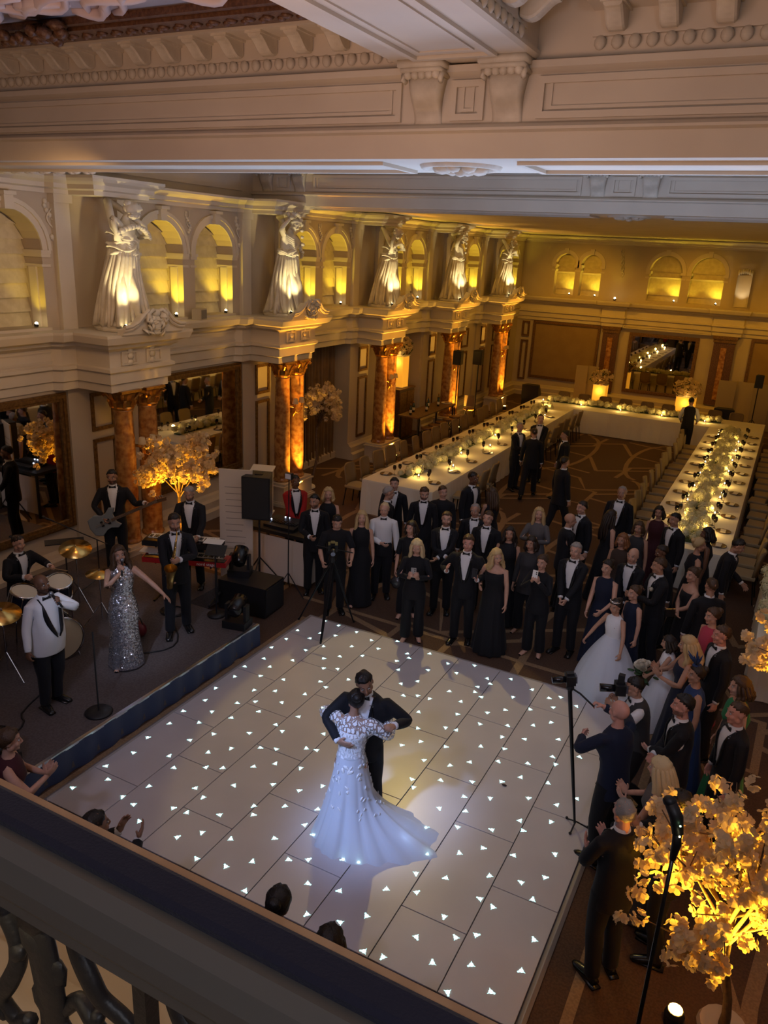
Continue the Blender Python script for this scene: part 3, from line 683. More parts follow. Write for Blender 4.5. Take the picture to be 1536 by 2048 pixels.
SK = {}; TPL = {}
def add_tpl(key, sk, V, F, only=None, mats=None, soft=.016):
    TPL[key] = dict(V=V, F=F, W=sk.weights(V, only, soft), mi=mats)
def jacket_shape(sk, sleeve=True, hem=.76, loose=1.0, short=False):
    mb = MB(); J = sk.J; f = .88 if sk.fem else 1.0
    T = [(hem, .182, .135), (.85, .182, .136), (.95, .176, .13), (1.05, .165, .122), (1.15, .168, .124), (1.28, .186, .135), (1.38, .192, .128), (1.43, .168, .11), (1.47, .115, .085), (1.492, .078, .072)]
    if sk.fem: T = [(hem, .19, .14), (.88, .188, .138), (.97, .17, .125), (1.07, .145, .11), (1.17, .148, .118), (1.28, .162, .15), (1.36, .166, .128), (1.43, .14, .098), (1.465, .09, .07), (1.485, .062, .06)]
    mb.rings([ell(z, a * loose, b * loose, -.004) for z, a, b in T])
    if sleeve:
        for nm, sg in (('R', 1), ('L', -1)):
            g = lambda k: J[k + nm]; L = [g('S') + np.array([-sg * .06, 0, -.022]), g('S') + g('d') * .03, g('S') + g('d') * .15, g('E')]; Rr = [.054 * f, .060 * f, .060 * f, .056 * f]
            if not short: L += [g('E') + g('d') * .12, g('W') - g('d') * .012]; Rr += [.05 * f, .043 * f]
            mb.tube(L, Rr, 14)
    return mb
def vcut(V, F):
    out = []
    for f in F:
        c = V[list(f)].mean(0)
        if c[1] > .03 and 1.03 < c[2] < 1.52 and abs(c[0]) < .012 + .075 * ((c[2] - 1.03) / .44) ** 0.9: continue
        out.append(f)
    return out
def lapels(mb):
    for sg in (-1, 1):
        Z = np.linspace(1.03, 1.485, 9); L = []
        for z in Z:
            t = (z - 1.03) / .455; x = (.006 + .078 * t ** .9); ry = np.interp(z, [1.05, 1.15, 1.28, 1.38, 1.43, 1.47, 1.492], [.122, .124, .135, .128, .11, .09, .078]); rx = np.interp(z, [1.05, 1.28, 1.38, 1.43, 1.47, 1.492], [.165, .186, .192, .168, .115, .085])
            wd = .014 + .036 * math.sin(min(1, t * 1.15) * PI) ** .8
            L.append([np.array((sg * xx, ry * math.sqrt(max(.05, 1 - (xx / rx) ** 2)) + .004 + dd, z)) for xx, dd in ((x, 0.0), (x + wd * .5, .008), (x + wd, .004), (x + wd * .5, -.012))])
        mb.rings([np.array(q) for q in L], True, 1)
    return mb
def trousers_shape(sk, wide=1.0, flare=1.0):
    mb = MB(); J = sk.J
    T = [(.80, .172, .122), (.88, .178, .128), (.97, .170, .124), (1.06, .156, .114), (1.10, .15, .11)]
    if sk.fem: T = [(.80, .172, .125), (.88, .182, .132), (.97, .165, .122), (1.06, .134, .1), (1.10, .128, .096)]
    mb.rings([ell(z, a, b) for z, a, b in T])
    for nm, sg in (('R', 1), ('L', -1)):
        g = lambda k: J[k + nm]
        mb.tube([g('H') + np.array([0, 0, .0]), (sg * .094, .004, .68), g('N'), (sg * .097, -.008, .28), (sg * .1, -.015, .075)], [.098, .092 * wide, .076 * wide, .07 * wide * flare, .068 * wide * flare], 14)
    return mb
def shoes_shape(sk):
    mb = MB()
    for sg in (-1, 1):
        if not sk.fem:
            mb.tube([(sg * .098, -.075, .04), (sg * .1, -.02, .052), (sg * .11, .06, .042), (sg * .12, .15, .028), (sg * .122, .185, .022)], [(.036, .035), (.043, .05), (.046, .04), (.040, .026), (.022, .014)], 12, up=(0, 0, 1))
            mb.box(sg * .105 - .04, sg * .105 + .045, -.10, .16, .0, .014)
        else:
            mb.tube([(sg * .098, -.065, .05), (sg * .1, -.02, .05), (sg * .11, .06, .034), (sg * .118, .15, .018)], [(.032, .03), (.036, .036), (.040, .024), (.026, .012)], 10, up=(0, 0, 1))
            mb.tube([(sg * .098, -.075, .05), (sg * .098, -.075, 0)], [.014, .008], 6)
    return mb
def gown_mesh(sk, top='strapless', hem=.02, r0=.27, folds=11, seed=0, amp=.018, n=44, waist=1.08):
    """long gown as one closed lathe of folded rings (floor length)"""
    rg = random.Random(seed); t = np.arange(n) * 2 * PI / n; R = []
    Z = [hem, hem + .02, .2, .4, .6, .78, .9, 1.0, waist, 1.17, 1.27, 1.33, 1.375]; 
    A = [r0, r0, r0 * .93, r0 * .84, r0 * .76, .2, .185, .165, .136, .144, .158, .158, .152]; B = [r0 * .92, r0 * .92, r0 * .84, r0 * .74, r0 * .64, .155, .14, .122, .1, .108, .145, .128, .112]
    if top in ('straps', 'high'): Z += [1.42, 1.455, 1.478]; A[-1], B[-1] = .157, .119; A += [.143, .100, .070]; B += [.106, .083, .069]
    ph = rg.uniform(0, 6)
    for z, a, b in zip(Z, A, B):
        k = amp * max(0, min(1, (1.0 - z) / .7)); f = 1 + (k / max(a, .1)) * (np.sin(folds * t + ph + 1.3 * z) + .5 * np.sin((folds * 1.7 // 1) * t + 2 * ph))
        R.append(np.stack([a * f * np.cos(t), b * f * np.sin(t) - .004, np.full(n, z)], 1))
    mb = MB(); mb.rings(R, True)
    V = np.concatenate(mb.v); return V, mb.f

for fem in (False, True):
    sk = Skel(fem); SK[fem] = sk; p = 'f_' if fem else 'm_'
    V, F = remeshed(body_shape(sk), .0052, 7600, 3, keep_detail)
    mi = []
    for f in F:
        c = V[list(f)].mean(0)
        lip = c[1] > .078 and (c[0] / .024) ** 2 + ((c[2] - 1.5855) / .0105) ** 2 < 1
        brow = c[1] > .055 and ((abs(c[0]) - .032) / .018) ** 2 + ((c[2] - 1.6815) / .0050) ** 2 < 1
        jaw = c[2] < 1.603 and c[2] > 1.535 and c[1] > .0 and not lip
        mi.append(1 if lip else 2 if brow else 3 if jaw else 0)
    add_tpl(p + 'body', sk, V, F, None, mi)
    BD = TPL[p + 'body']; W_ = BD['W']; ix = sk.idx
    def toward(V, nm, f, lo=-9, hi=9):     # draw the covered skin in towards its bone, so that cloth never cuts it
        n_, a, b, r = sk.B[ix[nm]]; a = np.array(a); b = np.array(b); ab = b - a; t = ((V - a) @ ab) / (ab @ ab)
        q = a + np.clip(t, 0, 1)[:, None] * ab; w = (W_[:, ix[nm]] * (t > lo) * (t < hi))[:, None]; return V + (q - V) * f * w
    def torso_in(V, top):
        tw = np.clip(W_[:, ix['pelvis']] + W_[:, ix['chest']], 0, 1) * np.clip((top - V[:, 2]) / .04, 0, 1)
        Q = V.copy(); Q[:, 0] *= 1 - .16 * tw; Q[:, 1] *= 1 - .30 * tw; return Q
    V1 = torso_in(V, 1.345)
    for nm in 'RL': V1 = toward(toward(V1, 'th' + nm, .3), 'sh' + nm, .25)
    Vc = torso_in(V, 1.45)
    for nm in 'RL': Vc = toward(toward(Vc, 'th' + nm, .3), 'sh' + nm, .25, -9, .98); Vc = toward(toward(Vc, 'ua' + nm, .4), 'fa' + nm, .38, -9, .9)
    Vh = torso_in(V, 1.45)
    for nm in 'RL': Vh = toward(toward(toward(Vh, 'th' + nm, .3), 'sh' + nm, .25, -9, .98), 'ua' + nm, .4)
    for kk, vv in (('bare', V1), ('clad', Vc), ('half', Vh)): TPL[p + 'body_' + kk] = dict(V=vv, F=F, W=W_, mi=mi)
    UP = ['pelvis', 'chest', 'uaR', 'uaL', 'faR', 'faL']
    V, F = remeshed(jacket_shape(sk), .014, 2600, 3)
    add_tpl(p + 'top', sk, V, F, UP)
    if not fem:
        V2, F2 = V, vcut(V, F); lm = lapels(MB()); b = len(V2)
        V3 = np.concatenate([V2] + lm.v); F3 = F2 + [tuple(i + b for i in f) for f in lm.f]
        add_tpl('m_jacket', sk, V3, F3, UP, [0] * len(F2) + [1] * len(lm.f))
        V, F = remeshed(jacket_shape(sk, False, .86, 1.03), .014, 1600, 3); add_tpl('m_waistcoat', sk, V, vcut(V, F), UP)
    sh = MB(); T = [(.96, .158, .118), (1.05, .150, .114), (1.15, .153, .117), (1.28, .17, .127), (1.38, .172, .119), (1.43, .15, .102), (1.47, .098, .08), (1.49, .07, .068)]
    sh.rings([ell(z, a, b, -.003) * np.where(ell(z, a, b)[:, 1:2] < b * .35, (.78, .70, 1), (.97, 1, 1)) for z, a, b in T]); cl_ = MB().rings([ell(z, r, r * .98, -.004 + (z - 1.46) * .2) for z, r in ((1.455, .072), (1.48, .069), (1.518, .064), (1.518, .058), (1.46, .058))]); add_tpl(p + 'collar', sk, np.concatenate(cl_.v), cl_.f, ['chest'])
    for nm in 'RL':
        W, d = sk.J['W' + nm], sk.J['d' + nm]; cf_ = MB().tube([W - d * .03, W + d * .012], [.038, .037], 12); add_tpl(p + 'cuff' + nm, sk, np.concatenate(cf_.v), cf_.f, ['fa' + nm, 'hand' + nm])
    Vs, Fs = np.concatenate(sh.v), sh.f
    add_tpl(p + 'shirt', sk, Vs, Fs, UP + ['handR', 'handL'])
    V, F = remeshed(jacket_shape(sk, True, .93, .965).rings([ell(z, r, r * .98, -.004 + (z - 1.46) * .2) for z, r in ((1.44, .076), (1.48, .072), (1.518, .068))]), .012, 2600, 3)
    add_tpl(p + 'fullshirt', sk, V, F, UP)
    V, F = remeshed(jacket_shape(sk, True, .93, .965, True), .014, 1800, 3); add_tpl(p + 'shorttop', sk, V, F, UP)
    V, F = remeshed(trousers_shape(sk, 1.0, 1.0 if not fem else 1.25), .014, 2200, 3); add_tpl(p + 'trousers', sk, V, F, ['pelvis', 'thR', 'thL', 'shR', 'shL'])
    s_ = shoes_shape(sk); add_tpl(p + 'shoes', sk, np.concatenate(s_.v), s_.f, ['ftR', 'ftL', 'shR', 'shL'])
    bt = MB()
    for sg in (-1, 1): bt.tube([(0, .073, 1.484), (sg * .02, .078, 1.485), (sg * .052, .070, 1.487)], [(.008, .008), (.013, .012), (.008, .026)], 8, up=(0, 0, 1))
    bt.ball((0, .079, 1.484), (.011, .010, .013), 8, 6); add_tpl(p + 'tie', sk, np.concatenate(bt.v), bt.f, ['chest'])
    GP = ['pelvis', 'chest']
    for k, tp in enumerate(('strapless', 'straps')):
        V, F = gown_mesh(sk, tp, seed=k); add_tpl(p + 'gown_' + tp, sk, V, F, GP, None, .03)
    V, F = gown_mesh(sk, 'straps', .62, .2, 9, 3, .01); add_tpl(p + 'minidress', sk, V, F, GP, None, .03)
    V, F = gown_mesh(sk, 'straps', .03, .235, 9, 4, .006); add_tpl(p + 'columngown', sk, V, F, GP, None, .03)
    # hair shells, carried by the head
    def cap(front, side, back, puff=.010, seed=0, n=28, m=14):
        mb = MB(); rg = np.random.RandomState(seed); R = []
        for j in range(m + 1):
            ph = -PI / 2 + PI * (j + (.1 if j == 0 else -.1 if j == m else 0)) / m; t = np.arange(n) * 2 * PI / n
            x, y, z = np.cos(ph) * np.cos(t), np.cos(ph) * np.sin(t), np.full(n, math.sin(ph))
            zz = 1.665 + z * .09
            lim = np.where(y > 0, side + (front - side) * np.clip(y * 1.25, 0, 1) ** .8, side + (back - side) * np.clip(-y * 1.3, 0, 1))
            on = 1 / (1 + np.exp(-(zz - lim) / .0045)); pf = puff + .006 * np.sin(5 * t + j + seed) * .6 + .003 * rg.randn(n)
            gq = np.where(on > .5, pf, -.016 * (1 - on) * 1.6 - .004)
            R.append(np.stack([x * (.075 + gq), -.012 + y * (.093 + gq), 1.667 + z * (.088 + gq)], 1))
        mb.rings(R, True); return mb
    hs = {}
    hs['short'] = cap(1.715, 1.655, 1.585, .009, 1); hs['quiff'] = cap(1.713, 1.665, 1.59, .016, 2).ball((0, .045, 1.752), (.045, .04, .02), 10, 6)
    hs['receding'] = cap(1.742, 1.655, 1.585, .006, 3); hs['crop'] = cap(1.716, 1.665, 1.60, .005, 4)
    bc = cap(1.712, 1.62, 1.54, .014, 5); hs['updo'] = cap(1.712, 1.635, 1.57, .014, 5).ball((0, -.105, 1.70), (.05, .045, .045), 12, 8)
    def long(length, wd, seed, wave=.008):
        mb = cap(1.714, 1.61, 1.54, .016, seed); rg = random.Random(seed)
        for i in range(11):
            a = math.radians(-205 + i * 23); ln = length * rg.uniform(.88, 1.05); x0, y0 = .074 * math.cos(a), -.012 + .092 * math.sin(a)
            fr = 1 if abs(math.degrees(a) + 90) > 85 else 0
            pts = [(x0 * .8, y0 * .8, 1.70), (x0 * 1.12, y0 * 1.1, 1.655), (x0 * 1.25, y0 * 1.15 - .005, 1.59)]
            for q in np.linspace(.25, 1, 5): pts.append((x0 * (1.25 + wd * q) + wave * math.sin(9 * q + i), y0 * 1.15 - .012 + (.02 * q if fr else -.03 * q * (1 - q)) + wave * math.cos(8 * q + i), 1.59 - ln * q))
            mb.tube(pts, [.016, .022, .028, .03, .03, .028, .022, .008], 8)
        return mb
    hs['long'] = long(.30, .15, 6); hs['wavy'] = long(.26, .4, 7, .02); hs['bob'] = long(.09, .1, 8); hs['verylong'] = long(.42, .25, 9)
    for k, mbh in hs.items(): add_tpl(p + 'hair_' + k, sk, np.concatenate(mbh.v), mbh.f, ['head'])

EYE = MB().ball((0, 0, 0), (.0115, .0095, .0075), 10, 6, 0).ball((0, .0052, 0), (.0058, .0058, .0058), 8, 5, 1).mesh('eye', [mat('eye white', (.50, .47, .45), .2), mat('iris dark', (.03, .018, .01), .15)], True)
SKINS = dict(fair=(.58, .33, .235), tan=(.46, .25, .165), olive=(.36, .19, .12), brown=(.17, .078, .042), dark=(.085, .038, .022), rosy=(.60, .30, .23))
HAIRC = dict(black=(.010, .008, .008), dark=(.022, .013, .009), brown=(.065, .033, .016), blonde=(.52, .36, .17), fairb=(.62, .48, .27), grey=(.30, .27, .25), white=(.6, .56, .5), ginger=(.22, .085, .03))
def m_skin(k): return mat('skin ' + k, SKINS[k], .5, spec=.35, noise=(18, tuple(c * .9 for c in SKINS[k]), 2, .35, .65))
def m_hair(k): return mat('hair ' + k, HAIRC[k], .42, spec=.45, bump=.5, bscale=110)
def m_fab(name, c, rough=.8, sheen=.04): return mat('fabric ' + name, c, rough, sheen=sheen, spec=.3)
FAB = dict(black=(.008, .008, .011), navy=(.010, .014, .035), white=(.72, .71, .72), charcoal=(.035, .033, .036), wine=(.055, .012, .018), grey=(.11, .10, .10), green=(.030, .22, .085), pink=(.48, .055, .10), red=(.34, .012, .010), ivory=(.70, .66, .58), brown=(.05, .03, .022), blue=(.018, .045, .14), nude=(.45, .29, .22))

def unit(v): v = np.array(v, float); return v / (np.linalg.norm(v) + 1e-9)
def minrot(a, b):
    a, b = unit(a), unit(b); v = np.cross(a, b); c = a @ b
    if c < -.9999: return rotzm(PI)
    K = np.array([[0, -v[2], v[1]], [v[2], 0, -v[0]], [-v[1], v[0], 0]]); return np.eye(3) + K + K @ K / (1 + c)
def axrot(ax, th):
    ax = unit(ax); K = np.array([[0, -ax[2], ax[1]], [ax[2], 0, -ax[0]], [-ax[1], ax[0], 0]]); return np.eye(3) + math.sin(th) * K + (1 - math.cos(th)) * K @ K
def ik(S, T, l1, l2, hint):
    v = np.array(T, float) - S; d = np.linalg.norm(v)
    if d > (l1 + l2) * .995: v *= (l1 + l2) * .995 / d; d = (l1 + l2) * .995
    d = max(d, abs(l1 - l2) + .02); v = unit(v); c = (l1 * l1 + d * d - l2 * l2) / (2 * l1 * d); s = math.sqrt(max(0, 1 - c * c))
    h = np.array(hint, float); h = unit(h - v * (h @ v)); return S + l1 * (v * c + h * s), S + v * d
def solve(sk, P):
    J = sk.J; T = {}; B = sk.idx
    drop = P.get('drop', 0.0); lean, roll = P.get('lean', 0.02), P.get('roll', 0.0)
    p0 = np.array([P.get('shift', (0, 0))[0], P.get('shift', (0, 0))[1], .92 - drop]); rest0 = np.array([0, 0, .92])
    Rp = roty(roll * .4) @ rotx(-lean * .5) @ rotzm(P.get('hip', 0.0))
    T['pelvis'] = (Rp, p0, rest0)
    rc = np.array([0, 0, 1.09]); pc = p0 + Rp @ (rc - rest0); Rc = Rp @ rotzm(P.get('twist', 0.0)) @ roty(roll * .6) @ rotx(-lean * .5 - P.get('hunch', 0.0)); T['chest'] = (Rc, pc, rc)
    hy, hp, hr = P.get('head', (0, .05, 0))
    rn = np.array([0, -.01, 1.465]); pn = pc + Rc @ (rn - rc); Rn = Rc @ rotzm(hy * .4) @ rotx(-hp * .4) @ roty(hr * .4); T['neck'] = (Rn, pn, rn)
    rh = np.array([0, -.003, 1.55]); ph = pn + Rn @ (rh - rn); Rh = Rc @ rotzm(hy) @ rotx(-hp) @ roty(hr); T['head'] = (Rh, ph, rh)
    for nm, sg in (('R', 1), ('L', -1)):
        g = lambda k: J[k + nm]
        S = pc + Rc @ (g('S') - rc) + Rc @ np.array([0, 0, P.get('shrug' + nm, 0)])
        tgt = P.get('h' + nm, (sg * (sk.sx + .075), .05, .885)); hint = P.get('e' + nm, (sg * .5, -1, -.15))
        Ej, Wj = ik(S, np.array(tgt) - np.array([0, 0, drop if P.get('rel', False) else 0]), UA, FA, hint)
        Ru = minrot(Rc @ g('d'), Ej - S) @ Rc; Rf = minrot(Ru @ g('d'), Wj - Ej) @ Ru
        # keep the palm turned in, then add the asked twist
        fd = unit(Wj - Ej); Rf = axrot(fd, P.get('fore' + nm, 0.0)) @ Rf
        hd = P.get('dir' + nm); Rhd = (minrot(Rf @ g('d'), hd) @ Rf) if hd is not None else Rf
        Rhd = axrot(Rhd @ g('d'), P.get('tw' + nm, 0.0)) @ Rhd
        T['ua' + nm] = (Ru, S, g('S')); T['fa' + nm] = (Rf, Ej, g('E')); T['hand' + nm] = (Rhd, Wj, g('W'))
        cu = P.get('curl' + nm, .28); ax = np.cross(g('d'), g('n'))
        for i in range(4):
            c = cu[i] if hasattr(cu, '__len__') else cu * (1 + .08 * i)
            Ra = Rhd @ axrot(ax, c * 1.45); a0 = g(f'f{i}a'); pa = Wj + Rhd @ (a0 - g('W')); T[f'f{i}a' + nm] = (Ra, pa, a0)
            b0 = g(f'f{i}b'); pb_ = pa + Ra @ (b0 - a0); T[f'f{i}b' + nm] = (Rhd @ axrot(ax, c * 1.45 + c * 1.5), pb_, b0)
        c = P.get('thumb' + nm, .25); Ra = Rhd @ axrot(g('d'), -sg * c * .9); a0 = g('ta'); pa = Wj + Rhd @ (a0 - g('W')); T['ta' + nm] = (Ra, pa, a0)
        b0 = g('tb'); T['tb' + nm] = (Ra @ axrot(ax, c * .9), pa + Ra @ (b0 - a0), b0)
        H = p0 + Rp @ (g('H') - rest0); ft = P.get('f' + nm, (sg * .105, .0 + (.03 if sg > 0 else -.03)))
        At = np.array([ft[0], ft[1] - .02, ft[2] if len(ft) > 2 else .085]); kn = P.get('k' + nm, (sg * .12, 1, 0))
        Nj, Aj = ik(H, At, .416, .402, kn)
        Rt = minrot(Rp @ (g('N') - g('H')), Nj - H) @ Rp; Rs = minrot(Rt @ (g('A') - g('N')), Aj - Nj) @ Rt
        T['th' + nm] = (Rt, H, g('H')); T['sh' + nm] = (Rs, Nj, g('N')); T['ft' + nm] = (rotzm(P.get('toe' + nm, -sg * .15)) @ rotx(P.get('heel' + nm, 0)), Aj, g('A'))
    M = np.zeros((len(sk.B), 3, 4))
    for k, (R, p, r) in T.items(): M[B[k], :, :3] = R; M[B[k], :, 3] = p - R @ r
    return T, M
def skin_part(key, M, girth=1.0, sk=None, belly=0.0):
    t = TPL[key]; V = t['V']; W = t['W']
    if girth != 1.0 or belly:
        i = sk.idx; tw = np.clip(W[:, i['pelvis']] + W[:, i['chest']] + .55 * (W[:, i['thR']] + W[:, i['thL']]), 0, 1)
        z = V[:, 2]; k = 1 + (girth - 1) * tw * np.clip((1.5 - z) / .12, 0, 1)
        V = V.copy(); V[:, 0] *= k; V[:, 1] = V[:, 1] * k + belly * tw * np.exp(-((z - 1.06) / .17) ** 2) * (V[:, 1] > 0) * np.clip(V[:, 1] / .1, 0, 1)
    Vh = np.concatenate([V, np.ones((len(V), 1))], 1)
    A = np.tensordot(W, M, axes=(1, 0)); return np.einsum('nij,nj->ni', A, Vh)
def mesh_from(name, V, F, mats, mi=None, smooth=True):
    us = sorted({i for f in F for i in f})
    if len(us) < len(V): mp = {a: b for b, a in enumerate(us)}; V = np.asarray(V)[us]; F = [tuple(mp[i] for i in f) for f in F]
    me = bpy.data.meshes.new(name); me.from_pydata(V.tolist(), [], F)
    for m in mats: me.materials.append(m)
    if mi is not None: me.polygons.foreach_set('material_index', mi)
    if smooth: me.polygons.foreach_set('use_smooth', [True] * len(F))
    me.update(); return me
PEOPLE = []
def person(label, x, y, face, h=1.68, z=0.0, fem=False, skin='fair', hair='short', hc='dark', wear='tux', col='black', pose=None, girth=1.0, belly=0.0, beard=False, glasses=False, group=None, scale_head=None, extra=None, trcol='black', eyes=True, cat='person'):
    """face: a point (x,y) looked towards, or an angle in degrees (0 = facing +y)"""
    sk = SK[fem]; p = 'f_' if fem else 'm_'; P = dict(pose or {})
    rz = math.radians(face) if not hasattr(face, '__len__') else math.atan2(-(face[0] - x), face[1] - y)
    k = h / 1.765
    o = thing('person', label, cat, (x, y, z), rz, group, k)
    T, M = solve(sk, P)
    sm, hm = m_skin(skin), m_hair(hc)
    if scale_head:
        R, pp_, r = T['head']; M[sk.idx['head'], :, :3] = R * scale_head; M[sk.idx['head'], :, 3] = pp_ - R @ r * scale_head
    lip = mat('lips ' + skin, tuple(np.array(SKINS[skin]) * np.array((.72, .45, .45) if not fem else (.7, .3, .32))), .4)
    jaw = mat('stubble ' + skin, tuple(.35 * np.array(SKINS[skin]) + .0 * np.array(HAIRC[hc])), .7) if beard else sm
    def part(key, name, mats):
        t = TPL[key]; tz = .45 if 'trousers' in key else .75 if key.endswith('shirt') and 'full' not in key else 1; return put(name, mesh_from(name, skin_part(key, M, girth * (.97 if tz < .5 and girth > 1 else 1), sk, belly * tz), t['F'], mats, t['mi']), o)
    bk = p + ('body' if wear in ('none',) else 'body_clad' if wear in ('tux', 'tuxopen', 'suit', 'waistcoat', 'shirt', 'top') else 'body_half' if wear == 'shorttop' else 'body_bare')
    browm = mat(f'brow {hc} {skin}', tuple(.55 * np.array(HAIRC[hc]) + .30 * np.array(SKINS[skin])), .6); t = TPL[bk]; body = put('body', mesh_from('body', skin_part(bk, M, 1 + (girth - 1) * .8, sk, belly * .8), t['F'], [sm, lip, browm, jaw], t['mi']), o)
    f = m_fab(col, FAB[col]); white = m_fab('white', FAB['white']); blk = m_fab('black', FAB['black']); trf = m_fab(trcol, FAB[trcol]); satin = m_fab('black satin', (.008, .008, .010), .3)
    leather = mat('black shoe leather', (.008, .008, .009), .25)
    if wear in ('tux', 'tuxopen', 'waistcoat', 'suit'):
        if wear == 'waistcoat': part('m_waistcoat', 'waistcoat', [f]); part('m_fullshirt', 'shirt', [white])
        else:
            part('m_jacket', 'jacket', [f, satin]); so = part('m_shirt', 'shirt', [white])
            for kk_ in ('collar', 'cuffR', 'cuffL'): part('m_' + kk_, kk_.rstrip('RL'), [white]).parent = so
        if wear != 'tuxopen': part('m_tie', 'bow_tie', [satin])
        part('m_trousers', 'trousers', [trf]); part('m_shoes', 'shoe', [leather])
    elif wear == 'shirt': part('m_fullshirt', 'shirt', [f]); part('m_tie', 'bow_tie', [satin]); part('m_trousers', 'trousers', [trf]); part('m_shoes', 'shoe', [leather])
    elif wear == 'shorttop': part(p + 'shorttop', 'top', [f]); part(p + 'trousers', 'trousers', [trf]); part(p + 'shoes', 'shoe', [leather])
    elif wear == 'top': part(p + 'top', 'top', [f]); part(p + 'trousers', 'trousers', [trf]); part(p + 'shoes', 'shoe', [leather])
    elif wear == 'none': pass
    elif wear: part(p + wear, 'dress', [f]); part(p + 'shoes', 'shoe', [leather])
    if hair: part(p + 'hair_' + hair, 'hair', [hm])
    R, ph, r = T['head']
    if eyes:
        for sg in (-1, 1):
            q = ph + R @ (np.array([sg * .0295, .0775, 1.6555]) - r) * (scale_head or 1); e = put('eye', EYE, body)
            e.matrix_local = Matrix([[*R[i], q[i]] for i in range(3)] + [[0, 0, 0, 1]])
    cs, sn = math.cos(rz), math.sin(rz); RZ = np.array([[cs, -sn, 0], [sn, cs, 0], [0, 0, 1]])
    def wp(bone, off=(0, 0, 0)):   # world position of a point given in the rest pose relative to a bone's rest head
        R, p_, r = T[bone]; return np.array([x, y, z]) + RZ @ (p_ + R @ np.array(off)) * k
    rec = dict(obj=o, T=T, M=M, wp=wp, RZ=RZ, k=k, sk=sk, loc=np.array([x, y, z])); PEOPLE.append(rec); return rec
def grip(rec, side):   # centre of the closed hand in the room
    sk = rec['sk']; d, n = sk.J['d' + side], sk.J['n' + side]; return rec['wp']('hand' + side, d * .085 + n * .028)
# ================================================================ WHO IS THERE
CPL = (-2.9, 5.6)
CLASP = dict(hR=(.045, .235, .93), hL=(-.045, .235, .945), curlR=.45, curlL=.5, eR=(.8, -.6, 0), eL=(-.8, -.6, 0))
PHONE = dict(hR=(.07, .27, 1.2), hL=(-.07, .27, 1.2), curlR=.55, curlL=.55, eR=(.6, -.3, -.6), eL=(-.6, -.3, -.6), head=(0, .28, 0), dirR=(-.25, .6, .75), dirL=(.25, .6, .75))
CLAP = dict(hR=(.06, .30, 1.22), hL=(-.06, .28, 1.19), curlR=.12, curlL=.12, dirR=(-.1, .7, .7), dirL=(.1, .7, .7), eR=(.7, -.2, -.7), eL=(-.7, -.2, -.7))
DRINK = dict(hR=(.10, .27, 1.10), curlR=.6, eR=(.5, -.4, -.6))
FOLD = dict(hR=(-.06, .22, 1.08), hL=(.06, .24, 1.05), curlR=.3, curlL=.3, eR=(.8, -.3, -.4), eL=(-.8, -.3, -.4))
BACK = dict(hR=(.10, -.16, .93), hL=(-.10, -.16, .93), eR=(.8, -.8, 0), eL=(-.8, -.8, 0))
rp = random.Random(21)
def G(label, x, y, face=CPL, h=1.68, **kw):
    P = dict(head=(rp.uniform(-.15, .15), rp.uniform(.02, .14), rp.uniform(-.06, .06)), lean=rp.uniform(0, .05), twist=rp.uniform(-.1, .1),
             fR=(.10, rp.uniform(-.02, .06)), fL=(-.10, rp.uniform(-.05, .02)))
    P.update(kw.pop('pose', None) or {}); return person(label, x, y, face, h, pose=P, **kw)
GB = 'guests watching from behind the dance floor'; GR = 'guests crowding the right side of the dance floor'
# ---- the couple
groom = person('dark haired groom in black tuxedo dancing with the bride, head bent over her', -2.95, 5.73, (-2.80, 5.1), 1.76, skin='olive', hair='short', hc='black',
    pose=dict(lean=.10, head=(.45, .32, .18), hR=(.185, .315, 1.10), eR=(1, .2, -.2), hL=(-.34, .30, 1.36), eL=(-.8, -.2, -.5), curlR=.12, curlL=.75, dirR=(-.95, .25, -.1), fR=(.10, -.05), fL=(-.12, -.10)))
FACEB = (-3.16, 6.3)
bride = person('bride in lace-backed white gown with long sheer sleeves, seen from behind', -2.97, 5.50, FACEB, 1.58, fem=True, skin='olive', hair='updo', hc='black', wear='none',
    pose=dict(lean=.07, head=(.3, .12, .1), hR=(.30, .30, 1.36), eR=(.8, -.1, -.6), hL=(-.17, .30, 1.40), eL=(-.9, -.2, -.3), curlR=.8, curlL=.2, dirR=(.1, .5, .85), dirL=(.2, .9, .1)))
def m_lace():
    m = mat('bridal lace', (.78, .77, .78), .7); nt = m.node_tree; b = nt.nodes['Principled BSDF']
    tc = nt.nodes.new('ShaderNodeTexCoord'); mp = nt.nodes.new('ShaderNodeMapping'); mp.inputs['Scale'].default_value = (1, 1, .62)
    v = nt.nodes.new('ShaderNodeTexVoronoi'); v.feature = 'DISTANCE_TO_EDGE'; v.inputs['Scale'].default_value = 27; v.inputs['Randomness'].default_value = 1.0; ns = nt.nodes.new('ShaderNodeTexNoise'); ns.inputs['Scale'].default_value = 22; mxv = nt.nodes.new('ShaderNodeMix'); mxv.data_type = 'RGBA'; mxv.blend_type = 'ADD'; mxv.inputs[0].default_value = .045
    r = nt.nodes.new('ShaderNodeValToRGB'); r.color_ramp.elements[0].position = .10; r.color_ramp.elements[1].position = .16; r.color_ramp.elements[0].color = (.16, .16, .16, 1)
    nt.links.new(tc.outputs['Object'], ns.inputs['Vector']); nt.links.new(tc.outputs['Object'], mxv.inputs[6]); nt.links.new(ns.outputs['Color'], mxv.inputs[7]); nt.links.new(mxv.outputs[2], mp.inputs[0]); nt.links.new(mp.outputs[0], v.inputs['Vector']); nt.links.new(v.outputs['Distance'], r.inputs[0]); nt.links.new(r.outputs[0], b.inputs['Alpha'])
    return m
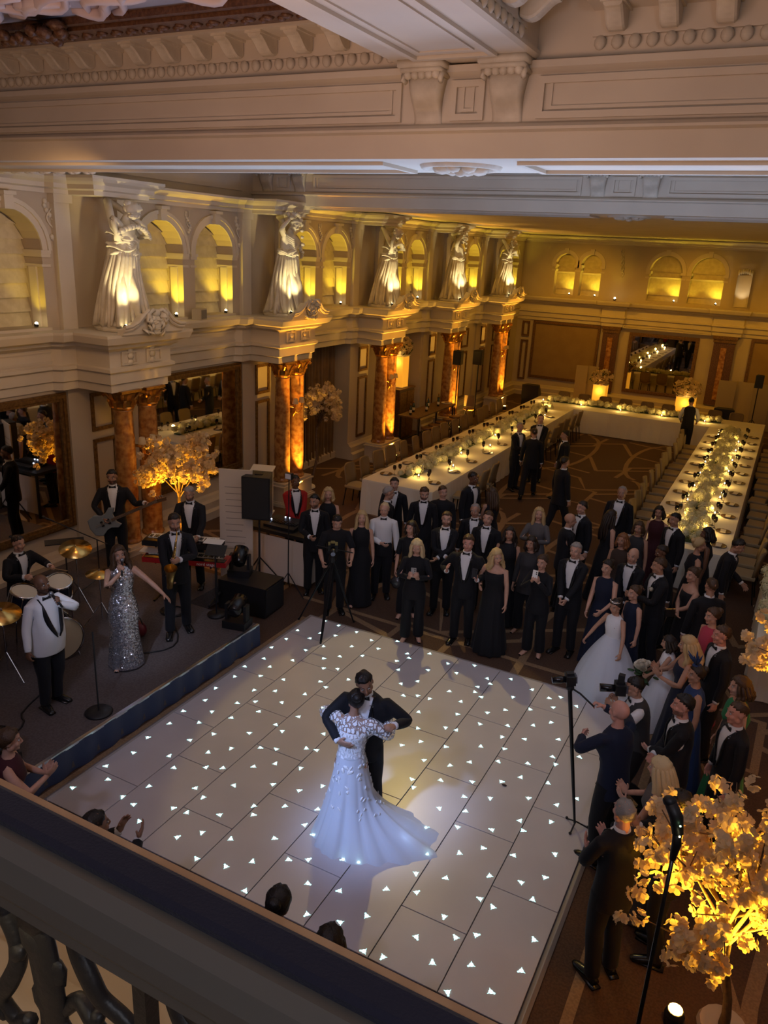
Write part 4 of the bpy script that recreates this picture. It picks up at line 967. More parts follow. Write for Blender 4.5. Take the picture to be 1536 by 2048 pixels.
def m_tulle():
    m = mat('bridal tulle', (.74, .76, .82), .8, sheen=.4, bump=.10, bscale=14); nt = m.node_tree; b = nt.nodes['Principled BSDF']; out = nt.nodes['Material Output']
    tr = nt.nodes.new('ShaderNodeBsdfTranslucent'); tr.inputs[0].default_value = (.7, .75, .85, 1); tp = nt.nodes.new('ShaderNodeBsdfTransparent')
    m1 = nt.nodes.new('ShaderNodeMixShader'); m1.inputs[0].default_value = .25; m2_ = nt.nodes.new('ShaderNodeMixShader'); m2_.inputs[0].default_value = .16
    nt.links.new(b.outputs[0], m1.inputs[1]); nt.links.new(tr.outputs[0], m1.inputs[2]); nt.links.new(m1.outputs[0], m2_.inputs[1]); nt.links.new(tp.outputs[0], m2_.inputs[2]); nt.links.new(m2_.outputs[0], out.inputs[0])
    return m
M_LACE, M_TULLE = m_lace(), m_tulle(); bo = bride['obj']; M_SATIN = m_fab('white satin', (.74, .74, .77), .35)
def puffed(key, M, f):   # full sleeves: push the cloth out from the arm bones
    t = TPL[key]; sk = SK[True]; V = t['V'].copy()
    for nm in ('uaR', 'uaL', 'faR', 'faL'):
        i = sk.idx[nm]; _, a, b, r = sk.B[i]; a = np.array(a); b = np.array(b); ab = b - a; q = a + np.clip(((V - a) @ ab) / (ab @ ab), 0, 1)[:, None] * ab; V += (V - q) * f * t['W'][:, i][:, None]
    TPL['puffed'] = dict(V=V, F=t['F'], W=t['W'], mi=None); return skin_part('puffed', M)
put('lace_top', mesh_from('lace_top', puffed('f_top', bride['M'], .42), [f for f in TPL['f_top']['F'] if TPL['f_top']['V'][list(f)].mean(0)[2] > .98 or abs(TPL['f_top']['V'][list(f)].mean(0)[0]) > .25], [M_LACE]), bo)
mb = MB(); n = 40; t = np.arange(n) * 2 * PI / n
mb.rings([np.stack([a * np.cos(t), b * np.sin(t) - .004, np.full(n, z)], 1) for z, a, b in ((.96, .162, .126), (1.08, .134, .1), (1.18, .142, .108), (1.27, .153, .138), (1.31, .154, .118))], True)
V = np.concatenate(mb.v); put('bodice', mesh_from('bodice', np.einsum('ij,nj->ni', bride['M'][bride['sk'].idx['chest']], np.concatenate([V, np.ones((len(V), 1))], 1)), mb.f, [M_SATIN]), bo)
def gown_skirt(n=110, m=26, lift=0.0, k=1.0, seed=0):   # flared skirt with a train swept out to her right (local axes: +x her right, +y ahead)
    t = np.arange(n) * 2 * PI / n; R = []; rg = random.Random(seed); ph = [rg.uniform(0, 6) for _ in range(6)]
    deg = np.degrees(t); A = [0, 15, 30, 45, 70, 90, 135, 180, 225, 255, 285, 315, 335, 350, 360]; H = [1.02, 1.0, .86, .66, .42, .36, .35, .38, .43, .47, .50, .60, .80, .98, 1.02]
    hem = np.interp(deg, A, H); hem = (np.roll(hem, 2) + hem * 2 + np.roll(hem, -2)) / 4; rnd = np.minimum(hem, .36 + .1 * (hem - .36))
    for j in range(m):
        q = j / (m - 1); z = 1.02 * (1 - q) ** 1.05 + .012 + lift; s = q ** 1.1; tr = max(0, (q - .45) / .55) ** 1.7
        r = .145 + ((rnd - .145) * s + (hem - rnd) * tr) * k
        fold = 1 + s * (.035 * np.sin(13 * t + ph[0]) + .028 * np.sin(21 * t + ph[1]) + .025 * np.sin(7 * t + ph[2]))
        r = r * fold; zz = z + .05 * s * (1 - s) * np.sin(11 * t + ph[3]) + (.012 + .05 * np.clip(hem - .5, 0, 1)) * q * np.clip(np.sin(17 * t + ph[4]), 0, 1)
        R.append(np.stack([r * np.cos(t), r * np.sin(t), np.maximum(zz, .008)], 1))
    return R
mb = MB(); mb.rings(gown_skirt(), False); mb.build('skirt', M_TULLE, bo, True)
mb = MB(); mb.rings(gown_skirt(72, 16, -.02, .80, 5), False); mb.build('underskirt', m_fab('gown lining', (.66, .68, .76), .7), bo, True)
mb = MB(); rg = random.Random(9)
SKR = gown_skirt()
for kx in range(110):   # appliqued lace leaves thinning out down the skirt
    j = int(2 + 14 * rg.random() ** 1.6); i = rg.randrange(110); p_ = SKR[j][i]; c_ = unit((p_[0], p_[1], .25))
    mb.ball(p_ + c_ * .004, (rg.uniform(.012, .02), .005, rg.uniform(.02, .036)), 6, 4, 0, rotzm(math.atan2(c_[1], c_[0]) - PI / 2) @ roty(rg.uniform(-.8, .8)))
o = mb.build('lace_applique', m_fab('lace applique', (.82, .82, .84), .6), bo, True); o['kind'] = 'stuff'
# ---- band
bassist = person('bearded bassist in black tuxedo standing by the left wall', -8.95, 8.42, (-4, 2.5), 1.70, z=.33, skin='olive', hair='short', hc='black', beard=True,
    pose=dict(hR=(.16, .20, 1.0), eR=(.9, -.3, .2), hL=(-.50, .26, 1.26), eL=(-.5, .2, -.9), curlR=.5, curlL=.6, head=(-.1, .15, 0)))
keys = person('bald keyboard player in black tuxedo behind the keyboards', -7.53, 8.58, (-5, 3), 1.68, z=.33, skin='tan', hair='crop', hc='grey', beard=True,
    pose=dict(hR=(.20, .36, 1.02), hL=(-.20, .36, 1.02), dirR=(0, 1, -.1), dirL=(0, 1, -.1), curlR=.3, curlL=.3, head=(0, .25, 0), lean=.1))
sax = person('saxophonist in black tuxedo playing near the front of the stage', -6.73, 7.33, (-3.6, 4.6), 1.74, z=.33, skin='tan', hair='short', hc='dark', beard=True,
    pose=dict(hR=(.13, .30, .98), eR=(.8, -.4, 0), hL=(-.02, .30, 1.2), eL=(-.7, .1, -.7), curlR=.5, curlL=.5, head=(0, .22, 0), fR=(.12, .1), fL=(-.12, -.06)))
singer = person('curly haired singer in silver sequin gown reaching out an arm', -6.66, 6.30, (-3.2, 3.4), 1.63, z=.33, fem=True, skin='tan', hair='wavy', hc='brown', wear='columngown', col='grey',
    pose=dict(hR=(.02, .17, 1.44), eR=(.8, .1, -.6), hL=(-.52, .30, 1.10), eL=(-.6, -.6, -.5), curlR=.75, curlL=.15, dirR=(-.1, .3, .8), head=(.15, .05, .1)))
M_SEQ = mat('silver sequins', (.62, .62, .68), .24, .9); nt = M_SEQ.node_tree; b_ = nt.nodes['Principled BSDF']
tc = nt.nodes.new('ShaderNodeTexCoord'); v_ = nt.nodes.new('ShaderNodeTexVoronoi'); v_.inputs['Scale'].default_value = 75; bp = nt.nodes.new('ShaderNodeBump'); bp.inputs['Strength'].default_value = 1.0; bp.inputs['Distance'].default_value = .02
sv = nt.nodes.new('ShaderNodeVectorMath'); sv.operation = 'SUBTRACT'; sv.inputs[1].default_value = (.5, .5, .5); sc_ = nt.nodes.new('ShaderNodeVectorMath'); sc_.operation = 'SCALE'; sc_.inputs['Scale'].default_value = .75
ge = nt.nodes.new('ShaderNodeNewGeometry'); ad = nt.nodes.new('ShaderNodeVectorMath'); ad.operation = 'ADD'; nm_ = nt.nodes.new('ShaderNodeVectorMath'); nm_.operation = 'NORMALIZE'
nt.links.new(tc.outputs['Object'], v_.inputs['Vector']); nt.links.new(v_.outputs['Color'], sv.inputs[0]); nt.links.new(sv.outputs[0], sc_.inputs[0]); nt.links.new(sc_.outputs[0], ad.inputs[0]); nt.links.new(ge.outputs['Normal'], ad.inputs[1]); nt.links.new(ad.outputs[0], nm_.inputs[0]); nt.links.new(nm_.outputs[0], b_.inputs['Normal'])
for ch in singer['obj'].children:
    if ch.name.startswith('dress'): ch.data.materials[0] = M_SEQ
crooner = person('stout bald male singer in white dinner jacket with black lapels', -6.72, 5.22, (-3.0, 5.0), 1.62, z=.33, skin='brown', hair=None, hc='black', wear='tux', col='white', girth=1.26, belly=.09, beard=True,
    pose=dict(hR=(.33, .10, .86), hL=(-.06, .21, 1.42), eL=(-.9, .2, -.5), curlL=.75, curlR=.4, dirL=(.2, .4, .8), head=(.05, 0, 0)))
drummer = person('drummer in black tuxedo seated behind the drum kit', -8.75, 6.45, (-5.5, 6.6), 1.68, z=.33, skin='fair', hair='crop', hc='dark',
    pose=dict(drop=.42, fR=(.16, .42), fL=(-.16, .40), hR=(.24, .42, .86), hL=(-.22, .40, .86), curlR=.75, curlL=.75, lean=.12, dirR=(-.1, .95, .1), dirL=(.1, .95, .1)))
red = person('toastmaster in red tailcoat standing behind the black loudspeaker', -7.12, 10.75, (-3, 7), 1.72, skin='brown', hair='crop', hc='black', col='red', pose=dict(CLASP))
# ---- onlookers behind the floor, from the left
G('man in black tuxedo holding a glass, leftmost of the onlookers', -6.30, 10.09, h=1.70, hc='black', skin='tan', beard=True, hair='short', pose=dict(DRINK, head=(-.5, .12, 0)), group=GB)
G('fair haired guest half hidden behind the leftmost tuxedoed onlooker', -6.38, 10.62, h=1.66, fem=True, hair='bob', hc='blonde', wear='columngown', group=GB)
vid = G('videographer with glasses in black shirt working behind the tripod', -5.62, 9.62, h=1.66, hc='black', skin='fair', hair='short', wear='shorttop', pose=dict(hR=(.22, .30, 1.02), hL=(-.24, .30, 1.04), head=(0, .38, 0), curlR=.6, curlL=.6, lean=.1), group=None)
G('woman with very long blonde hair in black gown beside the videographer', -5.42, 10.06, h=1.60, fem=True, hair='verylong', hc='blonde', wear='columngown', group=GB)
G('grey haired man in white dress shirt and bow tie without jacket', -5.26, 10.50, h=1.66, hair='receding', hc='fairb', wear='shirt', col='white', pose=dict(hR=(.02, .25, 1.10), eR=(.7, -.3, -.5), curlR=.4), group=GB)
G('dark haired woman in black short sleeved top behind the woman filming', -4.58, 10.10, h=1.60, fem=True, hair='bob', hc='dark', wear='shorttop', pose=dict(head=(-.4, .1, 0)), group=GB)
w17 = G('blonde woman in black trousers filming with a grey phone at the floor edge', -4.17, 9.42, h=1.62, fem=True, hair='long', hc='fairb', wear='top', pose=PHONE, group=GB)
G('bald man seen from the side behind the white shirted man', -5.56, 11.14, (-4.6, 11.8), h=1.70, hair='crop', hc='grey', skin='tan', group=GB)
G('dark haired man in tuxedo in front of the left table end', -5.72, 11.78, h=1.68, hc='dark', group=GB)
G('bearded man in tuxedo looking down right of the table end man', -5.05, 11.56, h=1.70, hc='brown', beard=True, pose=dict(head=(.1, .3, 0)), group=GB)
G('young smiling man in dark shirt turned sideways at the table corner', -4.87, 11.96, h=1.64, hc='brown', wear='top', pose=dict(head=(.5, .1, .1)), group=GB)
G('stocky bearded man in tuxedo with hands folded behind the filming blonde', -4.20, 10.52, h=1.70, hc='brown', beard=True, girth=1.1, pose=dict(FOLD), group=GB)
G('tall man in tuxedo in profile talking to the woman with brown hair', -4.66, 12.72, (-3.6, 12.4), h=1.76, skin='brown', hc='black', hair='crop', group=GB)
G('woman with long brown hair in dark sleeveless gown turned away', -4.16, 12.50, (-4.9, 12.9), h=1.60, fem=True, hair='long', hc='brown', wear='gown_straps', skin='tan', pose=FOLD, group=GB)
G('older balding man in tuxedo in the second row', -4.02, 11.30, h=1.66, hair='receding', hc='grey', skin='tan', group=GB)
G('young man in tuxedo behind the man with raised hands', -3.68, 10.94, h=1.70, hc='brown', group=GB)
m27 = G('young man in tuxedo raising one hand and a phone in the other', -3.54, 9.78, h=1.70, hc='brown', hair='quiff', skin='rosy', pose=dict(hR=(.24, .24, 1.22), eR=(.6, -.4, -.6), curlR=.3, hL=(-.22, .26, 1.17), eL=(-.6, -.4, -.6), curlL=.6, dirR=(-.1, .3, .9), dirL=(0, .5, .8)), group=GB)
G('blonde woman in strapless black gown leaning towards the man with the phone', -3.08, 9.72, (-3.1, 6), h=1.62, fem=True, hair='wavy', hc='blonde', wear='gown_strapless', pose=dict(head=(.75, .2, .1), hR=(.2, .1, 1.15)), group=GB)
G('dark curly haired woman in strappy black gown behind the strapless blonde', -3.24, 10.72, h=1.60, fem=True, hair='wavy', hc='dark', wear='gown_straps', skin='tan', group=GB)
G('blonde woman wrapped in a pale grey shawl in the third row', -3.14, 11.90, h=1.60, fem=True, hair='long', hc='blonde', wear='top', col='grey', pose=CLAP, group=GB)
G('dark haired woman in charcoal jacket behind the woman with the white phone', -2.84, 10.55, h=1.58, fem=True, hair='bob', hc='dark', wear='top', col='charcoal', skin='tan', group=GB)
w32 = G('woman in black filming with a white phone held at her face', -2.50, 9.98, h=1.56, fem=True, hair='updo', hc='brown', wear='top', pose=dict(PHONE, hR=(.055, .24, 1.38), hL=(-.055, .24, 1.38), head=(0, .1, 0)), group=GB)
G('fair haired man in tuxedo with clasped hands at the floor edge', -2.14, 10.30, h=1.72, hair='short', hc='grey', pose=dict(CLASP, head=(.1, .1, 0)), group=GB)
G('bald man turned away behind the man with clasped hands', -2.62, 11.70, (-1.2, 12.4), h=1.66, hair=None, skin='tan', pose=FOLD, group=GB)
G('dark haired guest in black behind the bald man turned away', -2.56, 12.46, (-3.2, 11.5), h=1.68, hc='dark', group=GB)
# ---- standing between the tables
GT = 'staff and guests standing between the tables'
G('grey haired man in dark suit at the left of the talking group', -5.44, 17.81, (-4.6, 17.4), h=1.68, hair='receding', hc='grey', skin='tan', pose=FOLD, group=GT)
G('tall balding man in tuxedo facing out of the talking group', -5.22, 18.85, (-4.4, 14), h=1.74, hair='receding', hc='dark', pose=CLASP, group=GT)
G('man in black seen from behind striding in the talking group', -4.92, 17.35, (-5.4, 19.5), h=1.70, hair='crop', hc='dark', skin='tan', pose=dict(fR=(.12, .28), fL=(-.14, -.30), heelL=-.5), group=GT)
G('man in black jacket and white shirt right of the talking group', -4.24, 17.60, (-5.2, 17.0), h=1.70, hc='black', skin='tan', group=GT)
G('man in black suit walking away to the right across the carpet', -3.58, 14.96, (-2.4, 16.4), h=1.74, hc='dark', skin='tan', pose=dict(fR=(.1, .22), fL=(-.1, -.22), heelL=-.4), group=GT)
G('waiter in black waistcoat and white sleeves leaning over the top table', -2.34, 24.55, (-2.6, 27), h=1.72, hc='black', skin='tan', wear='waistcoat', pose=dict(hR=(.26, .30, 1.0), hL=(-.22, .3, 1.0), lean=.15), group=GT)
# ---- right hand crowd
G('broad older man in tuxedo standing at the near end of the aisle', -2.16, 13.54, (-2.6, 6), h=1.74, hair='receding', hc='grey', skin='tan', girth=1.15, group=GR)
G('woman with long dark hair seen from behind in black dress', -2.12, 12.46, (-1.2, 13.2), h=1.60, fem=True, hair='verylong', hc='dark', wear='gown_straps', group=GR)
G('dark haired woman in wine dress beside the right table end', -1.46, 13.28, h=1.58, fem=True, hair='bob', hc='black', wear='gown_straps', col='wine', skin='tan', group=GR)
G('dark haired man with white collar half turned at the right table end', -1.12, 12.72, (-3.4, 10.5), h=1.68, hc='black', skin='tan', group=GR)
G('woman with blonde curls in brown dress in the dim middle row', -1.72, 11.50, h=1.58, fem=True, hair='bob', hc='ginger', wear='gown_straps', col='brown', skin='tan', group=GR)
G('auburn haired woman in dark dress behind the blonde curls', -1.62, 12.30, h=1.56, fem=True, hair='bob', hc='brown', wear='gown_straps', col='charcoal', skin='tan', group=GR)
G('elderly bald man in tuxedo and bow tie behind the woman in navy', -1.42, 10.74, h=1.66, hair=None, skin='fair', pose=CLASP, group=GR)
G('dark haired woman in high necked navy dress behind the taller flower girl', -1.66, 10.22, h=1.60, fem=True, hair='updo', hc='dark', wear='gown_straps', col='navy', pose=dict(hR=(.1, .3, 1.0), hL=(-.14, .3, 1.05)), group=GR)
G('girl with pinned up brown hair in dark navy dress', -1.22, 9.92, (-3.3, 7.5), h=1.42, fem=True, hair='updo', hc='brown', wear='gown_straps', col='navy', pose=dict(head=(0, .1, 0)), group=GR, scale_head=1.08)
g47 = G('man in tuxedo with white buttonhole rose in profile', -1.00, 10.40, (-3.8, 9.0), h=1.72, hc='brown', skin='tan', pose=dict(hR=(.16, .3, 1.15), hL=(-.1, .34, 1.2)), group=GR)
G('man with white wing collar in dark jacket leaning in the dim crowd', -1.02, 11.28, (-2.6, 10.0), h=1.62, hc='dark', skin='brown', pose=dict(lean=.2), group=GR)
G('woman with blonde updo in sleeveless black dress turned to the table', -0.70, 11.78, (.4, 12.3), h=1.64, fem=True, hair='updo', hc='blonde', wear='gown_straps', skin='tan', group=GR)
G('dark haired woman in shadow beside the man bending over the table', -0.62, 12.50, (-2.2, 12.0), h=1.60, fem=True, hair='bob', hc='black', wear='gown_straps', skin='brown', group=GR)
G('man in dark suit bending towards the right table end', -0.30, 11.98, (1.2, 12.0), h=1.70, hc='black', skin='tan', pose=dict(lean=.18, head=(0, .3, 0), hL=(-.15, .3, .98)), group=GR)
w52 = G('woman in one shouldered black gown clutching a silver bag', -0.60, 10.60, (-2.8, 8.5), h=1.60, fem=True, hair='updo', hc='brown', wear='gown_strapless', skin='fair', pose=FOLD, group=GR)
G('man with cropped brown hair seen from behind in black jacket', -0.34, 10.16, (-1.4, 12.0), h=1.66, hair='crop', hc='brown', skin='tan', group=GR)
girl1 = G('taller flower girl in white tulle gown and silver tiara', -1.36, 9.50, (-2.9, 6.5), h=1.36, fem=True, hair='updo', hc='dark', wear='none', skin='tan', pose=dict(hR=(.34, .24, .98), hL=(-.34, .2, .93), eR=(.8, -.4, -.2), eL=(-.8, -.4, -.2), curlR=.5, curlL=.4, head=(0, .3, 0)), scale_head=1.1)
girl2 = G('smaller flower girl in white dress holding a bouquet', -0.62, 9.12, (-3.2, 8.6), h=1.20, fem=True, hair='bob', hc='dark', wear='none', skin='tan', pose=dict(hR=(.05, .3, 1.02), hL=(-.1, .3, 1.0), curlR=.7, curlL=.7, head=(0, .25, 0)), scale_head=1.15)
for g_, sd, fl in ((girl1, 3, .47), (girl2, 4, .34)):
    V, F = gown_mesh(SK[True], 'straps', .02, .18, 9, sd, .004); V = V.copy()
    put('bodice', mesh_from('bodice', np.einsum('ij,nj->ni', g_['M'][g_['sk'].idx['chest']], np.concatenate([V, np.ones((len(V), 1))], 1)), [f for f in F if V[list(f)].mean(0)[2] > 1.03], [M_SATIN]), g_['obj'])
    n = 60; t = np.arange(n) * 2 * PI / n; R = []
    for q in np.linspace(0, 1, 14):
        z = 1.08 * (1 - q) + .02; r = .125 + (fl - .02) * (1 - (1 - q) ** 1.7); fo = 1 + .03 * q * (np.sin(15 * t + sd) + np.sin(23 * t))
        R.append(np.stack([r * fo * np.cos(t), r * .95 * fo * np.sin(t), np.full(n, z)], 1))
    mb = MB(); mb.rings(R, False); mb.build('tulle_skirt', M_TULLE, g_['obj'], True)
    mb = MB(); mb.rings([r_ * np.array([.86, .86, 1]) for r_ in R], False); mb.build('underskirt', m_fab('white lining', (.66, .67, .72), .7), g_['obj'], True)
    mb = MB(); mb.rings([np.stack([r * np.cos(t), r * .74 * np.sin(t) - .004, np.full(n, z)], 1) for z, r in ((1.045, .136), (1.085, .134))], False); mb.build('sash', M_SATIN, g_['obj'], True)
R_, ph_, r_ = girl1['T']['head']; mb = MB(); t = np.linspace(-.2, PI + .2, 15)
mb.tube([(.082 * math.cos(a), -.01 + .07 * math.sin(a), 1.735 + .012 * math.sin(a)) for a in t], .006, 6)
for a in t[3:-3]: mb.ball((.082 * math.cos(a), -.01 + .07 * math.sin(a), 1.748 + .02 * math.sin(a)), .008, 6, 4)
V = (np.concatenate(mb.v) - r_) * 1.1 @ R_.T + ph_; put('tiara', mesh_from('tiara', V, mb.f, [mat('diamante', (.9, .9, .95), .1, 1.0)]), girl1['obj'])
G('woman in pink sleeveless dress with dark pinned hair', -0.22, 9.42, (-2.2, 7.8), h=1.58, fem=True, hair='updo', hc='brown', wear='gown_straps', col='pink', skin='fair', group=GR)
G('woman with long fair hair and bare shoulders beside the smaller flower girl', -0.38, 8.42, (-2.9, 7.6), h=1.60, fem=True, hair='wavy', hc='blonde', wear='gown_strapless', col='navy', skin='tan', pose=dict(CLAP, head=(-.2, .2, 0)), group=GR)
G('fair haired man in tuxedo in profile right of the bare shouldered woman', -0.08, 8.68, (-3.0, 7.2), h=1.70, hc='brown', skin='rosy', group=GR)
phg = person('photographer in waistcoat with rolled shirt sleeves aiming a camera', -0.66, 7.44, (-2.8, 6.6), 1.62, skin='tan', hair='short', hc='black', wear='waistcoat', col='charcoal',
    pose=dict(drop=.14, lean=.18, hR=(.07, .29, 1.28), hL=(-.07, .33, 1.24), eR=(.7, 0, -.7), eL=(-.7, 0, -.7), curlR=.55, curlL=.5, head=(0, .12, 0), fR=(.14, .16), fL=(-.16, -.16), dirR=(-.3, .8, .5), dirL=(.3, .8, .5)))
mono = person('bald videographer in dark jacket holding a camera monopod', -0.72, 6.46, (-1.65, 7.0), 1.70, skin='rosy', hair=None, hc='grey', wear='top', col='navy',
    pose=dict(lean=.10, hR=(.20, .40, 1.44), hL=(-.10, .36, 1.22), eR=(.9, 0, -.4), eL=(-.9, 0, -.4), curlR=.75, curlL=.8, head=(0, -.05, 0), fR=(.13, .08), fL=(-.15, -.02)))
G('bearded man in tuxedo in profile behind the monopod operator', -0.24, 6.92, (-2.9, 6.4), h=1.70, hc='black', beard=True, skin='rosy', pose=dict(FOLD), group=GR)
G('woman in bright green draped gown with brown hair', .20, 7.70, (-2.8, 6.2), h=1.64, fem=True, hair='bob', hc='brown', wear='gown_straps', col='green', pose=dict(head=(0, .1, 0)), group=GR)
G('balding man in tuxedo standing before the woman in green', .20, 7.06, (-2.9, 5.8), h=1.70, hair='crop', hc='brown', skin='rosy', group=GR)
G('blonde woman with straight bob in red strapped top by the blossom tree', -0.28, 5.98, (-3.0, 6.2), h=1.58, fem=True, hair='long', hc='fairb', wear='gown_straps', col='grey', skin='fair', pose=CLAP, group=GR)
G('balding grey man clapping at the front right by the blossom tree', -0.44, 5.14, (-2.2, 7.0), h=1.68, hair='receding', hc='grey', skin='rosy', pose=dict(CLAP, hR=(.06, .26, 1.14), hL=(-.10, .27, 1.06)), group=GR)
G('dark haired man clapping behind the blossoms at front right', -0.10, 5.54, (-2.8, 5.8), h=1.64, hc='black', skin='tan', pose=CLAP, group=GR)
hat = G('woman in navy dress with a spiky feathered headpiece', -0.22, 7.92, (-2.8, 6.8), h=1.52, fem=True, hair='updo', hc='dark', wear='gown_straps', col='blue', skin='tan', group=GR)
R_, ph_, r_ = hat['T']['head']; mb = MB(); rg = random.Random(2)
for i in range(16):
    a = rg.uniform(-.9, .9); b = rg.uniform(-.5, .9); L_ = rg.uniform(.12, .22); p0 = np.array([.02, -.01, 1.75]); d_ = unit((math.sin(a), math.sin(b), 1.1)); mb.tube([p0, p0 + d_ * L_ * .6, p0 + d_ * L_], [.006, .014, .002], 5)
mb.ball((.02, -.01, 1.755), (.06, .06, .02), 10, 5); V = (np.concatenate(mb.v) - r_) @ R_.T + ph_; put('headpiece', mesh_from('headpiece', V, mb.f, [m_fab('blue', FAB['blue'])]), hat['obj'])
# ---- by the balcony, seen over the rail
G('woman in dusky pink dress at the left edge below the rail', -5.08, 3.46, (-3.2, 5.8), h=1.62, fem=True, hair='updo', hc='brown', wear='gown_straps', col='wine', pose=CLAP)
G('dark haired guest applauding, head and hands above the rail', -3.66, 3.06, (-3.0, 5.8), h=1.69, hc='black', skin='olive', pose=dict(CLAP, hR=(-.02, .36, 1.28), hL=(-.20, .30, 1.29), dirR=(-.1, .5, .8), dirL=(.1, .5, .8)))
G('dark head of a guest just above the rail, the left of two', -2.20, 3.16, (-2.8, 5.8), h=1.64, fem=True, hair='updo', hc='black', wear='gown_straps')
G('dark haired head close to the rail, the right of two', -1.76, 3.07, (-2.8, 5.8), h=1.64, fem=True, hair='bob', hc='black', wear='gown_straps')
# ================================================================ DANCE FLOOR
LEDS = '-5.72,7.47;-5.72,8.09;-5.71,4.57;-5.70,6.84;-5.70,6.23;-5.70,8.72;-5.69,5.00;-5.69,8.41;-5.68,5.61;-5.67,7.19;-5.66,5.95;-5.63,7.78;-5.63,6.55;-5.61,5.32;-5.52,9.20;-5.51,4.85;-5.43,7.64;-5.41,8.61;-5.40,6.40;-5.40,7.38;-5.38,6.14;-5.37,8.83;-5.27,7.95;-5.27,9.18;-5.27,8.28;-5.26,7.06;-5.26,6.71;-5.24,5.48;-5.24,5.82;-5.18,4.73;-5.15,8.88;-5.12,8.51;-5.12,6.42;-5.09,7.47;-5.09,6.85;-5.09,6.05;-5.07,4.99;-5.06,5.35;-5.02,7.18;-5.00,4.70;-4.94,9.15;-4.94,8.22;-4.92,5.75;-4.92,6.70;-4.80,7.01;-4.80,7.99;-4.78,4.55;-4.78,8.73;-4.78,8.39;-4.77,5.53;-4.75,6.28;-4.75,5.94;-4.66,7.68;-4.66,7.32;-4.64,5.21;-4.63,8.08;-4.63,4.86;-4.63,9.04;-4.61,5.62;-4.59,6.58;-4.52,8.57;-4.52,7.60;-4.48,5.14;-4.48,6.12;-4.47,4.88;-4.45,6.86;-4.45,6.51;-4.43,8.87;-4.37,7.92;-4.34,5.81;-4.33,5.45;-4.32,4.57;-4.31,6.19;-4.31,7.17;-4.30,9.22;-4.17,5.97;-4.17,5.02;-4.16,4.74;-4.05,8.70;-4.03,6.38;-4.01,8.97;-4.01,6.72;-3.99,5.67;-3.98,4.45;-3.96,5.30;-3.94,8.87;-3.92,8.50;-3.91,6.41;-3.89,6.05;-3.89,5.19;-3.87,4.81;-3.74,9.14;-3.73,8.20;-3.70,5.73;-3.69,4.51;-3.69,5.46;-3.58,7.96;-3.57,8.37;-3.57,8.71;-3.53,5.92;-3.52,5.03;-3.52,4.68;-3.45,7.64;-3.43,7.30;-3.42,8.05;-3.41,9.02;-3.38,5.59;-3.37,4.37;-3.37,5.33;-3.28,7.32;-3.26,8.07;-3.25,4.87;-3.25,7.72;-3.22,5.26;-3.21,8.85;-3.13,7.00;-3.11,7.40;-3.11,8.37;-3.11,4.55;-3.09,4.96;-3.07,9.17;-2.97,7.18;-2.94,4.72;-2.89,8.22;-2.83,8.67;-2.83,7.59;-2.82,7.93;-2.82,8.53;-2.81,5.13;-2.80,8.94;-2.79,6.88;-2.76,6.51;-2.76,4.43;-2.72,8.83;-2.70,7.61;-2.70,8.46;-2.69,6.40;-2.68,7.24;-2.67,5.17;-2.65,4.79;-2.52,9.10;-2.51,8.16;-2.50,7.88;-2.50,6.95;-2.49,6.66;-2.48,5.75;-2.47,4.50;-2.35,8.68;-2.34,8.34;-2.33,7.46;-2.33,7.12;-2.32,6.24;-2.32,5.91;-2.31,4.67;-2.30,5.02;-2.20,8.03;-2.19,8.99;-2.18,6.81;-2.18,7.77;-2.17,6.54;-2.16,5.59;-2.16,4.35;-2.15,5.32;-2.08,7.56;-2.07,8.52;-2.07,6.34;-2.06,7.30;-2.05,5.12;-2.05,6.08;-2.00,4.38;-1.94,8.91;-1.93,8.20;-1.93,7.87;-1.92,6.66;-1.91,6.98;-1.90,5.76;-1.89,5.41;-1.85,4.69;-1.83,8.72;-1.81,9.01;-1.76,8.38;-1.76,7.44;-1.75,7.16;-1.74,6.22;-1.73,5.00;-1.73,5.94;-1.63,4.53;-1.58,8.08;-1.58,8.91;-1.57,6.87;-1.56,4.85;-1.55,5.64;-1.55,7.71;-1.54,6.49;-1.53,5.34;-1.48,7.59;-1.47,6.37;-1.46,7.22;-1.44,6.00;-1.42,4.35;-1.42,4.96;-1.40,5.31;-1.35,4.67;-1.28,7.87;-1.28,6.92;-1.27,5.71;-1.26,6.64;-1.13,4.52;-1.12,5.57;-1.12,7.13;-1.10,6.22;-1.10,5.88;-0.98,5.16;-0.98,4.82'
FX0, FX1, FY0, FY1 = -5.78, -.88, 4.31, 9.23
df = thing('dance_floor', 'white acrylic dance floor studded with small star lights', 'dance floor', ((FX0 + FX1) / 2, (FY0 + FY1) / 2, 0))
ox, oy = (FX0 + FX1) / 2, (FY0 + FY1) / 2
MB().box(FX0 - ox, FX1 - ox, FY0 - oy, FY1 - oy, 0.004, .024).build('base', M_SEAM, df)
W8 = (FX1 - FX0) / 8; L4 = (FY1 - FY0) / 4
def panel(w_, l_):
    g = .0045; mb = MB(); mb.rings([np.array([(-w_ / 2 + a, -l_ / 2 + a, z), (w_ / 2 - a, -l_ / 2 + a, z), (w_ / 2 - a, l_ / 2 - a, z), (-w_ / 2 + a, l_ / 2 - a, z)]) for a, z in ((g, .02), (g, .0345), (g + .002, .036))], True)
    return mb.mesh('panel', M_PANEL)
PF, PH = panel(W8, L4), panel(W8, L4 / 2); PANELS = []
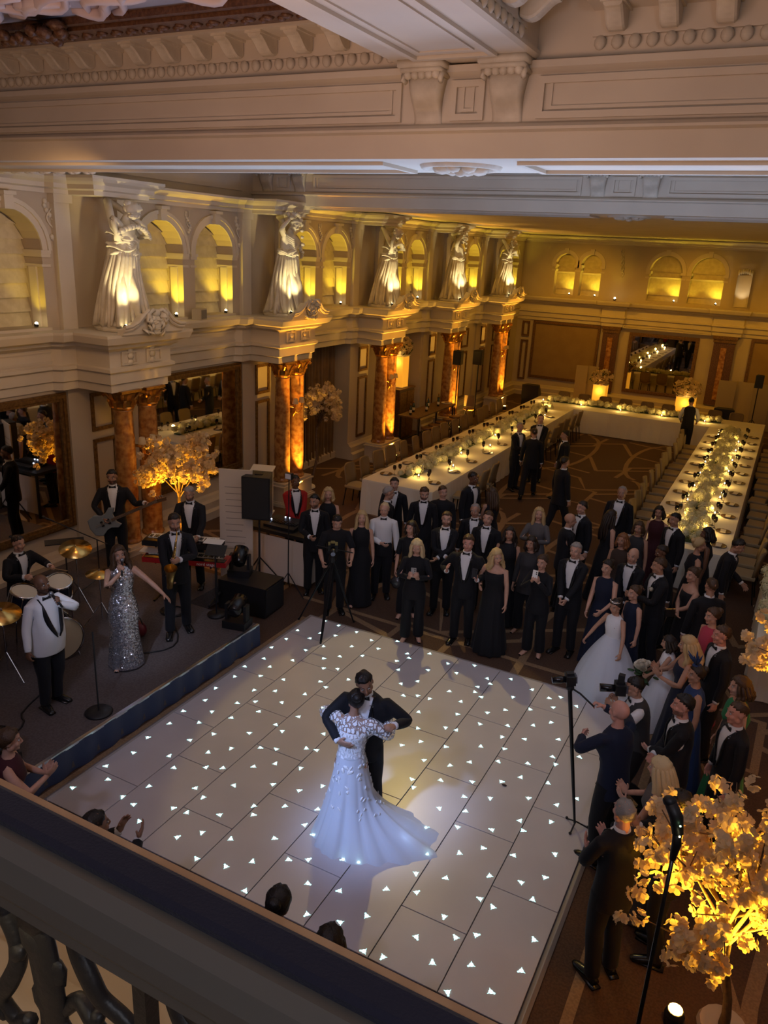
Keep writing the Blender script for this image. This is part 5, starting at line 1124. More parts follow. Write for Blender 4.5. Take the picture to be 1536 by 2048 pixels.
for k in range(8):
    x = FX0 + (k + .5) * W8 - ox
    if k % 2: ys = [(FY0 + (j + .5) * L4, PF) for j in range(4)]
    else: ys = [(FY0 + L4 / 4, PH)] + [(FY0 + L4 * (j + 1), PF) for j in range(3)] + [(FY1 - L4 / 4, PH)]
    for y, m in ys: PANELS.append((x, y - oy, W8 / 2, (L4 if m is PF else L4 / 2) / 2, put('panel', m, df, (x, y - oy, 0))))
mb = MB()
for (a, b, c, d) in ((FX0 - .07, FX1 + .07, FY0 - .09, FY0), (FX0 - .07, FX1 + .07, FY1, FY1 + .06), (FX0 - .07, FX0, FY0, FY1), (FX1, FX1 + .07, FY0, FY1)):
    mb = MB(); mb.rings([np.array([(a - ox, c - oy, 0.003), (b - ox, c - oy, 0.003), (b - ox, d - oy, 0.003), (a - ox, d - oy, 0.003)]), np.array([(a - ox, c - oy, .012), (b - ox, c - oy, .012), (b - ox, d - oy, .012), (a - ox, d - oy, .012)]), np.array([(a - ox + .03, c - oy + .02, .03), (b - ox - .03, c - oy + .02, .03), (b - ox - .03, d - oy - .02, .03), (a - ox + .03, d - oy - .02, .03)])])
    mb.build('edge_ramp', mat('ramp aluminium', (.30, .27, .26), .45, .3), df)
LED = MB()
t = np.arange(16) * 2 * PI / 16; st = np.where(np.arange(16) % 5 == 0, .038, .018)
LED.rings([np.stack([r * np.cos(t), r * np.sin(t), np.full(16, z)], 1) for r, z in ((st, .0362), (st * .8, .0372))], True, 1)  # spread of the LED's glow painted as a pointed emissive ring
LED.rings([np.stack([r * np.cos(t), r * np.sin(t), np.full(16, z)], 1) for r, z in ((.0145, .0372), (.0125, .041), (.005, .0425))], True, 0)
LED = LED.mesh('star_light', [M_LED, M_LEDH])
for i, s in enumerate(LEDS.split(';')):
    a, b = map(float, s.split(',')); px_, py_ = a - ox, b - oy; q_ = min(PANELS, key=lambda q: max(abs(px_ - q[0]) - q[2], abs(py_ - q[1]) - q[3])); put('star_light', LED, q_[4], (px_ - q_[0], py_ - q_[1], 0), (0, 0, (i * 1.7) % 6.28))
for i, (x, y, p) in enumerate([(-2.62, 5.4, 18), (-3.05, 5.35, 8), (-2.42, 5.62, 12)]): lamp('POINT', (x, y, .07), .5 * p / 4, (.45, .65, 1.0), .03)   # the floor's own lights that shine up into the train

# ================================================================ STAGE
ST = .33; SX, SY = -5.95, 8.1
stg = thing('stage', 'low carpeted stage with navy skirt along the left wall', 'stage', (-8, 5, 0))
MB().box(XW + .3 + 8, SX + 8, -1.5 - 5, SY - 5, .05, ST).build('deck', M_STAGE, stg)
MB().box(XW + .3 + 8, -7.25 + 8, SY - 5 + .004, 9.15 - 5, .05, ST - .002).build('deck', M_STAGE, stg)
def skirt(x0, y0, x1, y1):
    mb = MB(); n = max(8, int(math.hypot(x1 - x0, y1 - y0) / .05)); d = np.array([x1 - x0, y1 - y0]); L_ = np.linalg.norm(d); nn = np.array([d[1], -d[0]]) / L_; F = []; V = []
    for i in range(n + 1):
        q = np.array([x0, y0]) + d * i / n
        for z, am in ((ST - .01, .006), (.01, .016)):
            o_ = nn * (.012 + am * math.sin(i * .9)); V.append((q[0] + o_[0] + 8, q[1] + o_[1] - 5, z))
    for i in range(n): F.append((2 * i, 2 * i + 1, 2 * i + 3, 2 * i + 2))
    mb.add(V, F); mb.build('skirt', M_SKIRT, stg, True)
skirt(SX, -1.4, SX, SY); skirt(SX, SY, -7.25, SY)
MB().box(SX + 8 - .03, SX + 8 + .012, -6.4, SY - 5, ST - .02, ST + .008).build('edge_trim', M_STEEL, stg)

# ================================================================ COLUMNS, STATUES AND LIGHTS OF THE LEFT WALL
def capital(mb, y, z0):
    x = -9.42
    mb.lathe([(.168, z0), (.185, z0 + .03), (.17, z0 + .05), (.18, z0 + .16), (.225, z0 + .27)], 16, (x, y, 0))
    for k in range(8):
        a = k * PI / 4 + .2; c, s = math.cos(a), math.sin(a)
        mb.tube([(x + c * .17, y + s * .17, z0 + .05), (x + c * .20, y + s * .20, z0 + .14), (x + c * .235, y + s * .235, z0 + .16), (x + c * .235, y + s * .235, z0 + .13)], [(.012, .05), (.012, .045), (.014, .03), .012], 6)
    for sx in (-1, 1):
        for sy in (-1, 1): mb.tube([(x + sx * .13, y + sy * .13, z0 + .16), (x + sx * .19, y + sy * .19, z0 + .27), (x + sx * .215, y + sy * .215, z0 + .24), (x + sx * .19, y + sy * .19, z0 + .215)], .026, 6)
    mb.box(x - .22, x + .22, y - .22, y + .22, z0 + .28, z0 + .325)
SHAFT = MB().lathe([(.185, .50), (.195, .53), (.185, .56), (.17, .58), (.172, .6), (.17, 1.4), (.16, 2.2), (.148, 2.74), (.16, 2.76), (.16, 2.785)], 24, (0, 0, 0)).mesh('shaft', M_MARBLE, True)
cm = MB(); capital(cm, 0, 2.785); CAPM = cm.xf(np.array([[1, 0, 0, 9.42], [0, 1, 0, 0], [0, 0, 1, 0], [0, 0, 0, 1.]])).mesh('capital', M_GOLD)
pm = MB().box(-.31, .31, -.62, .62, 0, .07).box(-.28, .28, -.59, .59, .07, .10).box(-.25, .25, -.56, .56, .10, .42).box(-.28, .28, -.59, .59, .42, .45).box(-.25, .25, -.53, .53, .45, .50)
PED = pm.mesh('pedestal', M_WALL)
COLN = ['above the band', 'second from the band, behind the toastmaster', 'third from the band, beside the bronze curtain', 'fourth from the band, by the high table', 'farthest from the band, near the back wall']
amber_lens = MB().tube([(0, 0, 0), (.0, 0, .10), (0, 0, .14)], [.07, .075, .06], 12).mesh('lamp_body', M_BLACK); al2 = MB().ball((0, 0, .14), (.055, .055, .02), 12, 5).mesh('lens', M_LAMPO, True)
for i, c in enumerate(CY[1:]):
    t_ = thing('column_pair', 'pair of marble columns with gilt capitals, ' + COLN[i], 'column', (-9.42, c, 0))
    put('pedestal', PED, t_)
    for s in (-1, 1): put('shaft', SHAFT, t_, (0, s * .27, 0)); put('capital', CAPM, t_, (0, s * .27, 0))
    sc = thing('wall_sconce', 'small two armed gilt wall lamp on the column pair ' + COLN[i].split(',')[0], 'wall lamp', (-9.28, c, 2.12))
    mb = MB().tube([(-.05, 0, -.22), (0, 0, -.1), (.0, 0, .12)], [.02, .03, .02], 8)
    for s in (-1, 1): mb.tube([(0, 0, -.1), (.05, s * .05, -.14), (.09, s * .11, -.08), (.09, s * .12, .02)], .011, 6); mb.lathe([(.03, .0), (.012, .03), (.012, .10)], 8, (.09, s * .12, .0))
    mb.box(-.40, .0, -.02, .02, -.02, .02)
    mb.build('bracket', M_GOLD, sc, True)
    for s in (-1, 1): MB().lathe([(.07, .09), (.045, .2), (.043, .2), (.067, .09)], 12, (.09, s * .12, 0), 0, False).build('shade', mat('parchment shade', (.50, .38, .22), .7), sc, True)
    if i:
        u = thing('floor_uplight', 'amber floor uplight at the foot of the column pair ' + COLN[i].split(',')[0], 'uplight', (-9.03, c, 0.0))
        put('lamp_body', amber_lens, u); put('lens', al2, u)
        lamp('SPOT', (-9.0, c, .17), 720, AMBER, .03, (-9.36, c, 3.0), 66, .9)
        lamp('SPOT', (-8.5, c, .20), 1250, (1, .40, .025), .03, (-9.2, c, 3.85), 30, .8)
    else: lamp('SPOT', (-8.5, c + .1, .6), 170, (1, .42, .05), .03, (-9.12, c + .02, 4.05), 13, .9)
# broken pediments with cartouches on the ledge, below the statues
PEDI = MB()
for s in (-1, 1):
    for (dx, zz, rr) in ((0, 0, .035), (.05, .05, .03), (.08, .1, .028)):
        PEDI.tube([(.06 + dx, s * .66, .02 + zz), (.06 + dx, s * .52, .03 + zz), (.07 + dx, s * .38, .09 + zz), (.08 + dx, s * .26, .2 + zz), (.09 + dx, s * .18, .26 + zz)], rr, 7)
    PEDI.extr_x([(s * .66, 0), (s * .66, .08), (s * .40, .13), (s * .2, .3), (s * .14, .26), (s * .14, 0)], -.02, .1)
    PEDI.lathe([(.06, -.02), (.075, .0), (.06, .09)], 10, (.12, s * .17, .24))
PEDI = PEDI.mesh('broken_pediment', M_PLASTER)
CART = MB(); rg = random.Random(3)
CART.ball((.09, 0, .16), (.06, .11, .16), 14, 9); CART.lathe([(.13, 0), (.15, .02), (.13, .04)], 16, (0, 0, 0)).ball((.11, 0, .33), (.05, .08, .06), 10, 6)
for k in range(30):      # acanthus leaves curling round the shield
    a = k * .42; r = .13 + .06 * math.sin(k * 1.7); c_ = np.array([.09 + .03 * math.sin(k * 2.3), r * 1.5 * math.cos(a), .14 + r * .95 * math.sin(a)]); t_ = np.array([.02, -math.sin(a + .6), math.cos(a + .6)])
    CART.tube([c_, c_ + t_ * .06 + np.array([.035, 0, 0]), c_ + t_ * .11 + np.array([.02, 0, 0]), c_ + t_ * .10 - np.array([.0, t_[2] * .03, 0])], [(.010, .028), (.012, .036), (.012, .024), .006], 6)
for s in (-1, 1): CART.tube([(.1, 0, .34), (.14, s * .1, .38), (.14, s * .2, .32), (.13, s * .22, .22), (.14, s * .16, .19), (.14, s * .14, .24)], [.026, .03, .028, .024, .02, .014], 8)
CART = CART.mesh('cartouche', M_STONE, True)
PENT = MB()
for s in (-1, 1):
    for k in range(3): PENT.ball((-.05, s * .24, -.30 - .1 * k), (.03, .07, .055), 6, 4)
PENT = PENT.mesh('frieze_drop', M_STONE, True)
for c in CY[1:]:
    put('broken_pediment', PEDI, TR1, (-9.02, c, 4.02)); put('cartouche', CART, TR1, (-8.98, c, 4.0)); put('frieze_drop', PENT, TR1, (-9.17, c, 4.05))
# statues: draped women leaning out under the cornice
STPOSE = [dict(lean=.16, head=(.5, .5, .2), hR=(.30, .10, 1.30), eR=(.9, .1, -.3), hL=(-.18, .24, 1.28), eL=(-.8, .2, -.6), hip=.2, fR=(.12, .12), fL=(-.1, -.05), roll=.06),
          dict(lean=.10, head=(-.5, .45, -.2), hR=(.26, .12, 1.72), eR=(.8, .2, .6), hL=(-.28, .16, 1.12), eL=(-.8, .1, -.4), hip=-.25, fR=(.12, .22), fL=(-.12, -.06), roll=-.07)]
STN = ['over the band', 'second from the band', 'third from the band', 'fourth from the band', 'nearest the back wall']
for i, c in enumerate(CY[1:]):
    kind = i % 2; sk = SK[True]; P = STPOSE[kind]; T, M = solve(sk, P)
    sx = (-1 if i == 2 else 1)
    st_ = thing('statue', 'pale draped female statue on the wall ledge, ' + STN[i], 'statue', (-9.52, c - .02, 4.05), -PI / 2 + .35, None, (1.38, 1.38, 1.085))
    MB().lathe([(.33, -.025), (.34, .01), (.30, .04)], 18, (0, 0, 0)).build('plinth', M_STONE, st_)
    put('figure', mesh_from('figure', skin_part('f_body', M, 1.12, sk), TPL['f_body']['F'], [M_STONE], None), st_)
    put('hair', mesh_from('hair', skin_part('f_hair_updo', M), TPL['f_hair_updo']['F'], [M_STONE]), st_)
    n = 72; t = np.arange(n) * 2 * PI / n; R = []; rg = random.Random(40 + kind); ph = [rg.uniform(0, 6) for _ in range(4)]
    for q in np.linspace(0, 1, 22):
        z = 1.16 * (1 - q) + .03; a = .155 + .15 * q ** 1.2; b = .125 + .15 * q ** 1.1
        kn = .10 * math.exp(-((z - .55) / .22) ** 2)        # the knee pushing the cloth forward
        fo = 1 + (.07 + .17 * q) * (.6 * np.sin(9 * t + ph[0] + 2.2 * q) + .5 * np.sin(15 * t + ph[1] - 1.5 * q) + .3 * np.sin(5 * t + ph[2]))
        dk = (t - 1.0 + PI) % (2 * PI) - PI
        rr = 1 + kn * 3.2 * np.exp(-(dk / .45) ** 2)
        R.append(np.stack([a * fo * rr * np.cos(t) + .03 * math.sin(3 * q), b * fo * rr * np.sin(t), np.full(n, z) + .02 * q * np.sin(6 * t)], 1))
    mb = MB(); mb.rings(R, True); mb.build('drapery', M_STONE, st_, True)
    mb = MB()     # bunched folds round the hips, across the breast, and cloth streaming behind
    for k in range(6):
        a0 = rg.uniform(0, 6); z = .98 + .045 * k; sl = (.16 - .05 * k) * (1 if kind else -1)
        mb.tube([(.185 * math.cos(q) * (1 + .10 * math.sin(5 * q + a0)), .15 * math.sin(q) * (1 + .08 * math.sin(4 * q + k)), z + sl * math.cos(q) + .035 * math.sin(3 * q + a0)) for q in np.linspace(-.6, 3.9, 18)], [(.012 + .012 * math.sin(PI * u), .022 + .022 * math.sin(PI * u)) for u in np.linspace(0, 1, 18)], 7)
    for k in range(13):      # long folds falling from hip to hem, fanning from one side
        q0 = -.5 + k * .27; q1 = q0 + (.35 if kind else -.35); am = rg.uniform(.01, .03)
        mb.tube([((.165 + .17 * u ** 1.2) * math.cos(q0 + (q1 - q0) * u) + am * math.sin(6 * u), (.135 + .16 * u ** 1.1) * math.sin(q0 + (q1 - q0) * u) + am * math.cos(5 * u), 1.10 - 1.04 * u) for u in np.linspace(0, 1, 10)], [.012 + .024 * math.sin(PI * min(1, u * .8 + .15)) for u in np.linspace(0, 1, 10)], 7)
    for k in range(9):       # cloth crossing the breast and shoulder
        mb.tube([(.18 - .012 * k, .0, 1.47 - .03 * k), (.09, .125 + .004 * k, 1.36 - .035 * k), (-.06, .135, 1.24 - .025 * k), (-.165, .03, 1.12 + .01 * k)], [.016, .024, .022, .016], 7)
        if k < 5: mb.tube([(-.17, .02, 1.42 - .05 * k), (-.07, .12, 1.34 - .05 * k), (.05, .12, 1.22 - .03 * k)], [.014, .02, .014], 7)
    for k in range(10):
        x0 = -.20 - .028 * k + rg.uniform(-.03, .03); z0 = 1.36 - .05 * k
        pts = [(x0 * .75, -.06, z0), (x0 - .03, -.10 + .03 * math.sin(k), z0 - .28), (x0 + .04 * math.sin(2 * k), -.09, z0 - .52), (x0 - .02, -.05 + .04 * math.cos(k), max(.06, z0 - .84))]
        mb.tube(pts, [(.02, .03), (.035, .05), (.04, .055), (.012, .03)], 7)
    for k in range(9):
        q = k * .7; mb.ball((.26 * math.cos(q), .24 * math.sin(q), .07), (.09, .06, .05), 8, 5, 0, rotzm(q + 1.2))
    hw = T['handR'][1]; hl = T['handL'][1]
    mb.tube([hw, hw + np.array([.02, -.02, .08]), (0.06, -.10, 1.74), (-.10, -.10, 1.70), hl + np.array([-.06, -.05, .14]), hl], [.02, .04, .045, .045, .035, .02], 8)   # garland held round the head
    for k in range(12): 
        u = k / 11; p_ = hw * (1 - u) + hl * u; mb.ball(p_ + np.array([0, .02 + .04 * math.sin(u * PI), .02 + (.30 if kind else .1) * math.sin(u * PI)]), rg.uniform(.028, .045), 6, 4)
    mb.build('folds', M_STONE, st_, True)['kind'] = 'stuff'
    # the spot that lights it, standing on the ledge
    sp = thing('ledge_spotlight', 'small black spotlight on the ledge lighting the statue ' + STN[i], 'spotlight', (-9.12, c - .42, 4.02))
    MB().tube([(0, 0, 0), (0, 0, .06)], .012, 6).tube([(0.0, -.02, .07), (-.02, .03, .11)], [.026, .03], 8).build('body', M_BLACK, sp)
    MB().ball((-.022, .036, .115), (.02, .02, .02), 8, 5).build('lens', M_LAMPY, sp, True)
    lamp('SPOT', (-8.95, c - .54, 4.16), 125 if i else 115, (1.0, .80, .38), .02, (-9.50, c + .02, 5.62), 58, 1.0)
    sp2 = dup(sp, (-9.10, c + .50, 4.03), .6, 'small bright floodlight beside the carved cartouche of the statue ' + STN[i])
    lamp('SPOT', (-9.04, c + .52, 4.16), 12, (1.0, .84, .42), .02, (-9.7, c + .55, 5.2), 60, .8)
for i, (y, l) in enumerate(((11.71, 'between the two nearest lit niches'), (20.75, 'farther down the ledge past the third statue'))):
    sb = thing('ledge_loudspeaker', 'small beige box loudspeaker on the ledge ' + l, 'loudspeaker', (XW + .22, y, 4.02), .3)
    MB().box(-.09, .09, -.14, .14, 0, .20).build('cabinet', mat('beige cabinet', (.45, .38, .28), .6), sb); MB().box(.09, .094, -.12, .12, .02, .18).build('grille', mat('grey grille', (.2, .18, .15), .8), sb)
# mirrors
def mirror(label, c, z0, z1, hw, ywall=False):
    m_ = thing('mirror', label, 'mirror', (c, YB, 0) if ywall else (XW, c, 0), -PI / 2 if ywall else 0)
    MB().box(.012, .02, -hw + .08, hw - .08, z0 + .08, z1 - .08).build('glass', M_MIRROR, m_)
    mb = MB(); P = lambda u, d, z: (.004 - d, u, z); frame_rect(mb, P, -hw, hw, z0, z1, .13, .05); frame_rect(mb, P, -hw + .03, hw - .03, z0 + .03, z1 - .03, .05, .075)
    mb.build('frame', M_GILT, m_)
mirror('large gilt framed mirror on the left wall behind the drummer', 7.19, .80, 3.04, 1.47)
mirror('large gilt framed mirror on the left wall behind the stage blossom tree', 11.71, .80, 3.06, 1.47)
mirror('gilt framed mirror in the middle of the back wall', -4.36, .58, 2.86, 1.27, True)
# curtain
cu = thing('curtain', 'bronze floor length curtain in the recess of the left wall', 'curtain', (XW - .40, 16.23, 0))
for s in (-1, 1):
    n = 70; V = []
    for z, am in ((.06, .07), (1.5, .06), (3.12, .045)):
        for j in range(n + 1):
            u = j / n; V.append((.02 + am * math.sin(u * 60 + s + .3 * z) * (1 + .3 * math.sin(u * 17)), s * (.01 + 1.48 * u), z))
    MB().add(V, [(r * (n + 1) + j, r * (n + 1) + j + 1, (r + 1) * (n + 1) + j + 1, (r + 1) * (n + 1) + j) for r in range(2) for j in range(n)]).build('drape', M_CURTAIN, cu, True)
MB().tube([(.04, -1.5, 3.1), (.04, 1.5, 3.1)], .02, 8).build('rail', M_GILT, cu)
# ================================================================ BLOSSOM TREES
M_BARK = mat('tree bark', (.16, .09, .045), .85, noise=(20, (.09, .05, .03), 4, .35, .65), bump=.5, bscale=40)
M_PETAL = mat('cream blossom petals', (.72, .56, .36), .7, noise=(3, (.78, .64, .44), 2, .4, .6)); 
_nt = M_PETAL.node_tree; _b = _nt.nodes['Principled BSDF']; _tl = _nt.nodes.new('ShaderNodeBsdfTranslucent'); _mx = _nt.nodes.new('ShaderNodeMixShader'); _mx.inputs[0].default_value = .5
_tl.inputs[0].default_value = (.80, .66, .42, 1); _nt.links.new(_b.outputs[0], _mx.inputs[1]); _nt.links.new(_tl.outputs[0], _mx.inputs[2]); _nt.links.new(_mx.outputs[0], _nt.nodes['Material Output'].inputs[0])
def blossom_cluster(seed, nfl, rad):
    rg = random.Random(seed); mb = MB()
    for k in range(nfl):
        d = unit((rg.gauss(0, 1), rg.gauss(0, 1), rg.gauss(0, .8))); c = d * rad * rg.uniform(.5, 1); a = unit(np.cross(d, (.3, .2, 1))); b = np.cross(d, a); s = rg.uniform(.032, .043)
        for j in range(5):
            q = j * 1.2566 + rg.uniform(-.2, .2); e = a * math.cos(q) + b * math.sin(q); f = np.cross(d, e); w_ = s * .46
            mb.add([c, c + e * s * .35 + f * w_ * .7, c + e * s * .75 + f * w_ + d * s * .12, c + e * s * 1.05 + f * w_ * .45 + d * s * .3, c + e * s * 1.05 - f * w_ * .45 + d * s * .3, c + e * s * .75 - f * w_ + d * s * .12, c + e * s * .35 - f * w_ * .7], [(0, 1, 2, 3, 4, 5, 6)])
    return mb.mesh('blossom', M_PETAL, True)
BLO = [blossom_cluster(s, 8, .055) for s in range(5)]
def crown_fill_lights(c, r, pw):   # added unseen amber lamps inside the crown, shining up through the blossom
    for k in range(4): a = k * 1.571 + .4; lamp('SPOT', (c[0] + r * math.cos(a), c[1] + r * math.sin(a), c[2]), pw, (1, .48, .03), .05, (c[0] + 1.2 * r * math.cos(a), c[1] + 1.2 * r * math.sin(a), c[2] + 1), 96, .9)
def tree(label, base, top, crown, rad, npart, nstuff, seed, lean=(0, 0), uplight=None, power=30):
    rg = random.Random(seed); t_ = thing('blossom_tree', label, 'tree', base); bx, by, bz = base
    C = np.array(crown) - np.array(base); rad = np.array(rad)
    mb = MB(); trunk_top = C * np.array([1, 1, 0]) * .6 + np.array([0, 0, C[2] - rad[2] * .75])
    mid = trunk_top * .5 + np.array([lean[0], lean[1], 0])
    mb.tube([(0, 0, 0), mid * .5 + np.array([lean[0], lean[1], 0]) * .3, mid, trunk_top, C + np.array([.03, .02, rad[2] * .3])], [.045, .035, .032, .028, .008], 9); mb.build('trunk', M_BARK, t_, True)
    tips = []; br = MB()
    for k in range(16):
        a = k * 2.399; el = rg.uniform(-.25, 1.2); d = np.array([math.cos(a) * math.cos(el), math.sin(a) * math.cos(el), math.sin(el)])
        e = C + d * rad * rg.uniform(.75, .98); u0 = rg.uniform(0, .8); s0 = trunk_top * (1 - u0) + (C + np.array([0, 0, rad[2] * .3])) * u0; m_ = s0 * .5 + e * .5 + np.array([rg.gauss(0, .05), rg.gauss(0, .05), .06])
        br.tube([s0, m_, e], [.016, .011, .004], 6); tips += [m_ * (1 - u) + e * u for u in (.25, .5, .75, 1.0)]
        for j in range(2):
            e2 = m_ * .4 + e * .6 + np.array([rg.gauss(0, .2), rg.gauss(0, .2), rg.gauss(0, .14)]) * rad; v_ = (e2 - C) / rad; n_ = max(1, np.linalg.norm(v_) / .92); e2 = C + v_ / n_ * rad; br.tube([m_, e2], [.008, .003], 5); tips.append(e2)
    br.build('branches', M_BARK, t_, True)
    pts = []
    while len(pts) < npart + nstuff:
        p_ = tips[rg.randrange(len(tips))] + np.array([rg.gauss(0, .09), rg.gauss(0, .09), rg.gauss(0, .07)]) * (rad / .7)
        if (((p_ - C) / (rad * 1.08)) ** 2).sum() < 1: pts.append(p_)
    cam_ = np.array([0, 0, CAMH]) - np.array(base); pts.sort(key=lambda q: np.linalg.norm(q - cam_))
    for p_ in pts[:npart]: put('blossom', BLO[rg.randrange(5)], t_, tuple(p_), (rg.uniform(0, 6), rg.uniform(0, 6), rg.uniform(0, 6)), rg.uniform(.8, 1.25))
    if nstuff:
        mb = MB(); me = [(np.array([v.co[:] for v in b.vertices]), [tuple(f_.vertices) for f_ in b.polygons]) for b in BLO]
        for p_ in pts[npart:]:
            V, F = me[rg.randrange(5)]; R_ = rotzm(rg.uniform(0, 6)) @ rotx(rg.uniform(0, 6)); mb.add(V @ R_.T * rg.uniform(.8, 1.25) + p_, F)
        mb.build('blossom_mass', M_PETAL, t_, True)['kind'] = 'stuff'
    MB().lathe([(.17, 0), (.19, .02), (.17, .06), (.05, .07)], 16).build('base_plate', M_WHITE if uplight is None else M_WALL, t_)
    if uplight is not None:
        u = thing('floor_uplight', 'amber floor uplight shining up into the ' + label.split(' tree')[0] + ' tree', 'uplight', uplight)
        put('lamp_body', amber_lens, u); put('lens', al2, u)
        up = (uplight[0], uplight[1], uplight[2] + .2)
        lamp('SPOT', up, power, (1, .48, .03), .04, tuple(np.array(crown)), 50, .8)
    return t_
tree('tall blossom tree glowing amber behind the keyboard player', (-8.85, 9.75, 0), 0, (-8.78, 9.72, 1.72), (.60, .84, .66), 190, 150, 1, (.05, 0), (-8.5, 9.45, .0), 420)
crown_fill_lights((-8.75, 9.6, 1.15), .25, 62)
tree('unlit blossom tree in front of the bronze curtain', (-9.55, 14.95, 0), 0, (-9.5, 15.45, 1.78), (.5, .80, .62), 110, 150, 2, (.06, .12), None)
tree('large blossom tree lit amber at the front right', (.50, 5.12, 0), 0, (.33, 4.92, 1.36), (.74, .66, .82), 235, 0, 3, (.03, 0), (.16, 4.99, 0), 500)
crown_fill_lights((.36, 4.92, .72), .20, 150)
tree('blossom tree lit amber cut by the right edge of the picture', (1.05, 8.15, 0), 0, (.86, 7.95, 1.95), (.74, .7, .70), 170, 160, 4, (.02, 0), (.75, 7.85, 0), 420)
crown_fill_lights((.86, 7.95, 1.38), .28, 80)
# ================================================================ DINNER TABLES
def skirted_table(label, x0, x1, y0, y1, h=.755, mat_=None, name='dining_table'):
    cx, cy = (x0 + x1) / 2, (y0 + y1) / 2; t_ = thing(name, label, 'table', (cx, cy, 0))
    MB().box(x0 - cx + .04, x1 - cx - .04, y0 - cy + .04, y1 - cy - .04, h - .035, h - .008).build('tabletop', M_WHITE, t_)
    for sx in (-1, 1):
        for sy in (-1, 1): MB().tube([(sx * ((x1 - x0) / 2 - .15), sy * ((y1 - y0) / 2 - .15), 0), (sx * ((x1 - x0) / 2 - .15), sy * ((y1 - y0) / 2 - .15), h - .03)], .02, 8).build('leg', M_DKMETAL, t_)
    per = []; st = .11
    for (ax, ay, bx, by) in ((x0, y0, x1, y0), (x1, y0, x1, y1), (x1, y1, x0, y1), (x0, y1, x0, y0)):
        n = max(4, int(math.hypot(bx - ax, by - ay) / st))
        for j in range(n): per.append((ax + (bx - ax) * j / n - cx, ay + (by - ay) * j / n - cy, math.atan2(-(bx - ax), by - ay)))
    R = []
    for z, am, out in ((h, 0, 0), (h - .03, .0, .006), (.4, .008, .02), (.012, .016, .03)):
        R.append(np.array([(x - math.cos(a + PI) * 0 + math.cos(a) * 0 + (math.copysign(1, x) if abs(abs(x) - (x1 - x0) / 2) < 1e-6 else 0) * (out + am * math.sin(i * 2.1)), y + (math.copysign(1, y) if abs(abs(y) - (y1 - y0) / 2) < 1e-6 else 0) * (out + am * math.sin(i * 2.1)), z) for i, (x, y, a) in enumerate(per)]))
    mb = MB(); mb.rings(R, False); mb.add(R[0], [tuple(range(len(per)))]); c = mb.build('tablecloth', M_CLOTH, t_, False); return t_
skirted_table('long left dining table under white floor length cloth', -7.62, -5.98, 14.1, 25.42)
skirted_table('long top dining table across the back under white cloth', -7.62, -.30, 25.45, 27.1)
skirted_table('long right dining table under white floor length cloth', -1.80, -.30, 13.75, 25.42)
# flower runners of cream hydrangea heads
M_HYD = mat('hydrangea petals', (.72, .66, .42), .75, noise=(9, (.58, .56, .30), 3, .35, .65))
def hydrangea(seed):
    rg = np.random.RandomState(seed); mb = MB(); n = 64
    for k in range(n):
        z = 1 - 1.75 * (k + .5) / n; r = math.sqrt(max(0, 1 - z * z)); a = k * 2.39996; d = np.array([r * math.cos(a), r * math.sin(a), z]); c = d * .080 * (1 + .14 * rg.randn()); u = unit(np.cross(d, rg.randn(3))); v = np.cross(d, u); s = .019
        mb.add([c + u * s, c + v * s, c - u * s, c - v * s, c + d * .012], [(0, 1, 4), (1, 2, 4), (2, 3, 4), (3, 0, 4)])
    mb.ball((0, 0, 0), .066, 8, 6); return mb.mesh('flower_head', M_HYD, True)
HYD = [hydrangea(s) for s in range(4)]
def runner(label, x0, y0, x1, y1, n, wd, seed, z=.755):
    rg = random.Random(seed); t_ = thing('flower_runner', label, 'flowers', ((x0 + x1) / 2, (y0 + y1) / 2, z)); d = np.array([x1 - x0, y1 - y0]); L_ = np.linalg.norm(d); d /= L_; nn = np.array([-d[1], d[0]])
    for i in range(n):
        q = d * L_ * (i / (n - 1) - .5) + nn * rg.uniform(-wd, wd) + d * rg.uniform(-.05, .05); put('flower_head', HYD[i % 4], t_, (q[0], q[1], .075 + rg.uniform(0, .07)), (rg.uniform(-.4, .4), rg.uniform(-.4, .4), rg.uniform(0, 6)), rg.uniform(.8, 1.2))
    m2 = MB(); m2.obox((0, 0, .02), (L_ + .1, wd * .9, .03), math.atan2(d[1], d[0])); m2.build('foliage_base', mat('foam green', (.05, .07, .02), .9), t_); return t_
runner('cream hydrangea runner down the left dining table', -6.95, 14.75, -6.75, 25.1, 170, .17, 1)
runner('cream hydrangea runner along the top table', -7.1, 26.35, -1.6, 26.35, 110, .15, 2)
runner('cream hydrangea runner down the right dining table', -1.02, 14.15, -1.14, 25.1, 165, .19, 3)
# tealights
cg = MB().lathe([(.034, 0), (.036, .06), (.031, .06), (.029, .01)], 12, (0, 0, 0), 0, False).mesh('glass', mat('votive glass', (.95, .9, .8), .05, trans=1.0), True)
cw = MB().lathe([(.028, .004), (.028, .03), (.004, .032)], 10).mesh('wax', mat('candle wax', (.8, .7, .5), .6, emis=(1, .6, .2), estr=1.5))
cf = MB().lathe([(.005, .032), (.013, .048), (.011, .062), (.002, .088)], 8).mesh('flame', M_FLAME, True)
def tealights(where, pts, group):
    t0 = None
    for i, (x, y, z) in enumerate(pts):
        lab = f'lit tealight in glass, {ORD[i]} along {where}'
        if t0 is None: t0 = thing('tealight', lab, 'candle', (x, y, z), 0, group); put('glass', cg, t0); put('wax', cw, t0); put('flame', cf, t0)
        else: dup(t0, (x, y, z), 0, lab)
        lamp('POINT', (x, y, z + .16), 4.6, (1, .62, .16), .03)
rg = random.Random(8)
tealights('the left table', [(-6.62 + .3 * (i % 2) - .05, 14.9 + i * 1.22, .757) for i in range(9)], 'candles on the left table')
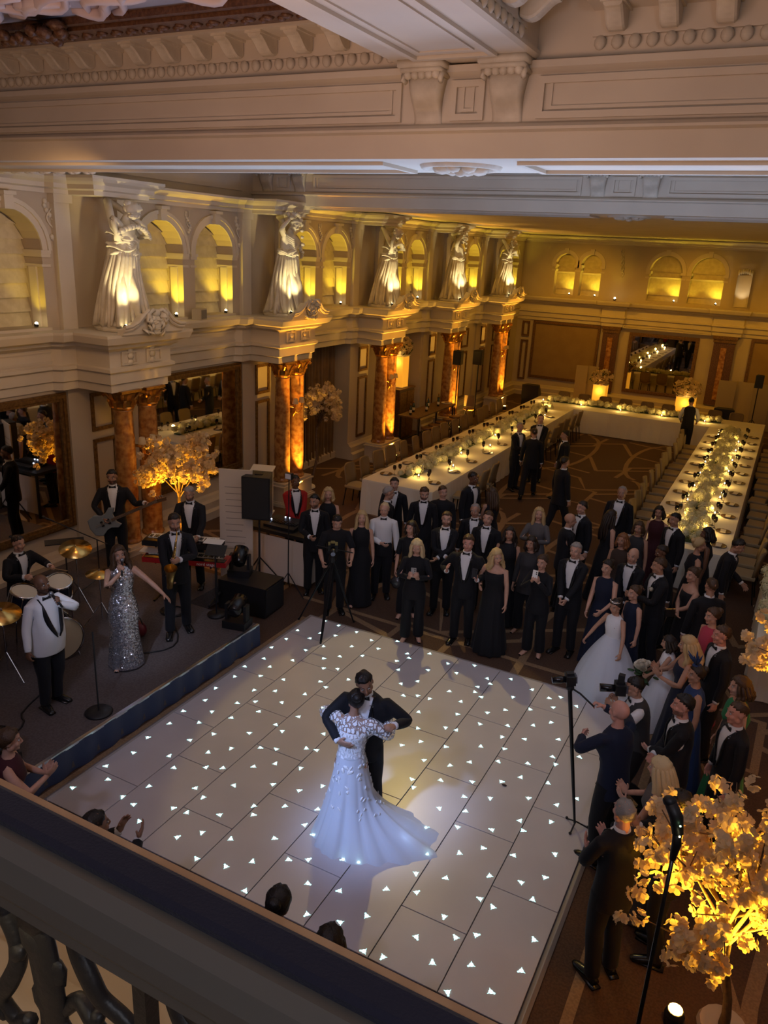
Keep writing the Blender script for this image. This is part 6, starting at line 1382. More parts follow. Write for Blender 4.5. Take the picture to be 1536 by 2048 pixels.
tealights('the right table', [(-1.02 + (.30 if i % 2 else -.28) - .008 * i, 14.2 + i * .62, .757) for i in range(17)], 'candles on the right table')
tealights('the top table from the left', [(-7.2 + i * 1.3, 26.05, .757) for i in range(5)], 'candles on the top table')
# plates, glasses and napkins
M_PLATE = mat('dark glazed plate', (.10, .055, .03), .3); M_GLASS = mat('wine glass', (.95, .93, .9), .03, trans=1.0); M_NAPK = mat('linen napkin', (.62, .54, .42), .85); M_WINE = mat('red wine', (.12, .01, .012), .1)
pl = MB().lathe([(.09, 0), (.135, .012), (.14, .02), (.128, .016), (.085, .006)], 20).mesh('rim', M_PLATE, True); pn = MB().rings([np.array([(-.045, -.09, z), (.045, -.09, z), (.05, .09, z), (-.05, .09, z)]) for z in (.012, .026)]).mesh('napkin', M_NAPK)
gl = MB().lathe([(.034, 0), (.034, .004), (.005, .012), (.004, .095), (.028, .12), (.040, .16), (.033, .215), (.031, .215), (.038, .16), (.026, .124)], 12, (0, 0, 0), 0, False).mesh('bowl', M_GLASS, True); gw = MB().lathe([(.026, .127), (.037, .155), (.002, .156)], 10).mesh('wine', M_WINE, True)
P0 = G0 = None
def settings(where, xs, ys, nx, grp):
    global P0, G0; i = 0
    for y in ys:
        x = xs; rgx = random.Random(int(y * 100)); lab = f'dark plate with napkin, {ORD[i]} along {where}'
        p_ = (x, y + rgx.uniform(-.04, .04), .757)
        if P0 is None: P0 = thing('dinner_plate', lab, 'plate', p_, 0, grp); put('rim', pl, P0); put('napkin', pn, P0)
        else: dup(P0, p_, rgx.uniform(-.2, .2), lab, grp)
        for k in range(2):
            p_ = (x + nx * (.17 + .05 * k), y + .12 + .12 * k + rgx.uniform(-.03, .03), .757); lab = f'{"outer" if k else "inner"} glass by plate {ORD[i]} along {where}'
            if G0 is None: G0 = thing('wine_glass', lab, 'glass', p_, 0, grp + ' glasses'); put('bowl', gl, G0); put('wine', gw, G0)
            else: dup(G0, p_, 0, lab, grp + ' glasses')
        i += 1
settings('the aisle side of the right table', -1.58, [14.5 + .95 * i for i in range(11)], 1, 'settings on the aisle side of the right table')
settings('the far side of the right table', -.50, [14.2 + .95 * i for i in range(12)], -1, 'settings on the far side of the right table')
settings('the aisle side of the left table', -6.22, [14.7 + 1.1 * i for i in range(9)], -1, 'settings on the aisle side of the left table')
settings('the wall side of the left table', -7.38, [14.7 + 1.1 * i for i in range(10)], 1, 'settings on the wall side of the left table')
# banquet chairs
M_SEAT = mat('cream seat pad', (.30, .23, .13), .8); M_CHAIRB = mat('tan chair back', (.22, .15, .075), .7)
def chair():
    t_ = thing('banquet_chair', 'x', 'chair', (0, 0, 0)); mb = MB()
    mb.rings([np.array([(-.21 * s, -.20 * s, z), (.21 * s, -.20 * s, z), (.22 * s, .21 * s, z), (-.22 * s, .21 * s, z)]) for z, s in ((.42, .96), (.44, 1), (.475, 1), (.49, .93))]); mb.build('seat', M_SEAT, t_)
    n = 9; R = []
    for z, y, w_ in ((.46, -.20, .20), (.62, -.215, .215), (.80, -.245, .22), (.90, -.265, .205), (.93, -.27, .16)):
        u = np.linspace(-1, 1, n); R.append(np.concatenate([np.stack([u * w_, y - .02 + .05 * u * u, np.full(n, z)], 1), np.stack([u[::-1] * w_, y + .015 + .05 * u[::-1] ** 2, np.full(n, z)], 1)]))
    MB().rings(R).build('backrest', M_CHAIRB, t_, True)
    for sx in (-1, 1):
        for sy in (-1, 1): MB().tube([(sx * .18, sy * .17, .43), (sx * .20, sy * .20 - (.03 if sy < 0 else 0), 0)], [.016, .012], 7).build('leg', M_DKMETAL, t_)
    return t_
CH = chair(); cused = False
def chairs(where, pts, rz, grp):
    global cused; rg = random.Random(len(pts))
    for i, (x, y) in enumerate(pts):
        lab = f'cream seated chair, {ORD[i]} along, {where}'; p_ = (x + rg.uniform(-.05, .05), y + rg.uniform(-.04, .04), 0); a = rz + rg.uniform(-.12, .12)
        if not cused: cused = True; CH.location = p_; CH.rotation_euler = (0, 0, a); CH['label'] = lab; CH['group'] = grp
        else: dup(CH, p_, a, lab, grp)
chairs('aisle side of the right table', [(-2.08, 14.9 + .66 * i) for i in range(16) if abs(14.9 + .66 * i - 24.5) > .45], -PI / 2, 'chairs on the aisle side of the right table')
chairs('far side of the right table', [(.02, 13.9 + .62 * i) for i in range(18)], PI / 2, 'chairs on the far side of the right table')
chairs('wall side of the left table', [(-7.95, 14.5 + .66 * i) for i in range(16)], -PI / 2, 'chairs on the wall side of the left table')
chairs('aisle side of the left table', [(-5.70, 15.2 + .7 * i) for i in range(14) if not 16.9 < 15.2 + .7 * i < 19.3], PI / 2, 'chairs on the aisle side of the left table')
chairs('behind the top table from the left', [(-6.9 + .72 * i, 27.4) for i in range(9)], PI, 'chairs behind the top table')
# side tables of flowers and glasses at the right
sd = skirted_table('side table at the right with a trough of cream flowers', .30, 1.25, 10.4, 13.4, .86, name='side_table')
runner('cream flower trough along the side table at the right', .48, 10.7, .42, 13.1, 52, .14, 7, .86)
i = 0
for yy in np.arange(10.7, 13.2, .5):
    dup(G0, (.72, yy, .862), 0, f'stemmed glass on the right side table, {ORD[i]} from the near end', 'glasses on the right side table'); i += 1
# plinths, flower urns
M_LITBOX = mat('lit amber plinth', (.85, .55, .2), .5, emis=(1.0, .38, .02), estr=.72)
def plinth(label, x, y, z0, w_, h, fl=.36):
    t_ = thing('lit_plinth', 'glowing amber plinth ' + label, 'plinth', (x, y, z0)); MB().box(-w_ / 2, w_ / 2, -w_ / 2, w_ / 2, .02, h).build('body', M_LITBOX, t_); MB().box(-w_ / 2 - .02, w_ / 2 + .02, -w_ / 2 - .02, w_ / 2 + .02, h, h + .02).box(-w_ / 2 - .01, w_ / 2 + .01, -w_ / 2 - .01, w_ / 2 + .01, 0, .02).build('top_slab', M_WHITE, t_)
    f_ = thing('flower_arrangement', 'pink and cream flowers on the plinth ' + label, 'flowers', (x, y, z0 + h + .02)); rg = random.Random(int(x * 100)); lf = MB(); MB().lathe([(.08, 0), (.12, .10), (.10, .12)], 12).build('vase', M_WHITE, f_)
    for k in range(46):
        d = unit((rg.gauss(0, 1), rg.gauss(0, 1), rg.gauss(.25, .8))) * fl * rg.uniform(.6, 1.05); d[2] = d[2] * .75 + .26
        put('blossom', BLO[k % 5], f_, tuple(d), (rg.uniform(0, 6), rg.uniform(0, 6), 0), rg.uniform(1.0, 1.6))
    for k in range(60):
        d = unit((rg.gauss(0, 1), rg.gauss(0, 1), rg.gauss(.2, .8))) * fl * rg.uniform(.5, 1.25); d[2] = d[2] * .75 + .24; lf.ball(d, (.07, .025, .012), 6, 3, 0, rotzm(rg.uniform(0, 6)) @ roty(rg.uniform(-1, 1)))
    lf.build('foliage', mat('dark foliage', (.03, .045, .015), .7), f_, True)['kind'] = 'stuff'
    lamp('POINT', (x, y - w_ * .7, z0 + h * .8), 5, (1, .5, .08), .1); lamp('POINT', (x, y - .1, z0 + h + .12), 5, (1, .5, .08), .05)
plinth('left of the back wall mirror', -6.0, 29.3, 0, .46, 1.08); plinth('right of the back wall mirror', -2.98, 29.3, 0, .62, 1.02, .42)
plinth('on the side cabinet in the left wall recess', -10.22, 20.95, 1.55, .40, .92, .32)
cb = thing('side_cabinet', 'dark side cabinet under the amber plinth in the left wall recess', 'cabinet', (-10.22, 20.95, 0)); MB().box(-.28, .28, -.5, .5, .05, 1.5).build('body', M_BROWNFR, cb); MB().box(-.31, .31, -.53, .53, 1.5, 1.55).build('top', M_BROWNFR, cb)
for k in (-1, 1): MB().box(.28, .30, min(.02 * k, .48 * k), max(.02 * k, .48 * k), .1, 1.45).build('door', M_GILT, cb)
# folding screens and dark boxes at the back
M_SCR = mat('beige screen panel', (.42, .33, .19), .8)
def screen(label, x, y, n, w_, h):
    t_ = thing('folding_screen', label, 'screen', (x, y, 0))
    for k in range(n): MB().obox((w_ * (k + .5) * .97, (.05 if k % 2 else -.05), h / 2 + .02), (w_, .03, h), .2 * (-1) ** k).build('panel', M_SCR, t_)
screen('tall beige folding screen by the right end of the back wall', -2.05, 29.9, 5, .58, 1.62); screen('narrow beige folding screen beside the left amber plinth', -7.1, 29.9, 2, .42, 1.6)
for (x, y, l) in ((-8.3, 28.3, 'at the back left corner'), (-1.62, 28.3, 'right of the waiter')):
    b = thing('covered_monitor', 'black wedge loudspeaker box on a low trolley ' + l, 'loudspeaker', (x, y, 0)); MB().rings([np.array([(-.32, -.2, z), (.32, -.2, z), (.32 * s, .2, z), (-.32 * s, .2, z)]) for z, s in ((.42, 1), (.6, .98), (.92, .72))]).build('cabinet', M_BLACK, b); MB().box(-.3, .3, -.2, .2, .1, .42).build('trolley', M_DKMETAL, b)
    for sx in (-1, 1): MB().lathe([(.05, 0), (.05, .1)], 10, (sx * .2, 0, 0)).build('castor', M_BLACK, b)
# loudspeakers on stands
def spk_stand(label, x, y, zt, w_=.30, hh=.5, z0=0.0, rz=0.0, d_=.3):
    t_ = thing('loudspeaker_stand', 'tripod stand of the ' + label, 'stand', (x, y, z0), rz)
    MB().tube([(0, 0, .25), (0, 0, zt - z0 - hh)], .018, 8).build('pole', M_BLACK, t_)
    for k in range(3):
        a = k * 2.094 + .4; MB().tube([(0, 0, .55), (math.cos(a) * .42, math.sin(a) * .42, .02)], .012, 6).build('leg', M_BLACK, t_)
    s_ = thing('loudspeaker', label, 'loudspeaker', (x, y, zt - hh), rz); R = [np.array([(-w_ / 2, -d_ / 2, z), (w_ / 2, -d_ / 2, z), (w_ * .36, d_ / 2, z), (-w_ * .36, d_ / 2, z)]) for z in (0, hh)]
    MB().rings(R).build('cabinet', M_BLACK, s_); MB().box(-w_ / 2 + .02, w_ / 2 - .02, -d_ / 2 - .012, -d_ / 2, .02, hh - .02).build('grille', mat('speaker grille', (.016, .016, .018), .7), s_); MB().box(-.06, .06, -.04, .04, hh, hh + .012).build('handle', M_DKMETAL, s_)
    return s_
spk_stand('small black loudspeaker on the nearer pole by the left wall', -8.95, 22.4, 2.62, .26, .42); spk_stand('small black loudspeaker on the farther pole by the left wall', -9.0, 24.3, 2.46, .30, .46); spk_stand('small black loudspeaker on a pole by the right back wall', -.76, 29.0, 2.05, .26, .42)
# high table with stools, bottles
ht = thing('high_table', 'long high wooden table beside the third column pair', 'table', (-9.1, 20.7, 0)); M_WOOD = mat('dark oak top', (.12, .06, .025), .5, noise=(12, (.08, .04, .016), 4, .4, .6))
MB().box(-.32, .32, -1.35, 1.35, 1.02, 1.06).build('tabletop', M_WOOD, ht)
for sy in (-1.25, 0, 1.25):
    for sx in (-.27, .27): MB().box(sx - .02, sx + .02, sy - .02, sy + .02, 0, 1.02).build('leg', M_BLACK, ht)
for sx in (-.27, .27): MB().box(sx - .012, sx + .012, -1.25, 1.25, .28, .31).build('stretcher', M_BLACK, ht)
st0 = None
for i in range(5):
    p_ = (-8.62, 19.6 + .5 * i, 0); lab = f'black metal bar stool at the high table, {ORD[i]} from its near end'
    if st0 is None:
        st0 = thing('bar_stool', lab, 'stool', p_, 0, 'stools at the high table'); MB().lathe([(.16, .72), (.17, .74), (.165, .77), (.10, .775)], 14).build('seat', M_BROWNFR, st0)
        for sx in (-1, 1):
            for sy in (-1, 1): MB().tube([(sx * .1, sy * .1, .73), (sx * .17, sy * .17, 0)], .011, 6).build('leg', M_BLACK, st0)
        MB().tube([(-.14, -.14, .25), (.14, -.14, .25), (.14, .14, .25), (-.14, .14, .25), (-.14, -.14, .25)], .008, 5).build('footrest', M_BLACK, st0)
    else: dup(st0, p_, .3 * i, lab)
hs = dup(st0, (-8.75, 23.1, 0), .4, 'taller bar chair beside the nearer wall loudspeaker', None); MB().box(-.16, .16, .14, .17, .8, 1.15).build('backrest', M_CHAIRB, hs)
M_BOT = mat('dark bottle glass', (.02, .035, .012), .08)
for i, (x, y) in enumerate(((-9.15, 19.6), (-9.25, 20.0), (-9.0, 20.35), (-9.2, 20.9), (-9.05, 21.3), (-9.22, 21.7))):
    b = thing('bottle', f'dark bottle on the high table, {ORD[i]} from its near end', 'bottle', (x, y, 1.06), 0, 'bottles on the high table'); MB().lathe([(.037, 0), (.038, .19), (.016, .25), (.014, .31), (.004, .312)], 12).build('glass', M_BOT, b, True); MB().lathe([(.016, .27), (.016, .315), (.004, .316)], 10).build('foil', M_GOLD, b, True); MB().lathe([(.0388, .06), (.0388, .14)], 12, (0, 0, 0), 0, False).build('label', M_NAPK, b)
tr = thing('serving_tray', 'round pale tray on the far end of the high table', 'tray', (-9.05, 21.95, 1.06)); MB().lathe([(.15, 0), (.17, .015), (.165, .02), (.14, .006)], 18).build('dish', M_NAPK, tr, True); MB().ball((0, 0, .03), (.08, .06, .03), 8, 5).build('bread', mat('bread', (.4, .24, .1), .8), tr, True)
# ================================================================ BAND GEAR
def taperbox(t_, nm, m_, **k): return MB().box(**k).build(nm, m_, t_)
# drums
def drum(name, label, c, r, l, axis, shell, cat='drum', head=(.72, .62, .44), legs=True):
    t_ = thing(name, label, cat, c); A = minrot((0, 0, 1), axis); M4 = np.eye(4); M4[:3, :3] = A
    MB().lathe([(r, -l / 2), (r, l / 2)], 28, (0, 0, 0), 0, False).xf(M4).build('shell', shell, t_, True)
    hd = mat(f'drum head {head}', head, .5)
    for s in (-1, 1):
        MB().lathe([(.001, s * l / 2), (r * .98, s * l / 2)], 28, (0, 0, 0), 0, False).xf(M4).build('drum_head', hd, t_, True)
        MB().lathe([(r - .004, s * l / 2 - .018), (r + .014, s * l / 2 - .018), (r + .014, s * l / 2 + .014), (r - .004, s * l / 2 + .014)], 28, (0, 0, 0), 0, False).xf(M4).build('hoop', M_CHROME, t_, True)
    for k in range(8):
        a = k * PI / 4; MB().tube([((r + .012) * math.cos(a), (r + .012) * math.sin(a), -l / 2 + .02), ((r + .012) * math.cos(a), (r + .012) * math.sin(a), l / 2 - .02)], .006, 5).xf(M4).build('lug', M_CHROME, t_)
    if legs:
        for k in range(3):
            a = k * 2.094 + .5; MB().tube([(r * .7 * math.cos(a), r * .7 * math.sin(a), 0), (r * 1.05 * math.cos(a), r * 1.05 * math.sin(a), -(c[2] - ST))], .009, 5).build('leg', M_CHROME, t_)
    return t_
M_SHELL = mat('dark drum shell', (.012, .014, .03), .2)
drum('bass_drum', 'bass drum with pale front head facing the dance floor', (-7.62, 6.05, ST + .28), .28, .42, (.93, -.35, .04), M_SHELL)
drum('floor_tom', 'large floor tom at the left edge behind the stout singer', (-7.95, 5.15, ST + .42), .23, .38, (.05, -.1, 1), M_SHELL)
drum('snare_drum', 'snare drum with white head in front of the drummer', (-8.15, 6.55, ST + .62), .18, .14, (.12, -.05, 1), M_CHROME, 'drum', (.72, .70, .66))
drum('rack_tom', 'small rack tom above the bass drum on the right', (-7.88, 6.40, ST + .72), .15, .24, (.3, -.2, 1), M_SHELL, 'drum', (.7, .64, .5), True); drum('rack_tom', 'small rack tom above the bass drum on the left', (-7.98, 5.92, ST + .72), .16, .24, (.3, .1, 1), M_SHELL, 'drum', (.7, .64, .5), True)
def cymbal(label, x, y, z, r, tilt):
    t_ = thing('cymbal_stand', label, 'cymbal', (x, y, ST)); M4 = np.eye(4); M4[:3, :3] = rotx(tilt[0]) @ roty(tilt[1]); M4[2, 3] = z - ST
    MB().lathe([(.012, .03), (.05, .022), (.07, .008), (r, -.018), (r, -.021), (.06, .003)], 28, (0, 0, 0), 0, False).xf(M4).build('cymbal', M_BRASS, t_, True); MB().tube([(0, 0, .1), (0, 0, z - ST + .05)], .010, 7).build('pole', M_CHROME, t_)
    for k in range(3): a = k * 2.094; MB().tube([(0, 0, .35), (.26 * math.cos(a), .26 * math.sin(a), .01)], .008, 5).build('leg', M_CHROME, t_)
cymbal('thin crash cymbal on a stand behind the drums near the wall', -8.35, 7.1, 1.28, .22, (.2, .25)); cymbal('ride cymbal at the left edge beside the drummer', -8.5, 5.55, 1.22, .26, (-.1, .2)); cymbal('hi-hat cymbals on a chrome stand near the rack tom', -7.72, 6.92, 1.12, .18, (0, .05)); cymbal('second crash cymbal above the large floor tom', -7.62, 5.35, 1.2, .22, (.1, .25))
ds = thing('drum_stool', 'round black stool under the drummer', 'stool', (-8.73, 6.43, ST)); MB().lathe([(.15, .34), (.165, .37), (.16, .41), (.1, .42)], 16).build('seat', M_BLACK, ds, True); MB().tube([(0, 0, .1), (0, 0, .36)], .02, 8).build('post', M_CHROME, ds)
for k in range(3): a = k * 2.094; MB().tube([(0, 0, .2), (.2 * math.cos(a), .2 * math.sin(a), .01)], .010, 5).build('leg', M_CHROME, ds)
for s, nm in (('R', 'right'), ('L', 'left')):
    g = grip(drummer, s); d_ = thing('drumstick', f"pale wooden drumstick in the drummer's {nm} hand", 'drumstick', tuple(g)); MB().tube([(-.08, 0, -.01), (.28, 0, .03)], [.007, .005], 6).ball((.285, 0, .03), .007, 6, 4).build('stick', mat('maple', (.45, .3, .15), .5), d_)
# keyboards on a two tier stand
ang = math.radians(20); kx, ky = -7.36, 8.24
def keyboard(label, z, L_, body, off, keycol=True):
    t_ = thing('keyboard', label, 'keyboard', (kx + off, ky - off * .3, z), ang + .05)
    MB().box(-L_ / 2, L_ / 2, -.16, .15, 0, .075).build('case', body, t_); MB().box(-L_ / 2 + .02, L_ / 2 - .02, -.155, -.03 - .0, .075, .082).build('control_panel', M_BLACKGL, t_)
    n = int((L_ - .1) / .0235); wk = MB(); bk = MB()
    for k in range(n):
        x = -L_ / 2 + .05 + k * .0235; wk.box(x, x + .0222, -.02, .14, .076, .092)
        if k % 7 in (0, 1, 3, 4, 5): bk.box(x + .017, x + .030, -.02, .07, .092, .102)
    wk.build('white_keys', mat('ivory keys', (.72, .68, .58), .35), t_)['kind'] = 'stuff'; bk.build('black_keys', M_BLACKGL, t_)['kind'] = 'stuff'
    return t_
kb1 = keyboard('red stage keyboard on the lower tier of the stand', ST + .60, 1.25, mat('red keyboard case', (.36, .015, .018), .35), .02)
kb2 = keyboard('black keyboard on the upper tier of the stand', ST + .84, 1.15, M_BLACK, -.05)
def text(body, size, loc, rot, mt, parent, nm='lettering', ex=.001):
    c = bpy.data.curves.new(nm, 'FONT'); c.body = body; c.size = size; c.extrude = ex; c.align_x = 'CENTER'; c.resolution_u = 2; c.materials.append(mt)
    o = bpy.data.objects.new(nm, c); COL.objects.link(o); dg = bpy.context.evaluated_depsgraph_get(); me = bpy.data.meshes.new_from_object(o.evaluated_get(dg)); bpy.data.objects.remove(o); bpy.data.curves.remove(c)
    return put(nm, me, parent, loc, rot)
text('nord stage', .065, (.33, -.162, .015), (PI / 2, 0, 0), mat('white print', (.8, .8, .8), .5), kb1)
ks = thing('keyboard_stand', 'black two tier stand carrying both keyboards', 'stand', (kx, ky, ST), ang)
for s in (-1, 1):
    for (nm, pts) in (('upright', [(s * .42, .1, 0), (s * .42, .1, .86)]), ('foot', [(s * .42, -.25, .015), (s * .42, .25, .015)]), ('arm', [(s * .42, .12, .58), (s * .42, -.14, .58)]), ('arm', [(s * .42, .12, .82), (s * .42, -.10, .82)])): MB().tube(pts, .016, 7).build(nm, M_BLACK, ks)
for (x, y, z, l) in ((.44, -.02, ST + .945, 'on the upper keyboard'), (-.56, .02, ST + .70, 'on the left end of the red keyboard')):
    c, s = math.cos(ang), math.sin(ang); p_ = thing('sheet_music', 'white sheets of music lying ' + l, 'paper', (kx + x * c - y * s, ky + x * s + y * c, z), ang); MB().rings([np.array([(-.14, -.09, zz), (.14, -.09, zz), (.14, .09, zz + .01), (-.14, .09, zz + .01)]) for zz in (0, .004)]).build('sheet', mat('paper', (.72, .70, .66), .8), p_)
# bass guitar (held), saxophone, microphones
gr, gl_ = grip(bassist, 'R'), grip(bassist, 'L')
def frame_between(a, b, up):
    x = unit(b - a); z = unit(np.array(up) - x * (np.array(up) @ x)); y = np.cross(z, x); return np.stack([x, y, z], 1)
bg = thing('bass_guitar', 'grey blue bass guitar held across the bassist', 'guitar', tuple(gr)); A = frame_between(gr, gl_, bassist['RZ'] @ np.array([0, 1, .1])); M4 = np.eye(4); M4[:3, :3] = A
out = [(-.30, .0), (-.27, .13), (-.15, .17), (-.03, .12), (.03, .13), (.12, .19), (.20, .16), (.13, .07), (.13, -.05), (.18, -.12), (.12, -.15), (.02, -.11), (-.06, -.12), (-.16, -.18), (-.27, -.13)]
MB().rings([np.array([(x * s + .0, y * s, z) for x, y in out]) for z, s in ((-.022, .95), (-.015, 1), (.015, 1), (.022, .95))]).xf(M4).build('body', mat('pewter blue lacquer', (.20, .23, .25), .3), bg); L_ = np.linalg.norm(gl_ - gr) + .12
MB().box(.08, L_, -.022, .022, .008, .034).xf(M4).build('neck', M_WOOD, bg); MB().rings([np.array([(L_, -.025, z), (L_ + .18, -.05, z), (L_ + .2, .0, z), (L_, .025, z)]) for z in (.004, .024)]).xf(M4).build('headstock', M_WOOD, bg)
for k in range(4): MB().tube([(-.2, -.015 + .01 * k, .04), (L_ + .05, -.015 + .01 * k, .038)], .0016, 4).xf(M4).build('string', M_STEEL, bg)
for k in range(2): MB().box(-.10 + .11 * k, -.06 + .11 * k, -.045, .045, .022, .034).xf(M4).build('pickup', M_BLACK, bg)
for k in range(4): MB().tube([(L_ + .04 + .035 * k, .02, .014), (L_ + .04 + .035 * k, .06, .014)], .008, 5).xf(M4).build('tuning_peg', M_CHROME, bg)
mth = sax['wp']('head', np.array([0, .125, .035])); RZ = sax['RZ']; g1, g2 = grip(sax, 'R'), grip(sax, 'L')
sx_ = thing('saxophone', 'brass tenor saxophone in the hands of the saxophonist', 'saxophone', tuple(mth)); loc = lambda v: RZ @ np.array(v)
pts = [(0, 0, 0), (.0, .09, -.0), (.01, .15, -.03), (.03, .17, -.12), (.06, .16, -.32), (.10, .14, -.58), (.12, .15, -.66), (.13, .20, -.70), (.13, .26, -.66), (.125, .29, -.54), (.12, .31, -.44), (.12, .33, -.38)]
MB().tube([loc(p) for p in pts], [.006, .009, .011, .015, .022, .032, .036, .038, .042, .05, .065, .085], 14, False).build('tube', M_BRASS, sx_, True); MB().tube([loc((0, -.04, .01)), loc((0, .01, 0))], [.006, .010], 8).build('mouthpiece', M_BLACKGL, sx_)
for k in range(9): p_ = np.array([.035 + .008 * k, .19 - .003 * k, -.16 - .05 * k]); MB().ball(loc(p_), (.016, .016, .01), 8, 4).build('key', M_BRASS, sx_, True)
def handmic(rec, side, label, toward):
    g = grip(rec, side); d = unit(np.array(toward) - g); m_ = thing('microphone', label, 'microphone', tuple(g)); MB().tube([-d * .11, d * .06], [.011, .017], 10).build('handle', M_BLACK, m_, True); MB().ball(d * .085, .026, 10, 7).build('grille', mat('mic grille', (.25, .25, .27), .4, .8), m_, True)
handmic(singer, 'R', 'microphone held to the mouth of the sequined singer', singer['wp']('head', np.array([0, .13, .03]))); handmic(crooner, 'L', 'microphone in the raised hand of the stout singer', crooner['wp']('head', np.array([0, .13, .03])))
def micstand(label, x, y, z0, h, boom=None, base=True, mic=True):
    t_ = thing('microphone_stand', label, 'microphone stand', (x, y, z0))
    if base: MB().lathe([(.15, 0), (.155, .015), (.14, .03), (.03, .035)], 22).build('base', M_BLACK, t_, True)
    else:
        for k in range(3): a = k * 2.094 + .3; MB().tube([(0, 0, .14), (.3 * math.cos(a), .3 * math.sin(a), .01)], .009, 5).build('leg', M_BLACK, t_)
    MB().tube([(0, 0, .02), (0, 0, h)], .010, 7).build('pole', M_BLACK, t_); e = np.array([0, 0, h])
    if boom is not None: b = np.array(boom); MB().tube([e - b * .25, e + b], .008, 6).build('boom', M_BLACK, t_); e = e + b
    if mic: d = unit(boom) if boom is not None else np.array([.3, -.2, .9]); MB().tube([e, e + d * .14], [.012, .017], 8).ball(e + d * .16, .024, 8, 6).build('microphone', M_BLACK, t_, True)
    return t_
micstand('straight microphone stand with round base at the stage front', -6.16, 5.37, ST, 1.02, None, True, False)
micstand('boom microphone stand near the bassist by the wall', -8.75, 7.85, ST, .75, (-.35, -.45, .35), False)
ms = thing('music_stand', 'low black music stand behind the cymbals by the wall', 'stand', (-9.1, 7.55, ST)); MB().tube([(0, 0, 0), (0, 0, .72)], .012, 7).build('pole', M_BLACK, ms); MB().obox((0, 0, .74), (.55, .22, .015), .9).build('desk', M_BLACK, ms)
for k in range(3): a = k * 2.094; MB().tube([(0, 0, .2), (.25 * math.cos(a), .25 * math.sin(a), .01)], .009, 5).build('leg', M_BLACK, ms)
ms = thing('music_stand', 'slim black music stand with a tablet right of the saxophonist', 'stand', (-6.62, 8.0, ST)); MB().tube([(0, 0, 0), (0, 0, .95)], .012, 7).build('pole', M_BLACK, ms); MB().obox((0, .02, 1.0), (.28, .20, .012), .4, 0, rotzm(.4) @ rotx(.5)).build('desk', M_BLACK, ms); MB().lathe([(.13, 0), (.13, .03), (.02, .035)], 18).build('base', M_BLACK, ms, True)
# loudspeaker, subwoofer and moving heads at the stage end
spk_stand('large black loudspeaker on a pole behind the subwoofer', -7.12, 9.72, 1.96, .46, .70, 0, .35, .40)
sb = thing('subwoofer', 'black subwoofer box on the carpet at the stage end', 'loudspeaker', (-6.78, 9.04, 0), .08); MB().box(-.42, .42, -.28, .28, .02, .50).build('cabinet', M_BLACK, sb); MB().box(.42, .43, -.25, .25, .05, .47).build('grille', mat('speaker grille', (.016, .016, .018), .7), sb)
for sx in (-1, 1): MB().box(sx * .38 - .03, sx * .38 + .03, -.2, .2, 0, .02).build('foot', M_BLACK, sb)
def moving_head(label, x, y, z, rz, tilt, power=0, tgt=None):
    t_ = thing('moving_head_light', label, 'stage light', (x, y, z), rz); MB().box(-.17, .17, -.13, .13, 0, .11).build('base', M_BLACK, t_)
    for s in (-1, 1): MB().rings([np.array([(s * .14 - .02, -.06, zz), (s * .14 + .02, -.06, zz), (s * .14 + .02, .06, zz), (s * .14 - .02, .06, zz)]) for zz in (.11, .34)]).build('yoke_arm', M_BLACK, t_)
    A = rotx(tilt); M4 = np.eye(4); M4[:3, :3] = A; M4[2, 3] = .31
    MB().lathe([(.06, -.16), (.10, -.13), (.115, 0), (.115, .14), (.09, .15)], 18).xf(M4).build('head', M_BLACKGL, t_, True); MB().lathe([(.001, .152), (.085, .152)], 18, (0, 0, 0), 0, False).xf(M4).build('lens', mat('light lens', (.10, .13, .2), .08), t_, True)
moving_head('moving head light standing on the subwoofer', -7.0, 9.05, .50, .4, -.9); moving_head('moving head light at the far corner of the stage edge', -6.17, 7.9, ST, .2, -1.3); moving_head('moving head light at the near left of the stage edge', -6.2, 4.15, ST, .7, -1.2)
wp_ = thing('lectern', 'white panelled lectern standing behind the loudspeaker beside the second column pair', 'lectern', (-9.32, 12.82, 0), .35); MB().box(-.20, .20, -.16, .16, .03, .88).build('body', M_WHITE, wp_); MB().rings([np.array([(-.24, -.2, z), (.24, -.2, z), (.24, .2, z + .10), (-.24, .2, z + .10)]) for z in (.88, .91)]).build('sloping_top', M_WHITE, wp_); MB().box(-.23, .23, -.19, .19, 0, .03).build('base', M_WHITE, wp_)
# signboard, DJ table, light on a stand
M_BOARD = mat('cream signboard', (.62, .54, .46), .7); sg = thing('signboard', 'tall cream printed signboard standing left of the loudspeaker', 'sign', (-7.45, 9.55, 0), .42)
MB().box(-.27, .27, -.012, .012, .12, 2.02).build('board', M_BOARD, sg); MB().box(-.25, .25, .012, .14, 0, .12).build('foot', M_BOARD, sg)
ink = mat('grey print', (.30, .26, .22), .8)
for k in range(11): MB().box(-.18 + .01 * (k % 3), .16 - .02 * (k % 4), -.0135, -.012, 1.72 - .105 * k, 1.732 - .105 * k).build('printed_line', ink, sg)
dj = thing('mixing_desk_table', 'black framed equipment table with pale side panels behind the loudspeaker', 'table', (-6.98, 10.30, 0), .0)
MB().box(-.62, .62, -.32, .32, .88, .94).build('tabletop', M_BLACK, dj)
for sx in (-1, 1):
    for sy in (-1, 1): MB().box(sx * .60 - .02, sx * .60 + .02, sy * .30 - .02, sy * .30 + .02, 0, .88).build('leg', M_BLACK, dj)
MB().box(-.56, .56, -.31, -.30, .08, .84).build('panel', M_BOARD, dj); MB().box(.595, .605, -.27, .27, .08, .84).build('panel', M_BOARD, dj)
